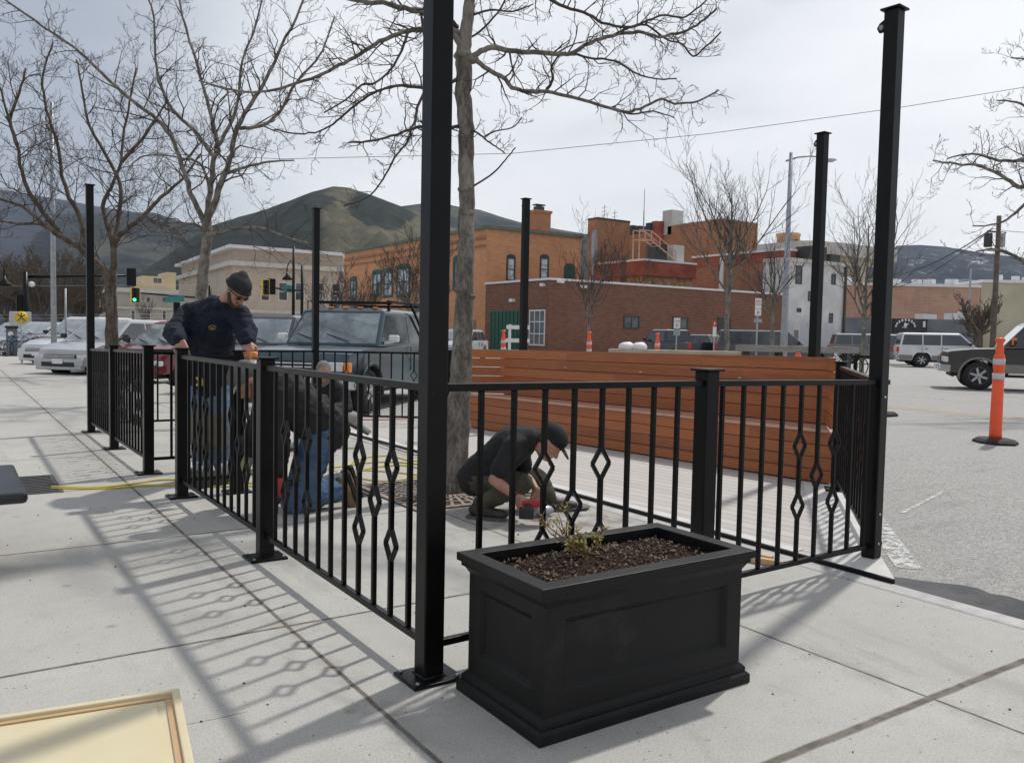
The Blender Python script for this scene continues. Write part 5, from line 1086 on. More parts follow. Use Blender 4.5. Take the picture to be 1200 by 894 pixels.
t = thing('bike_rack', 'row of galvanised hoops holding the parked bicycles at the far left', 'bike rack', tuple(G(40, 417)))
for k in range(6): p = G(20+k*7, 417.2); mb = MB(); mb.tube([(p.x-.3, p.y, 0), (p.x-.3, p.y, .7), (p.x-.15, p.y, .88), (p.x+.15, p.y, .88), (p.x+.3, p.y, .7), (p.x+.3, p.y, 0)], .025, 6); mb.build('hoop', M_GALV, t)
# ================================================================ VEHICLES
def paint(name, c, c2=None, rough=.28): return mat(name, c, c2 or tuple(min(1, q*1.15) for q in c), rough=rough, scale=.9, coat=.6, spec=.5, rvar=.08)
def vehicle(name, label, cat, pos, heading, body, spec_, low=None, group=None, hidden=(), lift=0):
    """local frame: +x forward, +y left.  spec_: dict of lengths"""
    S = dict(L=5.0, Wd=1.95, wb=3.0, fo=.9, wr=.38, z0=.34, belt=1.08, hood=1.05, hoodF=.92, roof=1.85, ws=1.35, wst=.75, rst=-1.9, rs=-2.2, bed=None, cabr=None, tumble=.14, wins=3, grille=M_DPL, bump=M_CHR, hl=None, mark=False, arch=None)
    S.update(spec_); L_, Wd = S['L'], S['Wd']; xf = L_/2; xr_ = -L_/2; ax = xf-S['fo']; rx = ax-S['wb']; wr = S['wr']; ra = wr*1.22
    t = thing(name, label, cat, (pos[0], pos[1], pos[2] if len(pos) > 2 else 0), heading, group)
    def add(mb, n, m, par=None, **k): return mb.build(n, m, par or t, local=True, **k)
    z0 = S['z0']
    def archpts(cx_, rev):
        n = 9; P = []
        for i in range(n+1):
            a_ = math.pi*i/n; x = cx_+ra*math.cos(a_); z = wr+ra*math.sin(a_); P.append((x, max(z, z0)))
        return P if not rev else P[::-1]
    # outline counter clockwise starting rear bottom, going forward along the bottom
    out_ = [(xr_+.02, z0+.14)]
    out_ += [(xr_+.10, z0)]+archpts(rx, True)+[((rx+ax)/2, z0)]+archpts(ax, True)+[(xf-.12, z0), (xf, z0+.12), (xf, S['hoodF']-.14), (xf-.05, S['hoodF']-.03), (xf-.14, S['hoodF'])]
    wsb = S['ws']
    out_ += [((xf+wsb)/2, (S['hood']+S['hoodF'])/2+.02), (wsb, S['hood'])]
    bt = S['belt']; rearz = bt if S['bed'] is None else S['bed']
    if S['bed'] is None: out_ += [(0, bt), (S['rs'], bt)]; out_ += [(xr_+.03, bt-.02), (xr_, bt-.12)]
    else: out_ += [(S['cabr']+.02, bt), (S['cabr'], rearz), (xr_+.02, rearz), (xr_, rearz-.06)]
    st = [(-1, .0), (-.985, .035), (-.93, .05), (0, .065), (.93, .05), (.985, .035), (1, 0)]
    vs = []; n = len(out_)
    for s_, cr_ in st:
        for (x, z) in out_:
            yy = s_*Wd/2; fx = max(0, (x-(xf-.55))/.55); bx_ = max(0, ((xr_+.4)-x)/.4)
            k = 1-.10*fx**2-.05*bx_**2; y = yy*k; xx = x-(.14*fx*abs(s_)**3)+(.08*bx_*abs(s_)**3)
            zz = z
            if z > z0+.45: zz = z-.055+cr_
            if abs(s_) > .99: y *= (1-.035*abs((z-(z0+bt)/2)/(bt-z0))*2)
            vs.append((xx, y, zz))
    mb = MB(); m_ = len(st)
    fs = [(i*n+j, i*n+(j+1) % n, (i+1)*n+(j+1) % n, (i+1)*n+j) for i in range(m_-1) for j in range(n)]; fs.append(tuple(range(n))); fs.append(tuple((m_-1)*n+j for j in range(n-1, -1, -1)))
    mb.add(vs, fs); bo = add(mb, 'body', body, bevel=.028)
    for p_ in bo.data.polygons: p_.use_smooth = True
    bo.data.set_sharp_from_angle(angle=R_(38))
    # lower cladding
    if low:
        mb = MB()
        for s_ in (-1, 1):
            mb = MB(); mb.box(((rx+ax)/2, s_*(Wd/2-.005), z0+.14), (S['wb']-2*ra, .04, .26)); add(mb, 'lower_cladding', low, bevel=.01); mb = MB(); mb.box((xr_+ (rx-ra-xr_)/2+.05, s_*(Wd/2-.03), z0+.16), (rx-ra-xr_-.1, .05, .24)); add(mb, 'lower_cladding', low, bevel=.01)
    if S['arch']:
        mb = MB()
        for cx_ in (ax, rx):
            for s_ in (-1, 1):
                mb = MB(); P = [(cx_+(ra+.01)*math.cos(math.pi*i/14), s_*(Wd/2+.005), wr+(ra+.01)*math.sin(math.pi*i/14)) for i in range(-1, 16)]; mb.tube(P, .035, 6); add(mb, 'arch_trim', S['arch'])
    # greenhouse
    wt, wb_, rst, rs, rf, bt2 = S['wst'], S['ws'], S['rst'], S['rs'], S['roof'], S['belt']-.01
    if S['bed'] is not None: rs = S['cabr']; rst = rs+.12
    hw, ht = Wd/2-.055, Wd/2-.055-S['tumble']
    def gp(x, s_, z): f_ = (z-bt2)/(rf-bt2); return Vector((x, s_*(hw+(ht-hw)*f_), z))
    zc = rf-.05
    mb = MB(); P = [(wb_, bt2), (wt, zc), (rst, zc), (rs, bt2)]; vs = []
    for s_ in (-1, 1): vs += [gp(x, s_, z) for x, z in P]
    mid = [(wt-.08, rf), (rst+.05, rf)]; vs += [(x, s_*(ht-.12), z) for s_ in (-1, 1) for x, z in mid]
    mb.add(vs, [(0, 1, 2, 3), (7, 6, 5, 4), (0, 4, 5, 1), (3, 2, 6, 7), (1, 8, 9, 2), (5, 6, 11, 10), (8, 10, 11, 9), (1, 5, 10, 8), (2, 9, 11, 6)]); add(mb, 'cabin', body, bevel=.03)
    # windscreen, rear window
    def pane(a, b, c_, d, nm, m, off): 
        nn = ((b-a).cross(c_-a)).normalized(); nn = nn if nn.dot(off) > 0 else -nn; mb = MB(); vs = [q+nn*.006 for q in (a, b, c_, d)]+[q-nn*.01 for q in (a, b, c_, d)]; mb.add(vs, [(0, 1, 2, 3), (7, 6, 5, 4), (0, 4, 5, 1), (1, 5, 6, 2), (2, 6, 7, 3), (3, 7, 4, 0)]); return add(mb, nm, m)
    def lerp2(a, b, t_): return a[0]+(b[0]-a[0])*t_, a[1]+(b[1]-a[1])*t_
    x0, z_0 = lerp2(P[0], P[1], .06); x1, z_1 = lerp2(P[0], P[1], .93)
    a_, b_, c_, d_ = gp(x0, 1, z_0), gp(x0, -1, z_0), gp(x1, -1, z_1), gp(x1, 1, z_1); ins = .07
    for q, s_ in ((a_, 1), (b_, -1), (c_, -1), (d_, 1)): q.y -= s_*ins
    ws_ = pane(a_, b_, c_, d_, 'windscreen', M_WSH, Vector((1, 0, .3)))
    mb = MB(); 
    for y_ in (.35, -.25): mb.beam((x0+.02, y_, z_0+.04), (x0-(x0-x1)*.35+.03, y_-.5, z_0+(z_1-z_0)*.3), .025, .012)
    add(mb, 'wiper', M_DPL, ws_)
    x0, z_0 = lerp2(P[3], P[2], .12); x1, z_1 = lerp2(P[3], P[2], .9); a_, b_, c_, d_ = gp(x0, 1, z_0), gp(x0, -1, z_0), gp(x1, -1, z_1), gp(x1, 1, z_1)
    for q, s_ in ((a_, 1), (b_, -1), (c_, -1), (d_, 1)): q.y -= s_*.12
    pane(a_, b_, c_, d_, 'rear_window', M_GLASS, Vector((-1, 0, .2)))
    nwin = S['wins']
    def xs_at(f_, z): # front edge and rear edge positions at height z
        k = (z-bt2)/(zc-bt2); return wb_+(wt-wb_)*k, rs+(rst-rs)*k
    zl, zh = bt2+.05, zc-.07
    for s_ in (-1, 1):
        for i in range(nwin):
            f0, f1 = i/nwin, (i+1)/nwin; pts = []
            for z in (zl, zh):
                xa, xb = xs_at(0, z); xa -= .10; xb += .09; sp_ = xa-xb
                # doors edges vertical: use common splits between top extents
                xta, xtb = xs_at(0, zh); xta -= .10; xtb += .09
                e0 = xa if i == 0 else xta-(xta-xtb)*f0-.03; e1 = xb if i == nwin-1 else xta-(xta-xtb)*f1+.03
                pts.append((e0, e1, z))
            a_, b_, c_, d_ = gp(pts[0][0], s_, zl), gp(pts[0][1], s_, zl), gp(pts[1][1], s_, zh), gp(pts[1][0], s_, zh); pane(a_, b_, c_, d_, 'side_window', M_GLASS, Vector((0, s_, .1)))
        # door seams and handles
    for i in range(1, nwin):
        for s_ in (-1, 1):
            xta, xtb = xs_at(0, zh); xx = xta-(xta-xtb)*i/nwin; mb = MB(); mb.box((xx, s_*(Wd/2-.001), (z0+bt)/2+.12), (.012, .014, bt-z0-.3)); mb.box((xx+.22, s_*(Wd/2+.008), bt-.16), (.16, .03, .03)); add(mb, 'door_handle', M_DPL)
    for s_ in (-1, 1):
        mb = MB(); my = s_*(Wd/2+.13); mx = wb_-.28; mb.box((mx, my, bt+.13), (.08, .20, .13), bev=.03); mb.beam((mx, s_*(Wd/2-.05), bt+.05), (mx, my, bt+.08), .05, .05); add(mb, 'mirror', S.get('mirror', M_DPL))
    # wheels
    for cx_ in (ax, rx):
        for s_ in (-1, 1):
            yy = s_*(Wd/2-.14); mb = MB(); w2 = .125
            mb.lathe([(wr*.60, -w2), (wr*.93, -w2), (wr, -w2*.65), (wr, w2*.65), (wr*.93, w2), (wr*.60, w2)], (cx_, yy, wr), 28, axis='Y', smooth=True); ty = add(mb, 'wheel', M_RUB)
            mb = MB(); yo = yy+s_*w2; mb.lathe([(wr*.62, yo-s_*.01-yy), (wr*.62, yo+s_*.004-yy), (wr*.54, yo-s_*.03-yy), (.0, yo-s_*.05-yy)], (cx_, yy, wr), 24, axis='Y')
            for q in range(6): a_ = 2*math.pi*q/6+.3; mb.beam((cx_, yo-s_*.01, wr), (cx_+wr*.55*math.cos(a_), yo-s_*.0, wr+wr*.55*math.sin(a_)), .06, .03, up=(0, 1, 0))
            mb.ell((cx_, yo-s_*.005, wr), (.06, .03, .06), n=8); add(mb, 'rim', M_RIM, ty)
    mb = MB(); mb.box((.0, 0, z0+.06), (L_-.5, Wd-.55, .34)); add(mb, 'underbody', M_DPL)
    # front: grille, lamps, bumper
    hf = S['hoodF']; gh = (hf-z0)*.30; gz = hf-.16-gh/2
    mb = MB(); mb.box((xf+.002, 0, gz), (.05, Wd*.56, gh)); 
    add(mb, 'grille', S['grille'], bevel=.01)
    mb = MB()
    for k in range(3): mb.box((xf+.026, 0, gz+gh*(k-1)*.3), (.02, Wd*.54, .022))
    add(mb, 'grille_bar', S.get('gbar', M_CHR))
    for s_ in (-1, 1):
        mb = MB(); mb.box((xf-.035, s_*Wd*.355, gz+.01), (.09, Wd*.135, gh*.78), bev=.02); add(mb, 'headlight', M_LAMP)
        mb = MB(); mb.box((xf-.10, s_*(Wd*.452), gz), (.13, Wd*.05, gh*.82), bev=.015); add(mb, 'turn_lamp', M_AMB if S['mark'] else M_LAMP)
    mb = MB(); mb.box((xf+.02, 0, z0+.13), (.14, Wd*.86, .20), bev=.03); 
    for s_ in (-1, 1): mb.beam((xf+.02, s_*Wd*.42, z0+.13), (xf-.24, s_*Wd*.485, z0+.13), .06, .19)
    add(mb, 'front_bumper', S['bump'])
    if z0 < .37:
        mb = MB(); mb.box((xf-.0, 0, z0-.01), (.16, Wd*.80, .14), bev=.02); add(mb, 'lower_valance', S['bump']); mb = MB(); mb.box((xf+.03, 0, z0+.075), (.14, Wd*.58, .13), bev=.02); add(mb, 'lower_grille', M_DPL)
    mb = MB(); mb.box((xf+.10, 0, z0+.16), (.012, .34, .14)); add(mb, 'licence_plate', M_WHITE)
    mb = MB(); mb.box((xr_-.03, 0, z0+.15), (.12, Wd*.88, .18), bev=.03); add(mb, 'rear_bumper', S['bump'])
    for s_ in (-1, 1): mb = MB(); mb.box((xr_+.03, s_*Wd*.44, (rearz+z0)/2+.18), (.11, Wd*.09, .30), bev=.015); add(mb, 'tail_light', M_REDL)
    return t
def heading_of(dx, dy): return math.atan2(dy, dx)
H45 = heading_of(-.737, -.676)
def by_wheel(px, py, S, heading, z=0, left=True, front=True):
    """place so that the given front wheel touches the ground at pixel"""
    g_ = G(px, py, z); fx = Vector((math.cos(heading), math.sin(heading), 0)); ly = Vector((-fx.y, fx.x, 0)); L_ = S.get('L', 5.0); ax = L_/2-S.get('fo', .9)
    if not front: ax -= S.get('wb', 3.0)
    w = S.get('Wd', 1.95)/2-.1; return g_-fx*ax-ly*(w if left else -w)
TEAL = paint('weathered_slate_blue_paint', (.014, .042, .058), (.038, .075, .095), rough=.34)
S1 = dict(L=5.1, Wd=1.98, wb=3.1, fo=.88, wr=.385, z0=.42, belt=1.18, hood=1.16, hoodF=1.08, roof=1.86, ws=1.25, wst=.72, rst=-2.3, rs=-2.45, tumble=.12, wins=3, mark=True, grille=M_DPL, mirror=M_WHITE)
p = by_wheel(429, 484, S1, H45, -.085); p.z = -.085
v = vehicle('parked_suv', 'weathered blue grey boxy SUV with amber corner lamps and a roof ladder rack, parked nose in beyond the railing', 'SUV', p, H45, TEAL, S1, arch=None) if 0 else vehicle('parked_suv', 'weathered blue grey boxy SUV with amber lamps and roof rack beyond the far railing', 'SUV', p, H45, TEAL, dict(S1, arch=MATS.get('black_plastic')))
mb = MB()
for k in range(5): mb.box((.62, -.6+k*.3, 1.875), (.07, .09, .035), bev=.01)
mb.build('marker_lamp', M_AMB, v, local=True)
mb = MB()
for x in (.35, -1.8): mb.beam((x, -.82, 1.98), (x, .82, 1.98), .05, .05); [mb.beam((x, s_*.76, 1.8), (x, s_*.76, 1.98), .05, .05) for s_ in (-1, 1)]
for s_ in (-1, 1): mb.beam((.45, s_*.78, 2.0), (-2.0, s_*.78, 2.0), .05, .05); mb.beam((-.55, s_*.86, 2.0), (-1.25, s_*.98, 1.2), .04, .04)
mb.build('roof_rack', M_BLACK, v, local=True)
S2 = dict(L=4.7, Wd=1.9, wb=2.9, fo=.85, wr=.38, z0=.40, belt=1.12, hood=1.10, hoodF=1.0, roof=1.76, ws=1.0, wst=.5, rst=-2.0, rs=-2.2, tumble=.12, wins=3)
p = by_wheel(322, 466.5, S2, H45, -.085); p.z = -.085
vehicle('parked_suv', 'charcoal SUV behind the standing man, left of the blue grey SUV', 'SUV', p, H45, paint('charcoal_paint', (.045, .052, .06), (.07, .078, .088)), dict(S2, bump=mat('tan_bumper_plastic', (.20, .185, .155), (.26, .24, .20), rough=.6), arch=MATS['black_plastic']))
S3 = dict(L=4.6, Wd=1.85, wb=2.75, fo=.92, wr=.34, z0=.30, belt=.98, hood=1.0, hoodF=.80, roof=1.60, ws=1.25, wst=.35, rst=-1.5, rs=-2.1, tumble=.16, wins=3, bump=paint('dark_red_paint', (.15, .022, .028), (.20, .035, .04)), grille=M_DPL)
p = by_wheel(212, 452, S3, H45, -.085); p.z = -.085
vehicle('parked_car', 'dark red crossover parked nose in behind the far left railing', 'car', p, H45, MATS['dark_red_paint'], S3)
WP = paint('white_car_paint', (.58, .59, .60), (.66, .67, .68)); SP = paint('silver_car_paint', (.40, .41, .42), (.48, .49, .50))
S4 = dict(S3, bump=SP, roof=1.66, belt=1.02)
p = by_wheel(128, 442, S4, H45, -.085); p.z = -.085; vehicle('parked_car', 'silver white crossover with a dark lower grille, just left of the far corner post', 'car', p, H45, SP, S4)
S5 = dict(S3, bump=WP, roof=1.78, belt=1.08, L=4.9, wb=2.95)
p = by_wheel(92, 430, S5, H45, -.085); p.z = -.085; vehicle('parked_car', 'white SUV behind the pale lamp pole on the far left', 'car', p, H45, WP, S5)
p = by_wheel(45, 419, S3, H45, -.085); p.z = -.085; vehicle('parked_car', 'small pale car just above the parked bicycles', 'car', p, H45, SP, dict(S3, bump=SP))
p = by_wheel(14, 410, S3, H45, -.085); p.z = -.085; vehicle('parked_car', 'blue grey car partly hidden at the left edge of the photo', 'car', p, H45, paint('pale_blue_paint', (.18, .22, .26), (.24, .28, .32)), dict(S3, bump=M_DPL))
# car seen between the main post and the near tree
H0 = heading_of(-.72, -.69)
p = W(590, 400, 24); vehicle('parked_car', 'white edged dark car glimpsed between the thick post and the near tree', 'car', (p.x-.6, p.y+2.2, 0), H45, paint('dark_car_paint', (.03, .032, .036), (.05, .05, .055)), dict(S3, bump=M_WHITE)) if 0 else None
# right hand side
RTv = Vector((RT.x, RT.y, 0)).normalized()
hL = math.atan2(-RTv.y, -RTv.x)  # facing picture left
def along(px, D): q = W(px, 400, D); return Vector((q.x, q.y, 0))
DK = paint('dark_bronze_paint', (.018, .016, .0155), (.03, .027, .026)); TANL = mat('tan_lower_paint', (.19, .17, .145), (.24, .215, .185), rough=.4, coat=.3)
S6 = dict(L=6.2, Wd=2.03, wb=3.96, fo=.97, wr=.42, z0=.50, belt=1.28, hood=1.24, hoodF=1.14, roof=2.0, ws=1.55, wst=.95, cabr=-1.35, bed=1.32, tumble=.10, wins=2, arch=TANL, bump=M_CHR, mark=False)
dd = 24.6; w0 = W(1147, 430, dd); fxv = Vector((math.cos(hL-.40), math.sin(hL-.40), 0)); ly = Vector((-fxv.y, fxv.x, 0)); c = Vector((w0.x, w0.y, 0))-fxv*(S6['L']/2-S6['fo'])-ly*(.92)
S6h = math.atan2(fxv.y, fxv.x)
t = vehicle('pickup_truck', 'large dark bronze pickup with tan wheel arches at the right photo edge', 'pickup', (c.x, c.y, 0), S6h, DK, S6, low=TANL)
mb = MB(); mb.beam((1.4, 1.08, .50), (-1.3, 1.08, .50), .12, .05); mb.build('running_board', M_CHR, t, local=True)
mb = MB(); mb.box((1.27, 1.17, 1.44), (.07, .03, .20), bev=.01); mb.box((1.33, 1.13, 1.44), (.03, .18, .22)); mb.build('turn_lamp', M_AMB, t, local=True)
S7 = dict(L=5.25, Wd=2.0, wb=3.02, fo=.95, wr=.40, z0=.40, belt=1.20, hood=1.16, hoodF=1.05, roof=1.93, ws=1.35, wst=.60, rst=-2.35, rs=-2.5, tumble=.12, wins=3)
hR = hL+math.pi
def side_on(px_rear_wheel, D, S, hd, name, label, cat, body, low=None, **k):
    fxv = Vector((math.cos(hd), math.sin(hd), 0)); ly = Vector((-fxv.y, fxv.x, 0)); w0 = along(px_rear_wheel, D); sgn = 1 if ly.dot(-FW) > 0 else -1
    c = w0-fxv*(S['L']/2-S.get('fo', .9)-S.get('wb', 3.0))-ly*sgn*(S['Wd']/2-.1); return vehicle(name, label, cat, (c.x, c.y, 0), hd, body, S, low=low, **k)
side_on(1081, 47, S7, hR-.27, 'parked_suv', 'white SUV with tan lower panels parked side on beyond the tall right post', 'SUV', paint('bright_white_paint', (.66, .67, .68), (.74, .75, .76)), low=TANL)
GRY = paint('mid_grey_paint', (.16, .17, .18), (.21, .22, .235))
S8 = dict(L=5.9, Wd=2.0, wb=3.7, fo=.95, wr=.39, z0=.42, belt=1.15, hood=1.12, hoodF=1.05, roof=1.86, ws=1.45, wst=.85, rst=-2.7, rs=-2.85, tumble=.12, wins=4)
side_on(1000, 52, S8, hR-.22, 'parked_pickup', 'grey pickup with a canopy parked behind the slender bare tree and the tall right post', 'pickup', GRY)
S9 = dict(L=5.8, Wd=1.98, wb=3.6, fo=1.0, wr=.38, z0=.38, belt=1.12, hood=1.08, hoodF=.96, roof=1.83, ws=1.35, wst=.55, rst=-2.7, rs=-2.8, tumble=.12, wins=3)
side_on(868, 42, S9, hR-.20, 'parked_pickup', 'dark grey canopy pickup by the brown brick wall, behind the parking signs', 'pickup', paint('dark_grey_paint', (.05, .055, .062), (.075, .08, .09)))
S10 = dict(L=5.4, Wd=1.9, wb=3.3, fo=.9, wr=.36, z0=.42, belt=1.15, hood=1.1, hoodF=1.0, roof=1.80, ws=1.2, wst=.7, cabr=-.7, bed=1.16, tumble=.12, wins=2)
hb = heading_of(FW.x*.85-RTv.x*.42, FW.y*.85-RTv.y*.42); q = along(786, 45); vehicle('parked_pickup', 'small black pickup seen from behind, its red tail lights against the brick wall', 'pickup', (q.x, q.y, 0), hb, paint('blue_black_paint', (.012, .014, .022), (.02, .022, .032)), S10)
q = along(850, 50); vehicle('parked_car', 'black car behind the narrow red and white sign', 'car', (q.x-1, q.y+1, 0), hb, paint('black_paint', (.012, .012, .013), (.02, .02, .022)), dict(S3, bump=M_DPL))
q = along(562, 45); vehicle('parked_car', 'dark car with a pale hood glimpsed just right of the near tree trunk', 'car', (q.x-.5, q.y+1, 0), H45, SP, dict(S3, bump=SP))
# black street bench / bollard by the right tree
q = along(993, 19); t = thing('bollard', 'black round topped bollard behind the right end of the bench', 'bollard', (q.x, q.y, 0)); mb = MB(); mb.lathe([(.15, 0), (.15, .1), (.10, .14), (.10, 1.02), (.13, 1.05), (.13, 1.12), (.06, 1.2)], (q.x, q.y, 0), 16); mb.build('shaft', M_BLACK, t)
q = along(1004, 20); t = thing('bicycle_stand', 'black curled wire stand beside the bollard behind the bench end', 'stand', (q.x, q.y, 0)); mb = MB()
for k in range(4): P = [q+RTv*(-.2+k*.13+.24*math.cos(a_*math.pi/6))+Vector((0, 0, .75+.24*math.sin(a_*math.pi/6))) for a_ in range(13)]; mb.tube(P, .015, 5)
mb.beam(q-RTv*.4+Vector((0, 0, 1.0)), q+RTv*.5+Vector((0, 0, 1.0)), .04, .04); mb.beam(q+Vector((0, 0, 0)), q+Vector((0, 0, 1.0)), .05, .05); mb.build('frame', M_BLACK, t)
# ================================================================ TREES
class Tree:
    def __init__(s, seed): s.r = random.Random(seed); s.big = MB(); s.tw = MB(); s.nseg = 0
    def limb(s, pts, r0, r1, n=7, thick=True):
        """smooth limb through control points"""
        P = [Vector(p) for p in pts]; Q = []
        for i in range(len(P)-1):
            p0, p1, p2, p3 = P[max(i-1, 0)], P[i], P[i+1], P[min(i+2, len(P)-1)]
            k_ = 4
            for k in range(k_):
                t_ = k/k_; Q.append(.5*((2*p1)+(p2-p0)*t_+(2*p0-5*p1+4*p2-p3)*t_*t_+(3*p1-p0-3*p2+p3)*t_**3))
        Q.append(P[-1]); m_ = len(Q)
        R = [r0+(r1-r0)*(i/(m_-1))**.8 for i in range(m_)]
        j = min(r0*.35, .03); Q = [Q[0]]+[q+Vector((s.r.gauss(0, j*.4), s.r.gauss(0, j*.4), s.r.gauss(0, j*.4))) for q in Q[1:]]
        (s.big if r0 > .022 else s.tw).tube(Q, R, n if r0 > .022 else 4); return Q, R
    def twig(s, p, d, l, r, lv, up=.12, spread=.55, zig=.30, dens=1.0, minr=.0022):
        r_ = s.r; n = max(3, int(l/.13)) if lv < 2 else max(4, int(l/.22)); n = min(n, 9); st = l/n; P = [p]; R = [r]; dirs = []
        for k in range(n):
            z_ = 1 if k % 2 else -1; o = d.orthogonal(); 
            d = (d+Vector((r_.gauss(0, zig), r_.gauss(0, zig), r_.gauss(0, zig)*.8+up*.35))).normalized(); P.append(P[-1]+d*st); R.append(max(minr*.75, r*(1-.75*(k+1)/n))); dirs.append(d)
        (s.big if r > .022 else s.tw).tube(P, R, 6 if r > .03 else (4 if r > .012 else 3), caps=False); s.nseg += n
        if lv <= 0: return
        for k in range(1, n+1):
            if r_.random() < dens:
                dd = dirs[k-1]; q = Vector((r_.gauss(0, 1), r_.gauss(0, 1), r_.gauss(0, 1))); q = (q-dd*q.dot(dd)).normalized()
                nd = (dd*(1-spread*.45)+q*spread*r_.uniform(.8, 1.4)+Vector((0, 0, up))).normalized()
                s.twig(P[k], nd, l*r_.uniform(.35, .62)*(1-.35*k/n), max(minr, R[k]*.68), lv-1, up, spread, zig, dens, minr)
    def dress(s, Q, R, step, l, lv, up=.1, dens=.9, start=.12, spread=.8, zig=.3, minr=.0022, rf=.5, rmax=.02, vmin=None):
        """side twigs along a limb"""
        acc = 0; tot = sum((b-a).length for a, b in zip(Q, Q[1:])); run = 0
        for i in range(1, len(Q)):
            seg = (Q[i]-Q[i-1]); L0 = seg.length; run += L0; acc += L0
            while acc > step:
                acc -= step
                if run/tot < start: continue
                dd = seg.normalized(); q = Vector((s.r.gauss(0, 1), s.r.gauss(0, 1), s.r.gauss(0, 1))); q = (q-dd*q.dot(dd)).normalized()
                nd = (dd*.5+q*spread+Vector((0, 0, up))).normalized(); p = Q[i-1].lerp(Q[i], s.r.random())
                s.twig(p, nd, l*s.r.uniform(.5, 1.25)*(1.15-.55*run/tot), min(rmax, max(minr, R[i]*rf)), lv, up, .6, zig, dens, minr)
    def finish(s, name, label, loc, mb_=None, mt=None, cat='tree', group=None):
        t = thing(name, label, cat, loc, 0, group)
        s.big.build('trunk', mb_ or M_BARK, t, fixn=False); s.tw.build('twigs', mt or M_TWIG, t, fixn=False); return t

def LP(pts, D0, D1=None):
    D1 = D0 if D1 is None else D1; n = len(pts)-1
    return [W(px, py, D0+(D1-D0)*i/n) for i, (px, py) in enumerate(pts)]

# near tree ------------------------------------------------------------------
T = Tree(11); D0 = 7.1
base = Vector((3.52, 6.14, 0)); mpx = lambda px, D=7.1: px/2/FPX*D
tp = [(530, 583, 39), (532, 560, 33), (536, 500, 28.5), (540, 440, 25.5), (542, 400, 23.5), (545, 340, 20.5), (546, 280, 19), (547, 220, 18.5), (546, 160, 18.5), (543.5, 110, 19), (543, 75, 19.5), (545, 48, 16), (549, 10, 13), (553, -60, 11), (552, -140, 9.5), (556, -230, 8), (560, -330, 5)]
P = [W(a, b, D0) for a, b, c in tp]; P[0].z = -.02; Q = []; R = []
for i in range(len(P)-1):
    for k in range(6):
        t_ = k/6; Q.append(P[i].lerp(P[i+1], t_)+Vector((T.r.gauss(0, .004), T.r.gauss(0, .004), 0))); wv = tp[i][2]+(tp[i+1][2]-tp[i][2])*t_; R.append(mpx(wv)*(1+.045*noise.noise(Vector((0, i+t_, 0))*1.7)+T.r.uniform(-.02, .02)))
# flare and knots
T.big.tube(Q, R, 18)
for (px, py, r_) in ((543, 66, .085), (546, 222, .072), (541, 340, .07), (551, 348, .05), (552, 70, .07), (547, 250, .068)): T.big.ell(W(px, py, D0-.02), (r_*1.02, r_*1.02, r_*.5), n=10)
def LB(pts, w0, w1, D1, lv=2, step=.070, l=.36, up=.10, **k):
    Q, R = T.limb(LP(pts, D0, D1), mpx(w0), mpx(w1)); T.dress(Q, R, step, l, lv, up=up, rmax=.012, **k); return Q, R
LB([(548, 70), (560, 63), (577, 56), (600, 60), (625, 62), (650, 63), (670, 62), (692, 50), (718, 42), (748, 38), (772, 43), (800, 38), (822, 26), (840, 10)], 7.5, 2.2, 6.5)
LB([(668, 62), (690, 68), (722, 72), (745, 86), (772, 93), (793, 92)], 4.0, 1.6, 6.2, l=.28)
LB([(718, 42), (740, 32), (758, 30), (782, 47), (800, 52), (812, 66), (826, 56), (845, 38)], 3.4, 1.6, 6.0, l=.25)
LB([(549, 66), (560, 72), (572, 82), (590, 91), (600, 103), (618, 107), (640, 107), (668, 114), (700, 122), (730, 131), (750, 127), (775, 116), (790, 122), (818, 119), (842, 106)], 6.5, 1.9, 6.6)
LB([(700, 122), (722, 129), (742, 134), (765, 131), (790, 138)], 3.4, 1.5, 6.5, l=.22)
LB([(640, 107), (648, 92), (646, 80), (655, 66)], 4, 2, 6.8, l=.25)
LB([(560, -110), (600, -45), (640, -4), (662, 8), (690, 17), (706, 27), (738, 32), (760, 24), (778, 18), (800, 21), (820, 8), (836, -8)], 5, 1.8, 6.3)
LB([(547, 20), (575, 12), (600, 14), (625, 5)], 3.2, 1.3, 6.9, l=.25)
LB([(549, 46), (568, 32), (588, 8), (600, -20)], 3.5, 2, 7.3)
LB([(545, 60), (530, 40), (520, 22), (498, 14), (480, 11), (455, 5), (430, 3), (405, -2), (370, -14)], 8, 4, 6.2)
LB([(545, 40), (520, 34), (500, 35), (478, 37), (462, 42), (440, 52), (415, 68), (392, 80), (365, 92), (330, 103), (296, 108), (262, 103), (234, 94)], 7, 1.7, 5.7)
LB([(543, 88), (522, 100), (500, 104), (472, 100), (448, 105), (430, 114), (412, 127), (395, 142), (375, 153), (350, 157), (322, 152)], 5.5, 1.6, 6.0)
LB([(478, 37), (470, 60), (458, 82), (440, 97), (424, 100), (404, 118), (380, 132)], 4.2, 1.6, 6.0)
LB([(540, 148), (515, 151), (495, 149), (478, 153), (452, 162), (430, 166), (409, 167)], 5.5, 2.6, 6.3, l=.24)
LB([(500, 104), (490, 122), (487, 140), (481, 152), (478, 166), (463, 184), (452, 205), (438, 225), (422, 236), (404, 241)], 4.2, 1.8, 6.2, l=.24)
LB([(536, 32), (524, 20), (500, -10), (470, -40), (430, -70)], 6, 3, 6.6)
LB([(548, 152), (560, 156), (572, 166), (584, 174), (592, 180)], 3.2, 1.4, 6.8, l=.2)
T.limb(LP([(549, 222), (562, 214), (578, 203), (592, 188), (604, 173)], D0, 6.9), .010, .005)
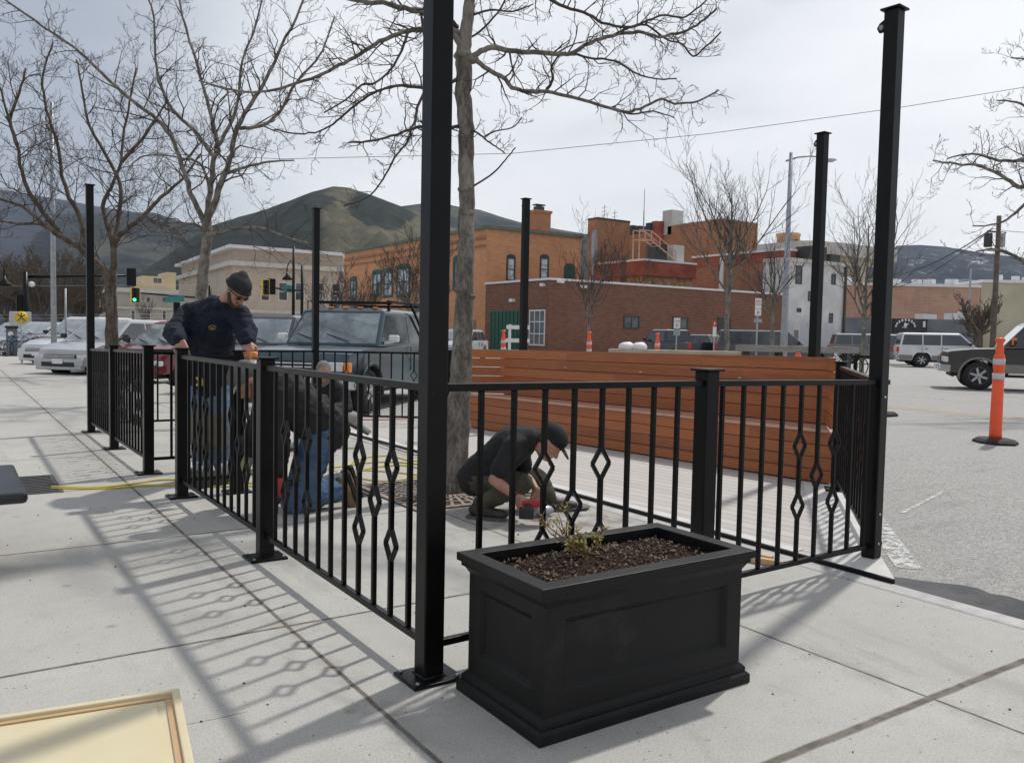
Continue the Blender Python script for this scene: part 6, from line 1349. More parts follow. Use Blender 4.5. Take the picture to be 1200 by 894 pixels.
LB([(568, 160), (580, 154), (600, 150), (612, 138)], 2.2, 1.2, 6.8, l=.2)
LB([(556, -100), (620, -150), (690, -190), (760, -210)], 5, 2, 6.4, lv=1); LB([(552, -140), (490, -190), (420, -230), (350, -260)], 5, 2, 6.6, lv=1); LB([(553, -60), (500, -90), (430, -130), (360, -140)], 5, 2, 6.0, lv=1)
T.finish('street_tree', 'nearest bare tree, its mottled trunk rising just right of the thick black post', base, M_BARK)
# second tree (behind the standing man) -----------------------------------------
T = Tree(23); D0 = 14.6; base = Vector((G(238, 470).x, G(238, 470).y, 0)); D0 = depth(base)
k_ = FPX/D0/2
def LT(pts, w0, w1, D1, lv=3, step=.21, l=1.0, up=.18, thick=True, **k):
    Q, R = T.limb(LP(pts, D0, D1), w0/2/FPX*D0, w1/2/FPX*D0); T.dress(Q, R, step, l, lv, up=up, rmax=.018, minr=k.pop('minr', .0031), **k); return Q
P = LP([(238, 474), (236, 400), (236, 345), (240, 305), (243, 270), (241, 255)], D0); P[0].z = -.02; T.limb(P, .115, .085, n=12); tops = (242, 262)
LT([(242, 266), (250, 240), (262, 205), (272, 180), (278, 150), (296, 120), (312, 92), (330, 55), (352, 10), (368, -30)], 9, 2, D0-.5)
LT([(241, 262), (246, 225), (250, 190), (256, 170), (246, 130), (238, 100), (226, 60), (214, 20), (205, -25)], 8, 2, D0+.8)
LT([(240, 262), (228, 238), (220, 215), (212, 190), (200, 160), (178, 135), (150, 115), (122, 88), (95, 62), (60, 38), (20, 10), (-10, -10)], 7, 1.8, D0-1.6)
LT([(252, 185), (240, 170), (225, 150), (210, 138), (196, 120), (186, 95), (182, 60), (180, 20), (168, -20)], 6, 2, D0+1)
LT([(243, 276), (262, 272), (285, 267), (310, 268), (330, 276), (350, 283), (372, 287)], 5, 1.8, D0-1.2, up=.1)
LT([(239, 268), (222, 262), (200, 268), (180, 272), (162, 262)], 4, 1.6, D0-1, up=.1)
LT([(246, 225), (240, 200), (232, 190), (215, 186), (190, 182), (165, 184), (150, 200)], 4, 1.6, D0+1.4)
LT([(262, 205), (288, 196), (315, 190), (345, 188)], 4.5, 1.5, D0-1)
LT([(278, 150), (292, 150), (312, 145), (330, 128), (345, 100), (362, 80), (378, 60), (392, 20)], 5, 1.6, D0-1.6)
LT([(256, 170), (272, 140), (280, 110), (284, 70), (300, 30), (310, -20)], 5, 1.8, D0+.5)
T.finish('street_tree', 'bare tree with a slim grey trunk rising directly behind the standing man', base, M_BARK)
# third tree (far left, twin trunk) ----------------------------------------------
T = Tree(31); base = G(130, 440); D0 = depth(base)
P = LP([(127, 440), (128, 400), (128, 360), (130, 328)], D0); T.limb(P, .13, .10, n=10)
P = LP([(135, 440), (135, 400), (134, 362), (132, 330)], D0+.1); T.limb(P, .10, .09, n=10)
kw = dict(step=.33, l=1.8, minr=.005)
LT([(130, 335), (122, 318), (108, 304), (92, 290), (70, 276), (50, 262), (30, 245), (10, 236), (-20, 228)], 11, 2, D0-2, **kw)
LT([(132, 330), (134, 305), (134, 285), (142, 275), (158, 262), (172, 250), (188, 232), (205, 218), (222, 200), (236, 180)], 9, 2, D0-1.5, **kw)
LT([(133, 290), (128, 270), (122, 250), (122, 235), (130, 220), (142, 190), (146, 150), (152, 120), (160, 80)], 7, 2, D0+1, **kw)
LT([(72, 277), (50, 248), (34, 225), (25, 200), (20, 170), (8, 130), (-5, 90)], 7, 2, D0-1, **kw)
LT([(98, 292), (96, 262), (82, 232), (72, 205), (68, 170), (55, 130), (50, 90), (62, 50)], 7, 2, D0+1, **kw)
LT([(134, 280), (140, 250), (140, 215), (120, 175), (104, 145), (96, 105), (90, 70)], 6, 2, D0+.5, **kw)
LT([(20, 170), (12, 140), (22, 110), (30, 80)], 5, 2, D0-1.5, **kw); LT([(50, 262), (20, 262), (-15, 255)], 4, 2, D0-3, **kw)
LT([(168, 252), (185, 262), (205, 268), (220, 285)], 4, 1.5, D0-2, **kw); LT([(142, 190), (165, 165), (182, 140), (196, 118)], 5, 2, D0, **kw)
T.finish('street_tree', 'wide twin trunk bare tree behind the far left corner of the railing', base, M_BARK2)
# generic vase shaped winter tree -------------------------------------------------
def vase(label, base, H, r0, fork, seed, spread=.5, n=7, lv=3, name='bare_tree', mb_=None, mt=None, lean=(0, 0), minr=.012, dens=.85, cat='tree', group=None, l=.5):
    T = Tree(seed); b = Vector(base); r_ = T.r; top = b+Vector((lean[0], lean[1], fork)); T.limb([b-Vector((0, 0, .1)), b.lerp(top, .5)+Vector((r_.gauss(0, .03), r_.gauss(0, .03), 0)), top], r0, r0*.72, n=9)
    lead = top+Vector((0, 0, H-fork))*.55; Q, R = T.limb([top, top.lerp(lead, .5)+Vector((.1, .05, 0)), lead], r0*.6, r0*.15); T.dress(Q, R, H*.07, H*.22, max(lv-1, 1), up=.3, rmax=r0*.3, minr=minr)
    for k in range(n):
        a_ = 2*math.pi*(k+.3*r_.random())/n; d = Vector((math.cos(a_)*spread, math.sin(a_)*spread, 1)).normalized(); p = top-Vector((0, 0, (k % 3)*fork*.12))
        T.twig(p, d, (H-fork)*r_.uniform(.62, .85), r0*.40, lv, up=.22, spread=.55, zig=.13, dens=dens, minr=minr)
    return T.finish(name, label, b, mb_, mt, cat=cat, group=group)
q = along(852, 31); M_BD = bark('pale_street_bark', (.13, .12, .10), (.28, .26, .22)); vase('tall bare tree in front of the brown brick wall, left of the tall street light', q, 9.2, .11, 3.9, 41, spread=.60, n=7, mb_=M_BD, minr=.0055, l=.6)
q = along(904, 34); vase('smaller bare tree directly behind the stack of white parking signs', q, 6.6, .10, 2.9, 43, spread=.7, n=5, mb_=M_BD, minr=.006)
q = along(690, 33); vase('small twiggy bare tree against the left part of the brown brick wall', q, 6.6, .06, 2.2, 45, spread=.6, n=5, minr=.006, lv=3)
q = along(1012, 26.5); vase('slender pale bare tree seen between the two tall posts on the right', q, 7.0, .085, 2.6, 47, spread=.6, n=6, mb_=M_BD, minr=.005)
q = along(1146, 75); vase('dark gnarled bare tree beside the utility pole', q, 6.2, .5, 2.2, 49, spread=1.1, n=8, mb_=M_BARK2, minr=.03)
for k, (px, D, H, lab) in enumerate(((425, 70, 8, 'thin bare tree in front of the left part of the orange brick wall'), (486, 62, 9, 'bare tree in front of the orange brick wall beside the thick black post'), (388, 66, 6.5, 'small bare tree in front of the white roof edge letters'), (716, 75, 10, 'faint bare tree before the tall brick block'), (170, 120, 6, 'small bare tree in front of the grey courthouse'))):
    vase(lab, along(px, D), H, .14, 2.2, 60+k, spread=.7, n=7, lv=3, minr=.013)
# tree reaching in from the right edge: trunk outside the frame
T = Tree(53); D0 = 17; base = along(1290, 17)
T.limb([base, base+Vector((0, 0, 2)), W(1285, 200, 17)], .16, .12, n=10)
kw = dict(step=.24, l=.9, minr=.0038)
LT([(1284, 330), (1240, 330), (1210, 318), (1190, 300), (1160, 292), (1135, 300)], 8, 1.5, D0-.5, **kw)
LT([(1285, 230), (1240, 215), (1200, 220), (1180, 210), (1150, 195), (1120, 192), (1092, 188)], 8, 1.5, D0-1, **kw)
LT([(1285, 215), (1245, 200), (1205, 190), (1170, 188), (1140, 180), (1110, 186)], 7, 1.5, D0-.5, **kw)
LT([(1285, 250), (1245, 240), (1210, 235), (1190, 250), (1170, 262), (1140, 265)], 7, 1.5, D0+.6, **kw)
LT([(1285, 160), (1250, 140), (1215, 130), (1190, 120), (1168, 118)], 6, 1.5, D0, **kw)
LT([(1285, 110), (1240, 80), (1210, 72), (1185, 68)], 6, 1.5, D0, **kw)
T.finish('street_tree', 'bare tree whose branches reach in from the right edge of the photo', base, M_BARK)
# far brown winter trees at the left
for k, (px, D, H) in enumerate(((-30, 120, 13), (8, 135, 13), (34, 150, 15), (52, 130, 13), (72, 160, 16), (92, 140, 13), (110, 170, 13))):
    vase(('leftmost', 'second from the left', 'third from the left', 'middle', 'third from the right', 'second from the right', 'rightmost')[k]+' of the hazy brown bare trees on the far left', along(px, D), H, .25, 2.5, 80+k, spread=.75, n=8, lv=3, minr=.035, dens=.9, mb_=M_BARK2, mt=mat('brown_far_twigs', (.11, .075, .055), (.17, .12, .09), rough=.95, scale=.5), group='far bare trees')
# dark conifer at the far left
q = along(97, 150); t = thing('conifer', 'dark green conifer far down the street left of the twin trunk tree', 'tree', q); mb = MB(); rr = random.Random(3)
for k in range(1400):
    h = rr.uniform(1, 9.5)+rr.random(); a_ = rr.random()*2*math.pi; r_ = (10.5-h)*.38*math.sqrt(rr.random()); p = q+Vector((r_*math.cos(a_), r_*math.sin(a_), h)); d = Vector((math.cos(a_), math.sin(a_), -.3)); o = Vector((-math.sin(a_), math.cos(a_), 0))*.16; mb.add([p-o, p+d*.6, p+o, p-d*.1+Vector((0, 0, .12))], [(0, 1, 2, 3)])
mb.build('crown', mat('dark_needles', (.018, .032, .02), (.035, .055, .03), rough=.9, scale=3), t); mb = MB(); mb.tube([q, q+Vector((0, 0, 10))], [.2, .03], 6); mb.build('trunk', M_BARK2, t)
# rest of the second pavement grate
tg2 = [o for o in COL.objects if o.name.startswith('tree_grate') and o.get('label', '').startswith('dark cast iron')][0]
mb = MB(); gx, gy = 2.95, 6.5; M_IR = MATS['dark_cast_iron']
mb.box((gx, gy, .003), (.9, .5, .004)); mb.build('pit', MATS['dirt_in_grate'], tg2); mb = MB()
for k in range(15): mb.box((gx-.42+k*.06, gy, .010), (.022, .48, .008))
mb.build('bars', M_IR, tg2)
# ================================================================ PEOPLE
WS = bpy.data.scenes.new('work')   # modifiers are applied here, apart from the heavy scene
def hull(bm, p0, r0, p1, r1):
    """tapered capsule"""
    p0, p1 = Vector(p0), Vector(p1); d = p1-p0; L_ = d.length
    if L_ < abs(r0-r1)+1e-4:
        if r1 > r0: p0, r0 = p1, r1
        bmesh.ops.create_icosphere(bm, subdivisions=2, radius=r0, matrix=Matrix.Translation(p0)); return
    d /= L_; a = d.orthogonal().normalized(); b = d.cross(a); th = math.asin((r0-r1)/L_); prof = []; n = 14; m_ = 5
    for k in range(1, m_+1): t = -math.pi/2+(math.pi/2+th)*k/m_; prof.append((p0+d*(r0*math.sin(t)), r0*math.cos(t)))
    for k in range(m_): t = th+(math.pi/2-th)*k/m_; prof.append((p1+d*(r1*math.sin(t)), r1*math.cos(t)))
    rings = [[bm.verts.new(c+(a*math.cos(2*math.pi*j/n)+b*math.sin(2*math.pi*j/n))*r) for j in range(n)] for c, r in prof]
    e0, e1 = bm.verts.new(p0-d*r0), bm.verts.new(p1+d*r1)
    for q in range(len(rings)-1):
        for j in range(n): bm.faces.new((rings[q][j], rings[q][(j+1) % n], rings[q+1][(j+1) % n], rings[q+1][j]))
    for j in range(n): bm.faces.new((e0, rings[0][(j+1) % n], rings[0][j])); bm.faces.new((e1, rings[-1][j], rings[-1][(j+1) % n]))
def ellb(bm, c, r, rot=None):
    m_ = Matrix.Translation(Vector(c)) @ ((rot or Matrix.Identity(3)).to_4x4()) @ Matrix.Diagonal((r[0], r[1], r[2], 1)); bmesh.ops.create_icosphere(bm, subdivisions=3, radius=1, matrix=m_)
def fuse(name, bm, material, voxel=.012, smooth=4, parent=None, fold=0, fs=.07, cut=None):
    me = bpy.data.meshes.new(name); bm.to_mesh(me); bm.free(); o = bpy.data.objects.new(name, me); WS.collection.objects.link(o)
    m1 = o.modifiers.new('r', 'REMESH'); m1.mode = 'VOXEL'; m1.voxel_size = voxel; m1.use_smooth_shade = True
    m2 = o.modifiers.new('s', 'SMOOTH'); m2.iterations = smooth; m2.factor = .6
    WS.view_layers[0].update(); dg = WS.view_layers[0].depsgraph; me2 = bpy.data.meshes.new_from_object(o.evaluated_get(dg)); o.modifiers.clear(); o.data = me2; bpy.data.meshes.remove(me); WS.collection.objects.unlink(o); COL.objects.link(o)
    if fold:
        nv = len(me2.vertices); co = [0.0]*(3*nv); no = [0.0]*(3*nv); me2.vertices.foreach_get('co', co); me2.vertices.foreach_get('normal', no)
        for i in range(nv):
            c = Vector(co[3*i:3*i+3]); n1 = noise.fractal(Vector((c.x/fs, c.y/fs, c.z/(fs*.55))), 1, 2, 3); n2 = 1-abs(noise.noise(c/(fs*1.6)+Vector((9, 3, 1))))*2
            co[3*i:3*i+3] = c+Vector(no[3*i:3*i+3])*(n1*fold*.6+n2*fold*.5)
        me2.vertices.foreach_set('co', co)
    me2.materials.clear(); me2.materials.append(material)
    me2.polygons.foreach_set('use_smooth', [True]*len(me2.polygons)); me2.update()
    if parent is not None: put(o, parent)
    return o
M_SKIN = mat('skin', (.36, .175, .12), (.47, .25, .175), rough=.5, scale=14, bump=.08, bscale=120)
M_SKIN.node_tree.nodes['Principled BSDF'].inputs['Subsurface Weight'].default_value = .05
def cloth(name, c1, c2, **k): return mat(name, c1, c2, rough=.9, scale=k.pop('scale', 7), bump=.25, bscale=k.pop('bscale', 260), contrast=(.3, .7), **k)
def frame_of(f, up):
    f = Vector(f).normalized(); u = Vector(up); u = (u-f*u.dot(f)).normalized(); l = u.cross(f); return Matrix((f, l, u)).transposed(), f, l, u
def head(bm, c, f, up, s=1.0):
    M_, f, l, u = frame_of(f, up); c = Vector(c)
    ellb(bm, c+u*.025*s, (.098*s, .077*s, .105*s), M_); ellb(bm, c+f*.022*s-u*.045*s, (.070*s, .060*s, .080*s), M_); ellb(bm, c+f*.066*s-u*.093*s, (.026*s, .030*s, .022*s), M_)
    hull(bm, c+f*.088*s+u*.008*s, .010*s, c+f*.112*s-u*.032*s, .0135*s); ellb(bm, c+f*.104*s-u*.034*s, (.012*s, .018*s, .009*s), M_)
    hull(bm, c+f*.086*s+l*.03*s+u*.026*s, .012*s, c+f*.086*s-l*.03*s+u*.026*s, .012*s); hull(bm, c+f*.090*s+l*.02*s-u*.062*s, .0085*s, c+f*.090*s-l*.02*s-u*.062*s, .0085*s)
    for q in (-1, 1): ellb(bm, c+l*q*.079*s-u*.008*s-f*.005*s, (.017*s, .009*s, .030*s), M_); ellb(bm, c+f*.058*s+l*q*.042*s-u*.018*s, (.028*s, .024*s, .022*s), M_)
def hand(bm, w, d, palm, side, grip=.6, s=1.0, thumbdir=None):
    """w wrist, d forearm direction, palm = direction the palm faces, side=+1 if the thumb is on d x palm side"""
    w = Vector(w); d = Vector(d).normalized(); pn = Vector(palm); pn = (pn-d*pn.dot(d)).normalized(); sd = d.cross(pn)*side
    for k in range(4):
        o = sd*(.033-.022*k)*s; base = w+d*(.088-.004*abs(k-1))*s+o; hull(bm, w+d*.012*s+o*.65, .0165*s, base, .0135*s)
        ln = (.043, .048, .045, .036)[k]*s; a1 = grip*.9; a2 = grip*1.9; a3 = grip*2.6
        p1 = base+(d*math.cos(a1)+pn*math.sin(a1))*ln; p2 = p1+(d*math.cos(a2)+pn*math.sin(a2))*ln*.68; p3 = p2+(d*math.cos(a3)+pn*math.sin(a3))*ln*.48
        hull(bm, base, .0105*s, p1, .0095*s); hull(bm, p1, .0095*s, p2, .0085*s); hull(bm, p2, .0085*s, p3, .0072*s)
    t0 = w+d*.022*s+sd*.026*s+pn*.006*s; t1 = t0+(d*.65+sd*.65+pn*.35).normalized()*.042*s; t2 = t1+(d*.85+pn*(.35+grip*.4)+sd*.05).normalized()*.034*s; t3 = t2+(d*.8+pn*.6-sd*.2).normalized()*.026*s
    hull(bm, t0, .0165*s, t1, .0125*s); hull(bm, t1, .0125*s, t2, .0105*s); hull(bm, t2, .0105*s, t3, .0085*s)
def foot_b(bm, an, d, s=1.0, r=0):
    an = Vector(an); d = Vector(d).normalized(); hull(bm, an-d*.04-Vector((0, 0, .045)), .034+r, an+d*.06-Vector((0, 0, .05)), .034+r); hull(bm, an+d*.06-Vector((0, 0, .05)), .036+r, an+d*.15-Vector((0, 0, .065)), .024+r); hull(bm, an+Vector((0, 0, .02)), .038+r, an-Vector((0, 0, .04)), .038+r)
def shoe(par, an, d, up, m, sole, L_=.29, nm='shoe'):
    """shoe with sole; up = shin direction"""
    M_, f, l, u = frame_of(d, up); an = Vector(an); bm = bmesh.new()
    hull(bm, an-f*.035-u*.035, .048, an+f*.05-u*.045, .046); hull(bm, an+f*.05-u*.045, .046, an+f*(L_-.12)-u*.058, .034); hull(bm, an+u*.02, .050, an-u*.02, .050); ellb(bm, an+f*(L_-.13)-u*.055, (.06, .046, .032), M_)
    o = fuse(nm, bm, m, .009, 3, par); mb = MB(); 
    P = [(-.095, -.028), (-.075, -.042), (.02, -.038), (.10, -.050), (.17, -.045), (L_-.09, -.015), (L_-.09, .015), (.17, .045), (.10, .050), (.02, .038), (-.075, .042), (-.095, .028)]
    mb.prism(P, -.105, -.076, lambda x, y, z: an+f*x+l*y+u*z); mb.build('sole', sole, o); return o
def body_common(J, s=1.0, shirt_arms=False):
    bm = bmesh.new(); head(bm, J['head'], J['hf'], J['hu'], s); V = {k: (Vector(v) if not isinstance(v, (int, float)) else v) for k, v in J.items()}
    M_, f, l, u = frame_of(J['hf'], J['hu']); hull(bm, V['head']-u*.06-f*.02, .055, V['neck'], .062); hull(bm, V['neck'], .075, V['chest'], .115)
    sd = (V['shL']-V['shR']).normalized()
    for q in (-1, 1): hull(bm, V['chest']+sd*.06*q, .105, V['pelvis']+sd*.05*q, .105)
    for S in 'LR':
        hull(bm, V['neck'].lerp(V['sh'+S], .35), .055, V['sh'+S], .055); hull(bm, V['sh'+S], .052, V['el'+S], .040); hull(bm, V['el'+S], .042, V['el'+S].lerp(V['wr'+S], .35), .040); hull(bm, V['el'+S].lerp(V['wr'+S], .35), .040, V['wr'+S], .026)
        hull(bm, V['hip'+S], .085, V['kn'+S], .056); hull(bm, V['kn'+S], .056, V['kn'+S].lerp(V['an'+S], .35), .055); hull(bm, V['kn'+S].lerp(V['an'+S], .35), .055, V['an'+S], .036)
        foot_b(bm, V['an'+S], J['ft'+S]) if not J.get('noft'+S) else None
    return bm, V
def leg_cloth(bm, V, r=.018, lo=.97, kn=.0, only=None):
    for S in (only or 'LR'):
        hull(bm, V['hip'+S], .095+r, V['kn'+S], .066+r+kn); hull(bm, V['kn'+S], .066+r+kn, V['kn'+S].lerp(V['an'+S], .4), .062+r); hull(bm, V['kn'+S].lerp(V['an'+S], .4), .060+r, V['kn'+S].lerp(V['an'+S], lo), .050+r)
    hull(bm, V['hipL'], .10+r, V['hipR'], .10+r); hull(bm, V['pelvis'], .115+r, V['hipL'].lerp(V['hipR'], .5), .11+r)
    sd = (V['shL']-V['shR']).normalized()
    for q in (-1, 1): hull(bm, V['pelvis']+sd*.06*q+(V['chest']-V['pelvis']).normalized()*.05, .108+r*.6, V['pelvis']+sd*.05*q, .112+r)
def torso_cloth(bm, V, r=.03, hem=.1, sleeve=1.0, arm=.02, puff=.0):
    sd = (V['shL']-V['shR']).normalized(); dn = (V['pelvis']-V['chest']).normalized()
    for q in (-1, 1): hull(bm, V['chest']+sd*.07*q, .108+r, V['pelvis']+sd*.05*q+dn*hem, .105+r); hull(bm, V['chest']+sd*.08*q, .10+r, V['neck']+sd*.06*q, .055+r*.7)
    hull(bm, V['neck'], .070+r*.3, V['chest'], .118+r)
    for S in 'LR':
        e = V['el'+S] if sleeve >= 1 else V['sh'+S].lerp(V['el'+S], sleeve*2 if sleeve < .5 else 1)
        hull(bm, V['neck'].lerp(V['sh'+S], .4), .058+r*.7, V['sh'+S], .060+arm); hull(bm, V['sh'+S], .060+arm, e, .050+arm+puff)
        if sleeve >= 1: hull(bm, e, .050+arm+puff, V['el'+S].lerp(V['wr'+S], .5), .046+arm+puff); hull(bm, V['el'+S].lerp(V['wr'+S], .5), .045+arm+puff, V['el'+S].lerp(V['wr'+S], .93), .032+arm*.6)
DEN = cloth('faded_blue_denim', (.06, .115, .20), (.17, .27, .40), scale=5); DEN2 = cloth('mid_blue_denim', (.035, .075, .14), (.10, .17, .28), scale=6)
# ---- person 1 : standing, leaning over the gate posts
D = 7.1
J = dict(head=W(277.5, 341, 6.95), hf=RT*.62-UP*.74-FW*.36, hu=UP*.72+RT*.52-FW*.25, neck=W(259, 359, 7.08), chest=W(247, 389, 7.2), pelvis=W(242, 438, 7.38), shR=W(221, 368, 7.2), shL=W(280, 370, 7.05), elR=W(204, 390, 7.0), elL=W(290, 391, 6.98), wrR=W(211, 399.5, 6.78), wrL=W(289, 400.5, 6.88),
         hipR=W(231, 446, 7.40), hipL=W(253, 446, 7.42), knR=W(235, 500, 7.38), knL=W(258, 500, 7.44), anR=W(236, 548, 7.50), anL=W(260, 548, 7.56), ftR=-FW*.9-RT*.2-Vector((0, 0, .0)), ftL=-FW*.75+RT*.55)
for k in ('anR', 'anL'): J[k].z = .105
for k in ('ftR', 'ftL'): J[k].z = 0
bm, V = body_common(J, 1.04)
hand(bm, V['wrR'], RT*.35-UP*.75-FW*.35, FW*.75-UP*.5, -1, .55, 1.12); hand(bm, V['wrL'], RT*.25-UP*.7-FW*.4, FW*.7-UP*.5, 1, .5, 1.12)
p1 = fuse('person', bm, M_SKIN, .0075, 3); tag(p1, 'standing man in a navy hooded sweatshirt, dark beanie and sunglasses leaning on the gate posts', 'person')
bm = bmesh.new(); torso_cloth(bm, V, .045, .09, 1.0, .028, .004); fuse('sweatshirt', bm, cloth('navy_fleece', (.004, .006, .016), (.010, .015, .034)), .010, 3, p1, fold=.020, fs=.075)
bm = bmesh.new(); M_, f, l, u = frame_of(J['hf'], J['hu']); sd = (V['shL']-V['shR']).normalized()
for k in range(9):
    a_ = math.pi*(.15+1.7*k/8)-math.pi*.5*0; a0 = 2*math.pi*k/8; c_ = V['neck']+Vector((0, 0, .02))+sd*.095*math.cos(a0)+(FW*.07*math.sin(a0))+Vector((0, 0, .022*math.sin(a0))); ellb(bm, c_, (.045, .045, .042))
hull(bm, V['neck']+FW*.09+Vector((0, 0, -.01)), .07, V['neck']+FW*.13-Vector((0, 0, .10)), .05); fuse('hood', bm, MATS['navy_fleece'], .011, 5, p1, fold=.006)
bm = bmesh.new(); leg_cloth(bm, V, .022, .96); fuse('jeans', bm, DEN, .011, 4, p1, fold=.016, fs=.06)
bm = bmesh.new()
for S in 'LR': hull(bm, V['kn'+S]+Vector((0, 0, .09))-FW*.03, .085, V['kn'+S]-Vector((0, 0, .12))-FW*.025, .080)
fuse('knee_pads', bm, cloth('khaki_canvas', (.12, .10, .07), (.20, .17, .115)), .012, 4, p1)
def beanie(par, J, m, s=1.0):
    c = Vector(J['head']); bm = bmesh.new(); M_, f, l, u = frame_of(J['hf'], J['hu']); ellb(bm, c+u*.062*s-f*.012*s, (.108*s, .092*s, .082*s), M_); hull(bm, c+u*.10*s-f*.03*s, .06*s, c+u*.125*s-f*.045*s, .04*s)
    hull(bm, c+u*.045*s+l*.05*s-f*.03*s, .050*s, c+u*.045*s-l*.05*s-f*.03*s, .050*s); o = fuse('beanie', bm, m, .008, 3, par)
    mb = MB(); P = [c+u*(.035 if 1 else 0)*s-f*.008*s+f*.106*s*math.cos(a_)+l*.090*s*math.sin(a_)+u*.012*s*math.cos(a_) for a_ in [2*math.pi*k/24 for k in range(25)]]; mb.tube(P, .014*s, 8); mb.build('cuff', m, o); return o
beanie(p1, J, cloth('charcoal_knit', (.014, .015, .016), (.032, .034, .036), bscale=120), 1.04)
c = Vector(J['head']); M_, f, l, u = frame_of(J['hf'], J['hu']); mb = MB()
for q in (-1, 1): mb.ell(c+f*.098+l*.034*q+u*.004, (.008, .029, .021), M_, n=12); mb.tube([c+f*.09+l*.062*q+u*.010, c+f*.03+l*.087*q+u*.008, c-f*.01+l*.088*q+u*.0], .0035, 5)
mb.tube([c+f*.104+l*.012+u*.01, c+f*.104-l*.012+u*.01], .003, 5); mb.build('sunglasses', mat('dark_lens', (.012, .010, .010), (.02, .018, .018), rough=.12, scale=5), p1)
def beard(par, J, m, s=1.0, big=0.0):
    c = Vector(J['head']); M_, f, l, u = frame_of(J['hf'], J['hu']); bm = bmesh.new()
    for q in (-1, 1): hull(bm, c+l*.066*q*s-u*.03*s+f*.01*s, .016*s, c+l*.045*q*s-u*.085*s+f*.05*s, (.022+big)*s); hull(bm, c+l*.045*q*s-u*.085*s+f*.05*s, (.022+big)*s, c-u*(.105+big)*s+f*.078*s, (.022+big)*s)
    hull(bm, c+f*.088*s+l*.026*s-u*.052*s, .007*s, c+f*.088*s-l*.026*s-u*.052*s, .007*s); return fuse('beard', bm, m, .006, 2, par, fold=.003, fs=.01)
beard(p1, J, cloth('dark_stubble', (.05, .035, .028), (.10, .07, .055), bscale=400), 1.02)
# chest emblem and logo-like embroidery
cc = V['chest']+sd*.085-FW*.165+UP*.03; mb = MB()
P = [cc+RT*.030*math.cos(a_)+UP*.019*math.sin(a_) for a_ in [2*math.pi*k/20 for k in range(21)]]; mb.tube(P, .0028, 5); mb.tube([cc-RT*.018+UP*.004, cc-RT*.004-UP*.006, cc+RT*.018+UP*.005], .004, 5); mb.tube([cc-RT*.012-UP*.012, cc+RT*.014-UP*.011], .003, 5)
mb.build('chest_emblem', mat('gold_thread', (.35, .25, .06), (.42, .31, .09), rough=.6), p1)
shc = mat('dark_leather', (.02, .017, .015), (.045, .038, .03), rough=.6, scale=12); solem = mat('black_sole', (.012, .012, .012), (.02, .02, .02), rough=.8)
for S in 'LR': shoe(p1, V['an'+S], J['ft'+S], Vector((0, 0, 1)), shc, solem)
# tools on his belt and in his hand
q = W(233, 447, 7.22); t = thing('tape_measure', 'yellow and black tape measure clipped at the standing man\'s right hip', 'tape measure', q); mb = MB(); mb.box(q, (.045, .075, .075), rz=.4, bev=.012); mb.build('case', M_YEL, t); mb = MB(); mb.lathe([(.024, -.026), (.024, .026)], q, 14, axis='X'); mb.build('label_disc', M_DPL, t)
q = W(297, 417, 6.72); t = thing('paint_marker', 'orange capped spray marker in the standing man\'s left hand', 'marker', q); mb = MB(); mb.lathe([(.030, -.03), (.034, -.02), (.034, .025), (.026, .033)], q, 14); mb.build('cap', M_AMB, t); mb = MB(); mb.lathe([(.027, -.10), (.030, -.09), (.030, -.03)], q, 14); mb.build('can', M_WHITE, t)
q = W(246, 560, 7.2); mb = MB(); mb.box((q.x, q.y, .05), (.34, .2, .10), rz=.5, bev=.01); 
tb = thing('tool_bag', 'dark tool bag with small tools on the pavement by the standing man\'s feet', 'bag', (q.x, q.y, 0)); mb.build('bag', M_DPL, tb); mb = MB(); rr = random.Random(4)
for k in range(9): x, y = q.x+rr.uniform(-.15, .15), q.y+rr.uniform(-.09, .09); mb.tube([(x, y, .08), (x+rr.uniform(-.04, .04), y, .17+rr.uniform(0, .05))], .008, 6)
mb.build('tools', M_GALV, tb)
# ---- person 2 : kneeling, bent over to the left
D = 6.25
J = dict(head=W(290, 447, 5.92), hf=-UP*.80-RT*.45-FW*.35, hu=-RT*.72+UP*.62-FW*.35, neck=W(308, 447, 6.08), chest=W(331, 461, 6.15), pelvis=W(376, 496, 6.3), shR=W(322, 462, 6.0), shL=W(321, 449, 6.38), elR=W(322, 512, 5.98), elL=W(306, 498, 6.42), wrR=W(326, 553, 6.02), wrL=W(293, 532, 6.36),
         hipR=W(377, 505, 6.22), hipL=W(383, 502, 6.45), knR=W(345, 575, 6.16), knL=W(352, 568, 6.42), anR=W(397, 575, 6.38), anL=W(402, 560, 6.7), ftR=RT*.75-UP*.55+FW*.3, ftL=RT*.8-UP*.5+FW*.3, noftL=1, noftR=1)
for k in ('knR', 'knL'): J[k].z = .085
for k in ('anR', 'anL'): J[k].z = .13
bm, V = body_common(J, 1.0)
hand(bm, V['wrR'], -UP*.95+RT*.1, FW*.7-RT*.5, 1, .9); hand(bm, V['wrL'], -UP*.8-RT*.3, FW*.6+RT*.4, -1, .7)
p2 = fuse('person', bm, M_SKIN, .0075, 3); tag(p2, 'kneeling man in dark jacket, pale cap and jeans bent low behind the left railing', 'person')
JK = cloth('charcoal_quilted_jacket', (.014, .0135, .014), (.034, .032, .032), scale=5)
bm = bmesh.new(); torso_cloth(bm, V, .06, .05, 1.0, .035, .01); fuse('jacket', bm, JK, .010, 3, p2, fold=.022, fs=.07)
bm = bmesh.new(); leg_cloth(bm, V, .028, .9); fuse('jeans', bm, DEN2, .011, 4, p2, fold=.020, fs=.055)
c = Vector(J['head']); M_, f, l, u = frame_of(J['hf'], J['hu'])
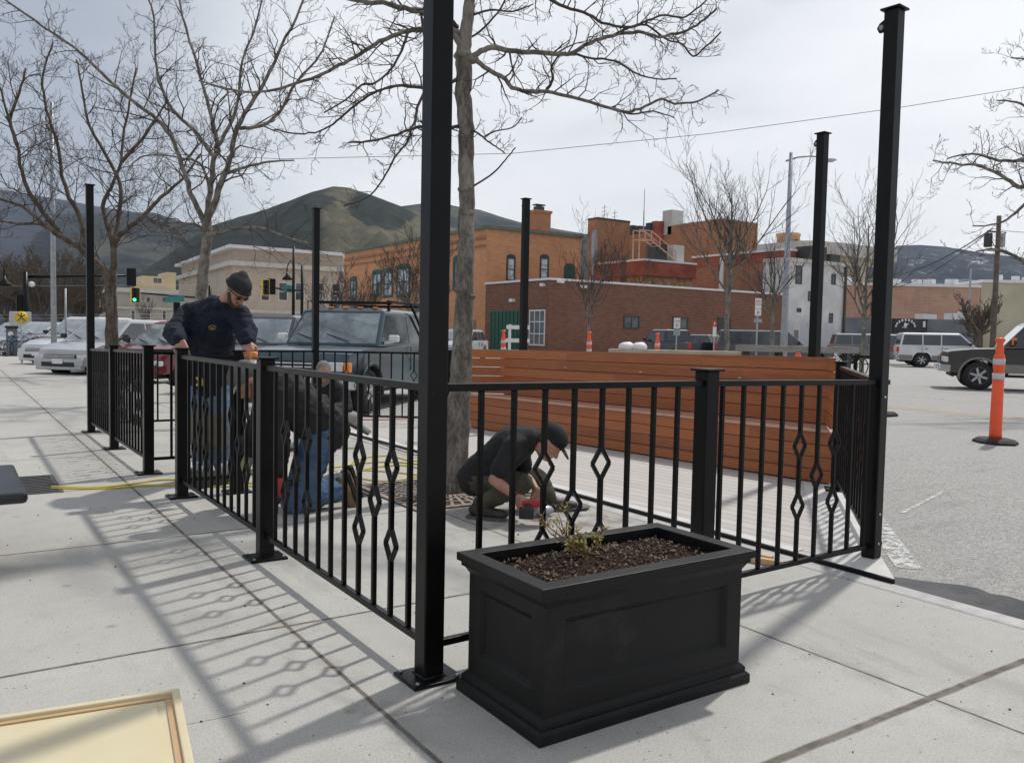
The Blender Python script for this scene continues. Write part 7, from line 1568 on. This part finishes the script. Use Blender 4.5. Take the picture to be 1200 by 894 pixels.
def capm(par, J, m, mb_, s=1.0, back=False):
    c = Vector(J['head']); M_, f, l, u = frame_of(J['hf'], J['hu']); bm = bmesh.new(); ellb(bm, c+u*.060*s-f*.012*s, (.108*s, .090*s, .080*s), M_); hull(bm, c+u*.035*s+l*.035*s-f*.05*s, .05*s, c+u*.035*s-l*.035*s-f*.05*s, .05*s); o = fuse('cap', bm, m, .008, 2, par)
    mb = MB(); vs = []; n = 12
    for zz in (0, -.006):
        for k in range(n+1): a_ = -1.15+2.3*k/n; vs.append(c+u*(.052*s+zz)+f*.085*s*math.cos(a_)+l*.088*s*math.sin(a_))
        for k in range(n+1): a_ = -1.15+2.3*k/n; vs.append(c+u*(.052*s+zz-.022*s*math.cos(a_))+f*(.085+.085*math.cos(a_*.9)**.5 if math.cos(a_*.9) > 0 else .085)*s*max(math.cos(a_*.62), .1)*1.0+l*.082*s*math.sin(a_))
    m_ = n+1; fs = []
    for k in range(n): fs += [(k, k+1, m_+k+1, m_+k), (2*m_+k+1, 2*m_+k, 3*m_+k, 3*m_+k+1), (m_+k, m_+k+1, 3*m_+k+1, 3*m_+k), (k+1, k, 2*m_+k, 2*m_+k+1)]
    mb.add(vs, fs, True); mb.build('cap_bill', mb_, o); return o
capm(p2, J, cloth('grey_cap_cloth', (.09, .09, .092), (.17, .165, .16)), cloth('cream_cap_bill', (.55, .50, .40), (.66, .61, .50)), 1.08)
beard(p2, J, cloth('reddish_beard', (.14, .055, .03), (.22, .10, .055), bscale=400), 1.0, .008)
bt_ = mat('tan_boot_leather', (.13, .075, .035), (.24, .15, .08), rough=.7, scale=10)
for S in 'LR': shoe(p2, V['an'+S]+Vector((0, 0, .02)), (RT*.35-Vector((0, 0, 1))).normalized(), (V['kn'+S]-V['an'+S]).normalized(), bt_, solem, nm='boot')
bm = bmesh.new(); hand(bm, V['wrL'], -UP*.8-RT*.3, FW*.6+RT*.4, -1, .7, 1.22); hull(bm, V['wrL']+UP*.03, .036, V['wrL']-UP*.02, .036); fuse('glove', bm, cloth('grey_yellow_work_glove', (.22, .22, .19), (.40, .36, .16), scale=22), .007, 3, p2)
def drill(name, label, c, d, dn, m1, s=1.0):
    d = Vector(d).normalized(); dn = Vector(dn); dn = (dn-d*dn.dot(d)).normalized(); c = Vector(c); t = thing(name, label, 'drill', c)
    mb = MB(); mb.tube([c-d*.075*s, c-d*.06*s, c+d*.055*s, c+d*.07*s], [.028*s, .034*s, .033*s, .026*s], 14); mb.build('motor_housing', m1, t)
    mb = MB(); mb.tube([c+d*.071*s, c+d*.10*s, c+d*.125*s], [.024*s, .021*s, .010*s], 12); mb.tube([c+d*.12*s, c+d*.20*s], .0035*s, 6); mb.build('chuck', M_DPL, t)
    mb = MB(); mb.tube([c-d*.02*s+dn*.02*s, c-d*.035*s+dn*.12*s], [.021*s, .020*s], 10); mb.build('grip', M_DPL, t)
    mb = MB(); b_ = c-d*.03*s+dn*.145*s; mb.beam(b_-d*.055*s, b_+d*.05*s, .075*s, .045*s, up=dn); mb.build('battery', M_DPL, t)
RDT = mat('red_tool_plastic', (.38, .02, .02), (.46, .035, .03), rough=.4)
drill('cordless_drill', 'red and black drill gripped low by the kneeling man behind the second post', W(327, 571, 6.0), -UP*.98-RT*.05, RT*.6+FW*.6, RDT, .95)
# ---- person 3 : sitting on the ground further back
D = 9.8
J = dict(head=W(379, 437, 9.75), hf=RT*.25-UP*.35-FW*.9, hu=UP*.93+RT*.1-FW*.3, neck=W(384, 452, 9.85), chest=W(388, 466, 9.9), pelvis=W(388, 500, 10.0), shR=W(371, 459, 9.85), shL=W(401, 460, 9.85), elR=W(366, 482, 9.65), elL=W(405, 480, 9.7), wrR=W(378, 487, 9.45), wrL=W(388, 479, 9.45),
         hipR=W(382, 508, 9.95), hipL=W(395, 507, 9.95), knR=W(366, 488, 9.5), knL=W(383, 484, 9.5), anR=W(352, 520, 9.45), anL=W(414, 489, 9.75), ftR=-RT*.6-FW*.6, ftL=RT*.85-UP*.45, noftL=1)
J['pelvis'].z = .13; J['hipR'].z = J['hipL'].z = .13; J['anR'].z = .10; J['ftR'] = Vector((J['ftR'].x, J['ftR'].y, 0))
bm, V = body_common(J, 1.0); hand(bm, V['wrR'], RT*.8-UP*.3, -UP, 1, .7); hand(bm, V['wrL'], -RT*.7-UP*.4, -UP, -1, .7)
p3 = fuse('person', bm, M_SKIN, .008, 3); tag(p3, 'grey haired bearded man in black sitting beyond the kneeling man, one sneaker stretched out', 'person')
bm = bmesh.new(); torso_cloth(bm, V, .045, .03, 1.0, .03, .0); fuse('fleece', bm, cloth('black_fleece', (.010, .010, .012), (.024, .024, .026)), .014, 4, p3, fold=.012)
bm = bmesh.new(); leg_cloth(bm, V, .02, .93); fuse('trousers', bm, cloth('pale_grey_twill', (.27, .26, .24), (.36, .35, .32)), .013, 4, p3, fold=.010)
c = Vector(J['head']); M_, f, l, u = frame_of(J['hf'], J['hu']); bm = bmesh.new(); ellb(bm, c+u*.045-f*.02, (.105, .084, .095), M_); fuse('hair', bm, cloth('grey_hair', (.16, .145, .13), (.28, .26, .23), bscale=300), .009, 2, p3, fold=.004, fs=.02)
beard(p3, J, cloth('grey_beard', (.13, .11, .095), (.26, .23, .20), bscale=400), 1.0, .01)
shoe(p3, V['anL'], J['ftL'], UP*.7+RT*.6, cloth('grey_mesh_sneaker', (.28, .28, .27), (.46, .46, .44)), mat('dark_grey_sole', (.06, .055, .05), (.09, .085, .08), rough=.8), L_=.34, nm='sneaker'); shoe(p3, V['anR'], J['ftR'], Vector((0, 0, 1)), MATS['grey_mesh_sneaker'], MATS['dark_grey_sole'], nm='sneaker')
# ---- person 4 : squatting with the red tool
J = dict(head=W(644, 519, 6.12), hf=RT*.60-UP*.72-FW*.15, hu=RT*.66+UP*.66-FW*.1, neck=W(622, 513, 6.2), chest=W(600, 522, 6.25), pelvis=W(566, 552, 6.35), shR=W(601, 524, 6.05), shL=W(607, 517, 6.42), elR=W(579, 562, 5.98), elL=W(616, 556, 6.45), wrR=W(606, 583, 5.95), wrL=W(628, 573, 6.3),
         hipR=W(562, 562, 6.27), hipL=W(567, 561, 6.48), knR=W(612, 566, 6.14), knL=W(630, 560, 6.46), anR=W(562, 592, 6.08), anL=W(645, 583, 6.62), ftR=RT*.92-FW*.25, ftL=RT*.95+FW*.1)
J['anR'].z = .10; J['anL'].z = .10
for k in ('ftR', 'ftL'): J[k] = Vector((J[k].x, J[k].y, 0))
J['anL'] = G(644, 583, .10); V_ = J['anL']; V_.z = .10
bm, V = body_common(J, 1.0)
hand(bm, V['wrR'], RT*.75-UP*.55, FW*.7-UP*.2+RT*.0, -1, .85); hand(bm, V['wrL'], RT*.3-UP*.8, -FW*.6, 1, .7)
p4 = fuse('person', bm, M_SKIN, .0075, 3); tag(p4, 'squatting man in black t-shirt, black cap and olive trousers near the tree foot', 'person')
bm = bmesh.new(); torso_cloth(bm, V, .036, .07, .36, .018, .0)
for S in 'LR': hull(bm, V['sh'+S], .072, V['sh'+S].lerp(V['el'+S], .62), .070)
fuse('t_shirt', bm, cloth('black_jersey', (.010, .010, .011), (.022, .022, .024)), .010, 4, p4, fold=.008, fs=.09)
bm = bmesh.new(); leg_cloth(bm, V, .010, .88); fuse('trousers', bm, cloth('olive_canvas', (.050, .047, .030), (.10, .092, .062)), .011, 4, p4, fold=.013, fs=.06)
capm(p4, J, cloth('black_cap_cloth', (.008, .008, .009), (.018, .018, .019)), MATS['black_cap_cloth'], 1.06)
c = Vector(J['head']); M_, f, l, u = frame_of(J['hf'], J['hu']); bm = bmesh.new(); ellb(bm, c+u*.005-f*.045, (.062, .079, .062), M_); fuse('hair', bm, cloth('short_dark_hair', (.035, .022, .015), (.07, .045, .03), bscale=300), .008, 2, p4)
mb = MB(); w_ = V['wrR']; a_ = (V['elR']-w_).normalized(); o1 = a_.orthogonal().normalized(); o2 = a_.cross(o1); mb.tube([w_+a_*.02+(o1*math.cos(q)+o2*math.sin(q))*.034 for q in [2*math.pi*k/14 for k in range(15)]], .006, 6); mb.build('wrist_band', M_DPL, p4)
mb = MB(); q = V['pelvis']+UP*.10-FW*.14+RT*.08; mb.beam(q-RT*.03, q+RT*.03, .004, .02); mb.build('belt_clip', M_WHITE, p4)
for S in 'LR': shoe(p4, V['an'+S], J['ft'+S], Vector((0, 0, 1)), MATS['dark_leather'], mat('grey_sole', (.10, .09, .08), (.14, .13, .12), rough=.8))
drill('angle_grinder', 'red power tool held close to the pavement by the squatting man', W(622, 590, 5.96), RT*.95-UP*.05, -UP*.35-FW*.9, RDT, .95)
q = G(637, 598, .045); mb = MB(); mb.ell((q.x, q.y, .045), (.09, .05, .04), n=12); tag(mb.build('rag', M_GALV, loc=q), 'crumpled pale grey rag on the pavement in front of the squatting man', 'rag')
q = G(675, 592, .03); mb = MB(); mb.ell((q.x, q.y, .02), (.13, .09, .02), n=10); tag(mb.build('dust_pile', mat('grey_mortar_dust', (.16, .15, .13), (.26, .24, .21), rough=1, scale=30, bump=.5), loc=q), 'small dark pile of mortar dust at the edge of the deck', 'dust pile')
bpy.data.scenes.remove(WS)
# ================================================================ small pavement debris
mb = MB(); rr = random.Random(9)
for k in range(260):
    x, y = rr.uniform(-.6, 4.2), rr.uniform(.9, 9)
    if 1.5 < x < 2.65 and 2.05 < y < 2.75: continue
    s_ = rr.uniform(.002, .007)*(1.6 if rr.random() < .08 else 1); mb.ell((x, y, s_*.4), (s_, s_*rr.uniform(.4, 1), s_*.5), Matrix.Rotation(rr.random()*3, 3, 'Z'), n=5)
o = mb.build('pavement_grit', mat('dark_grit', (.035, .03, .025), (.10, .085, .07), rough=.9, scale=40)); tag(o, kind='stuff')
# ================================================================ HAZE
HZ = bpy.data.materials.new('haze_volume'); HZ.use_nodes = True; n_ = HZ.node_tree.nodes; n_.clear(); ho = n_.new('ShaderNodeOutputMaterial'); pv = n_.new('ShaderNodeVolumePrincipled')
pv.inputs['Color'].default_value = (.80, .86, .95, 1); pv.inputs['Density'].default_value = .00006; pv.inputs['Anisotropy'].default_value = .2; HZ.node_tree.links.new(pv.outputs[0], ho.inputs['Volume'])
mb = MB(); mb.box((900, 1900, 395), (7600, 5400, 800)); hzo = mb.build('haze', HZ); tag(hzo, kind='stuff')
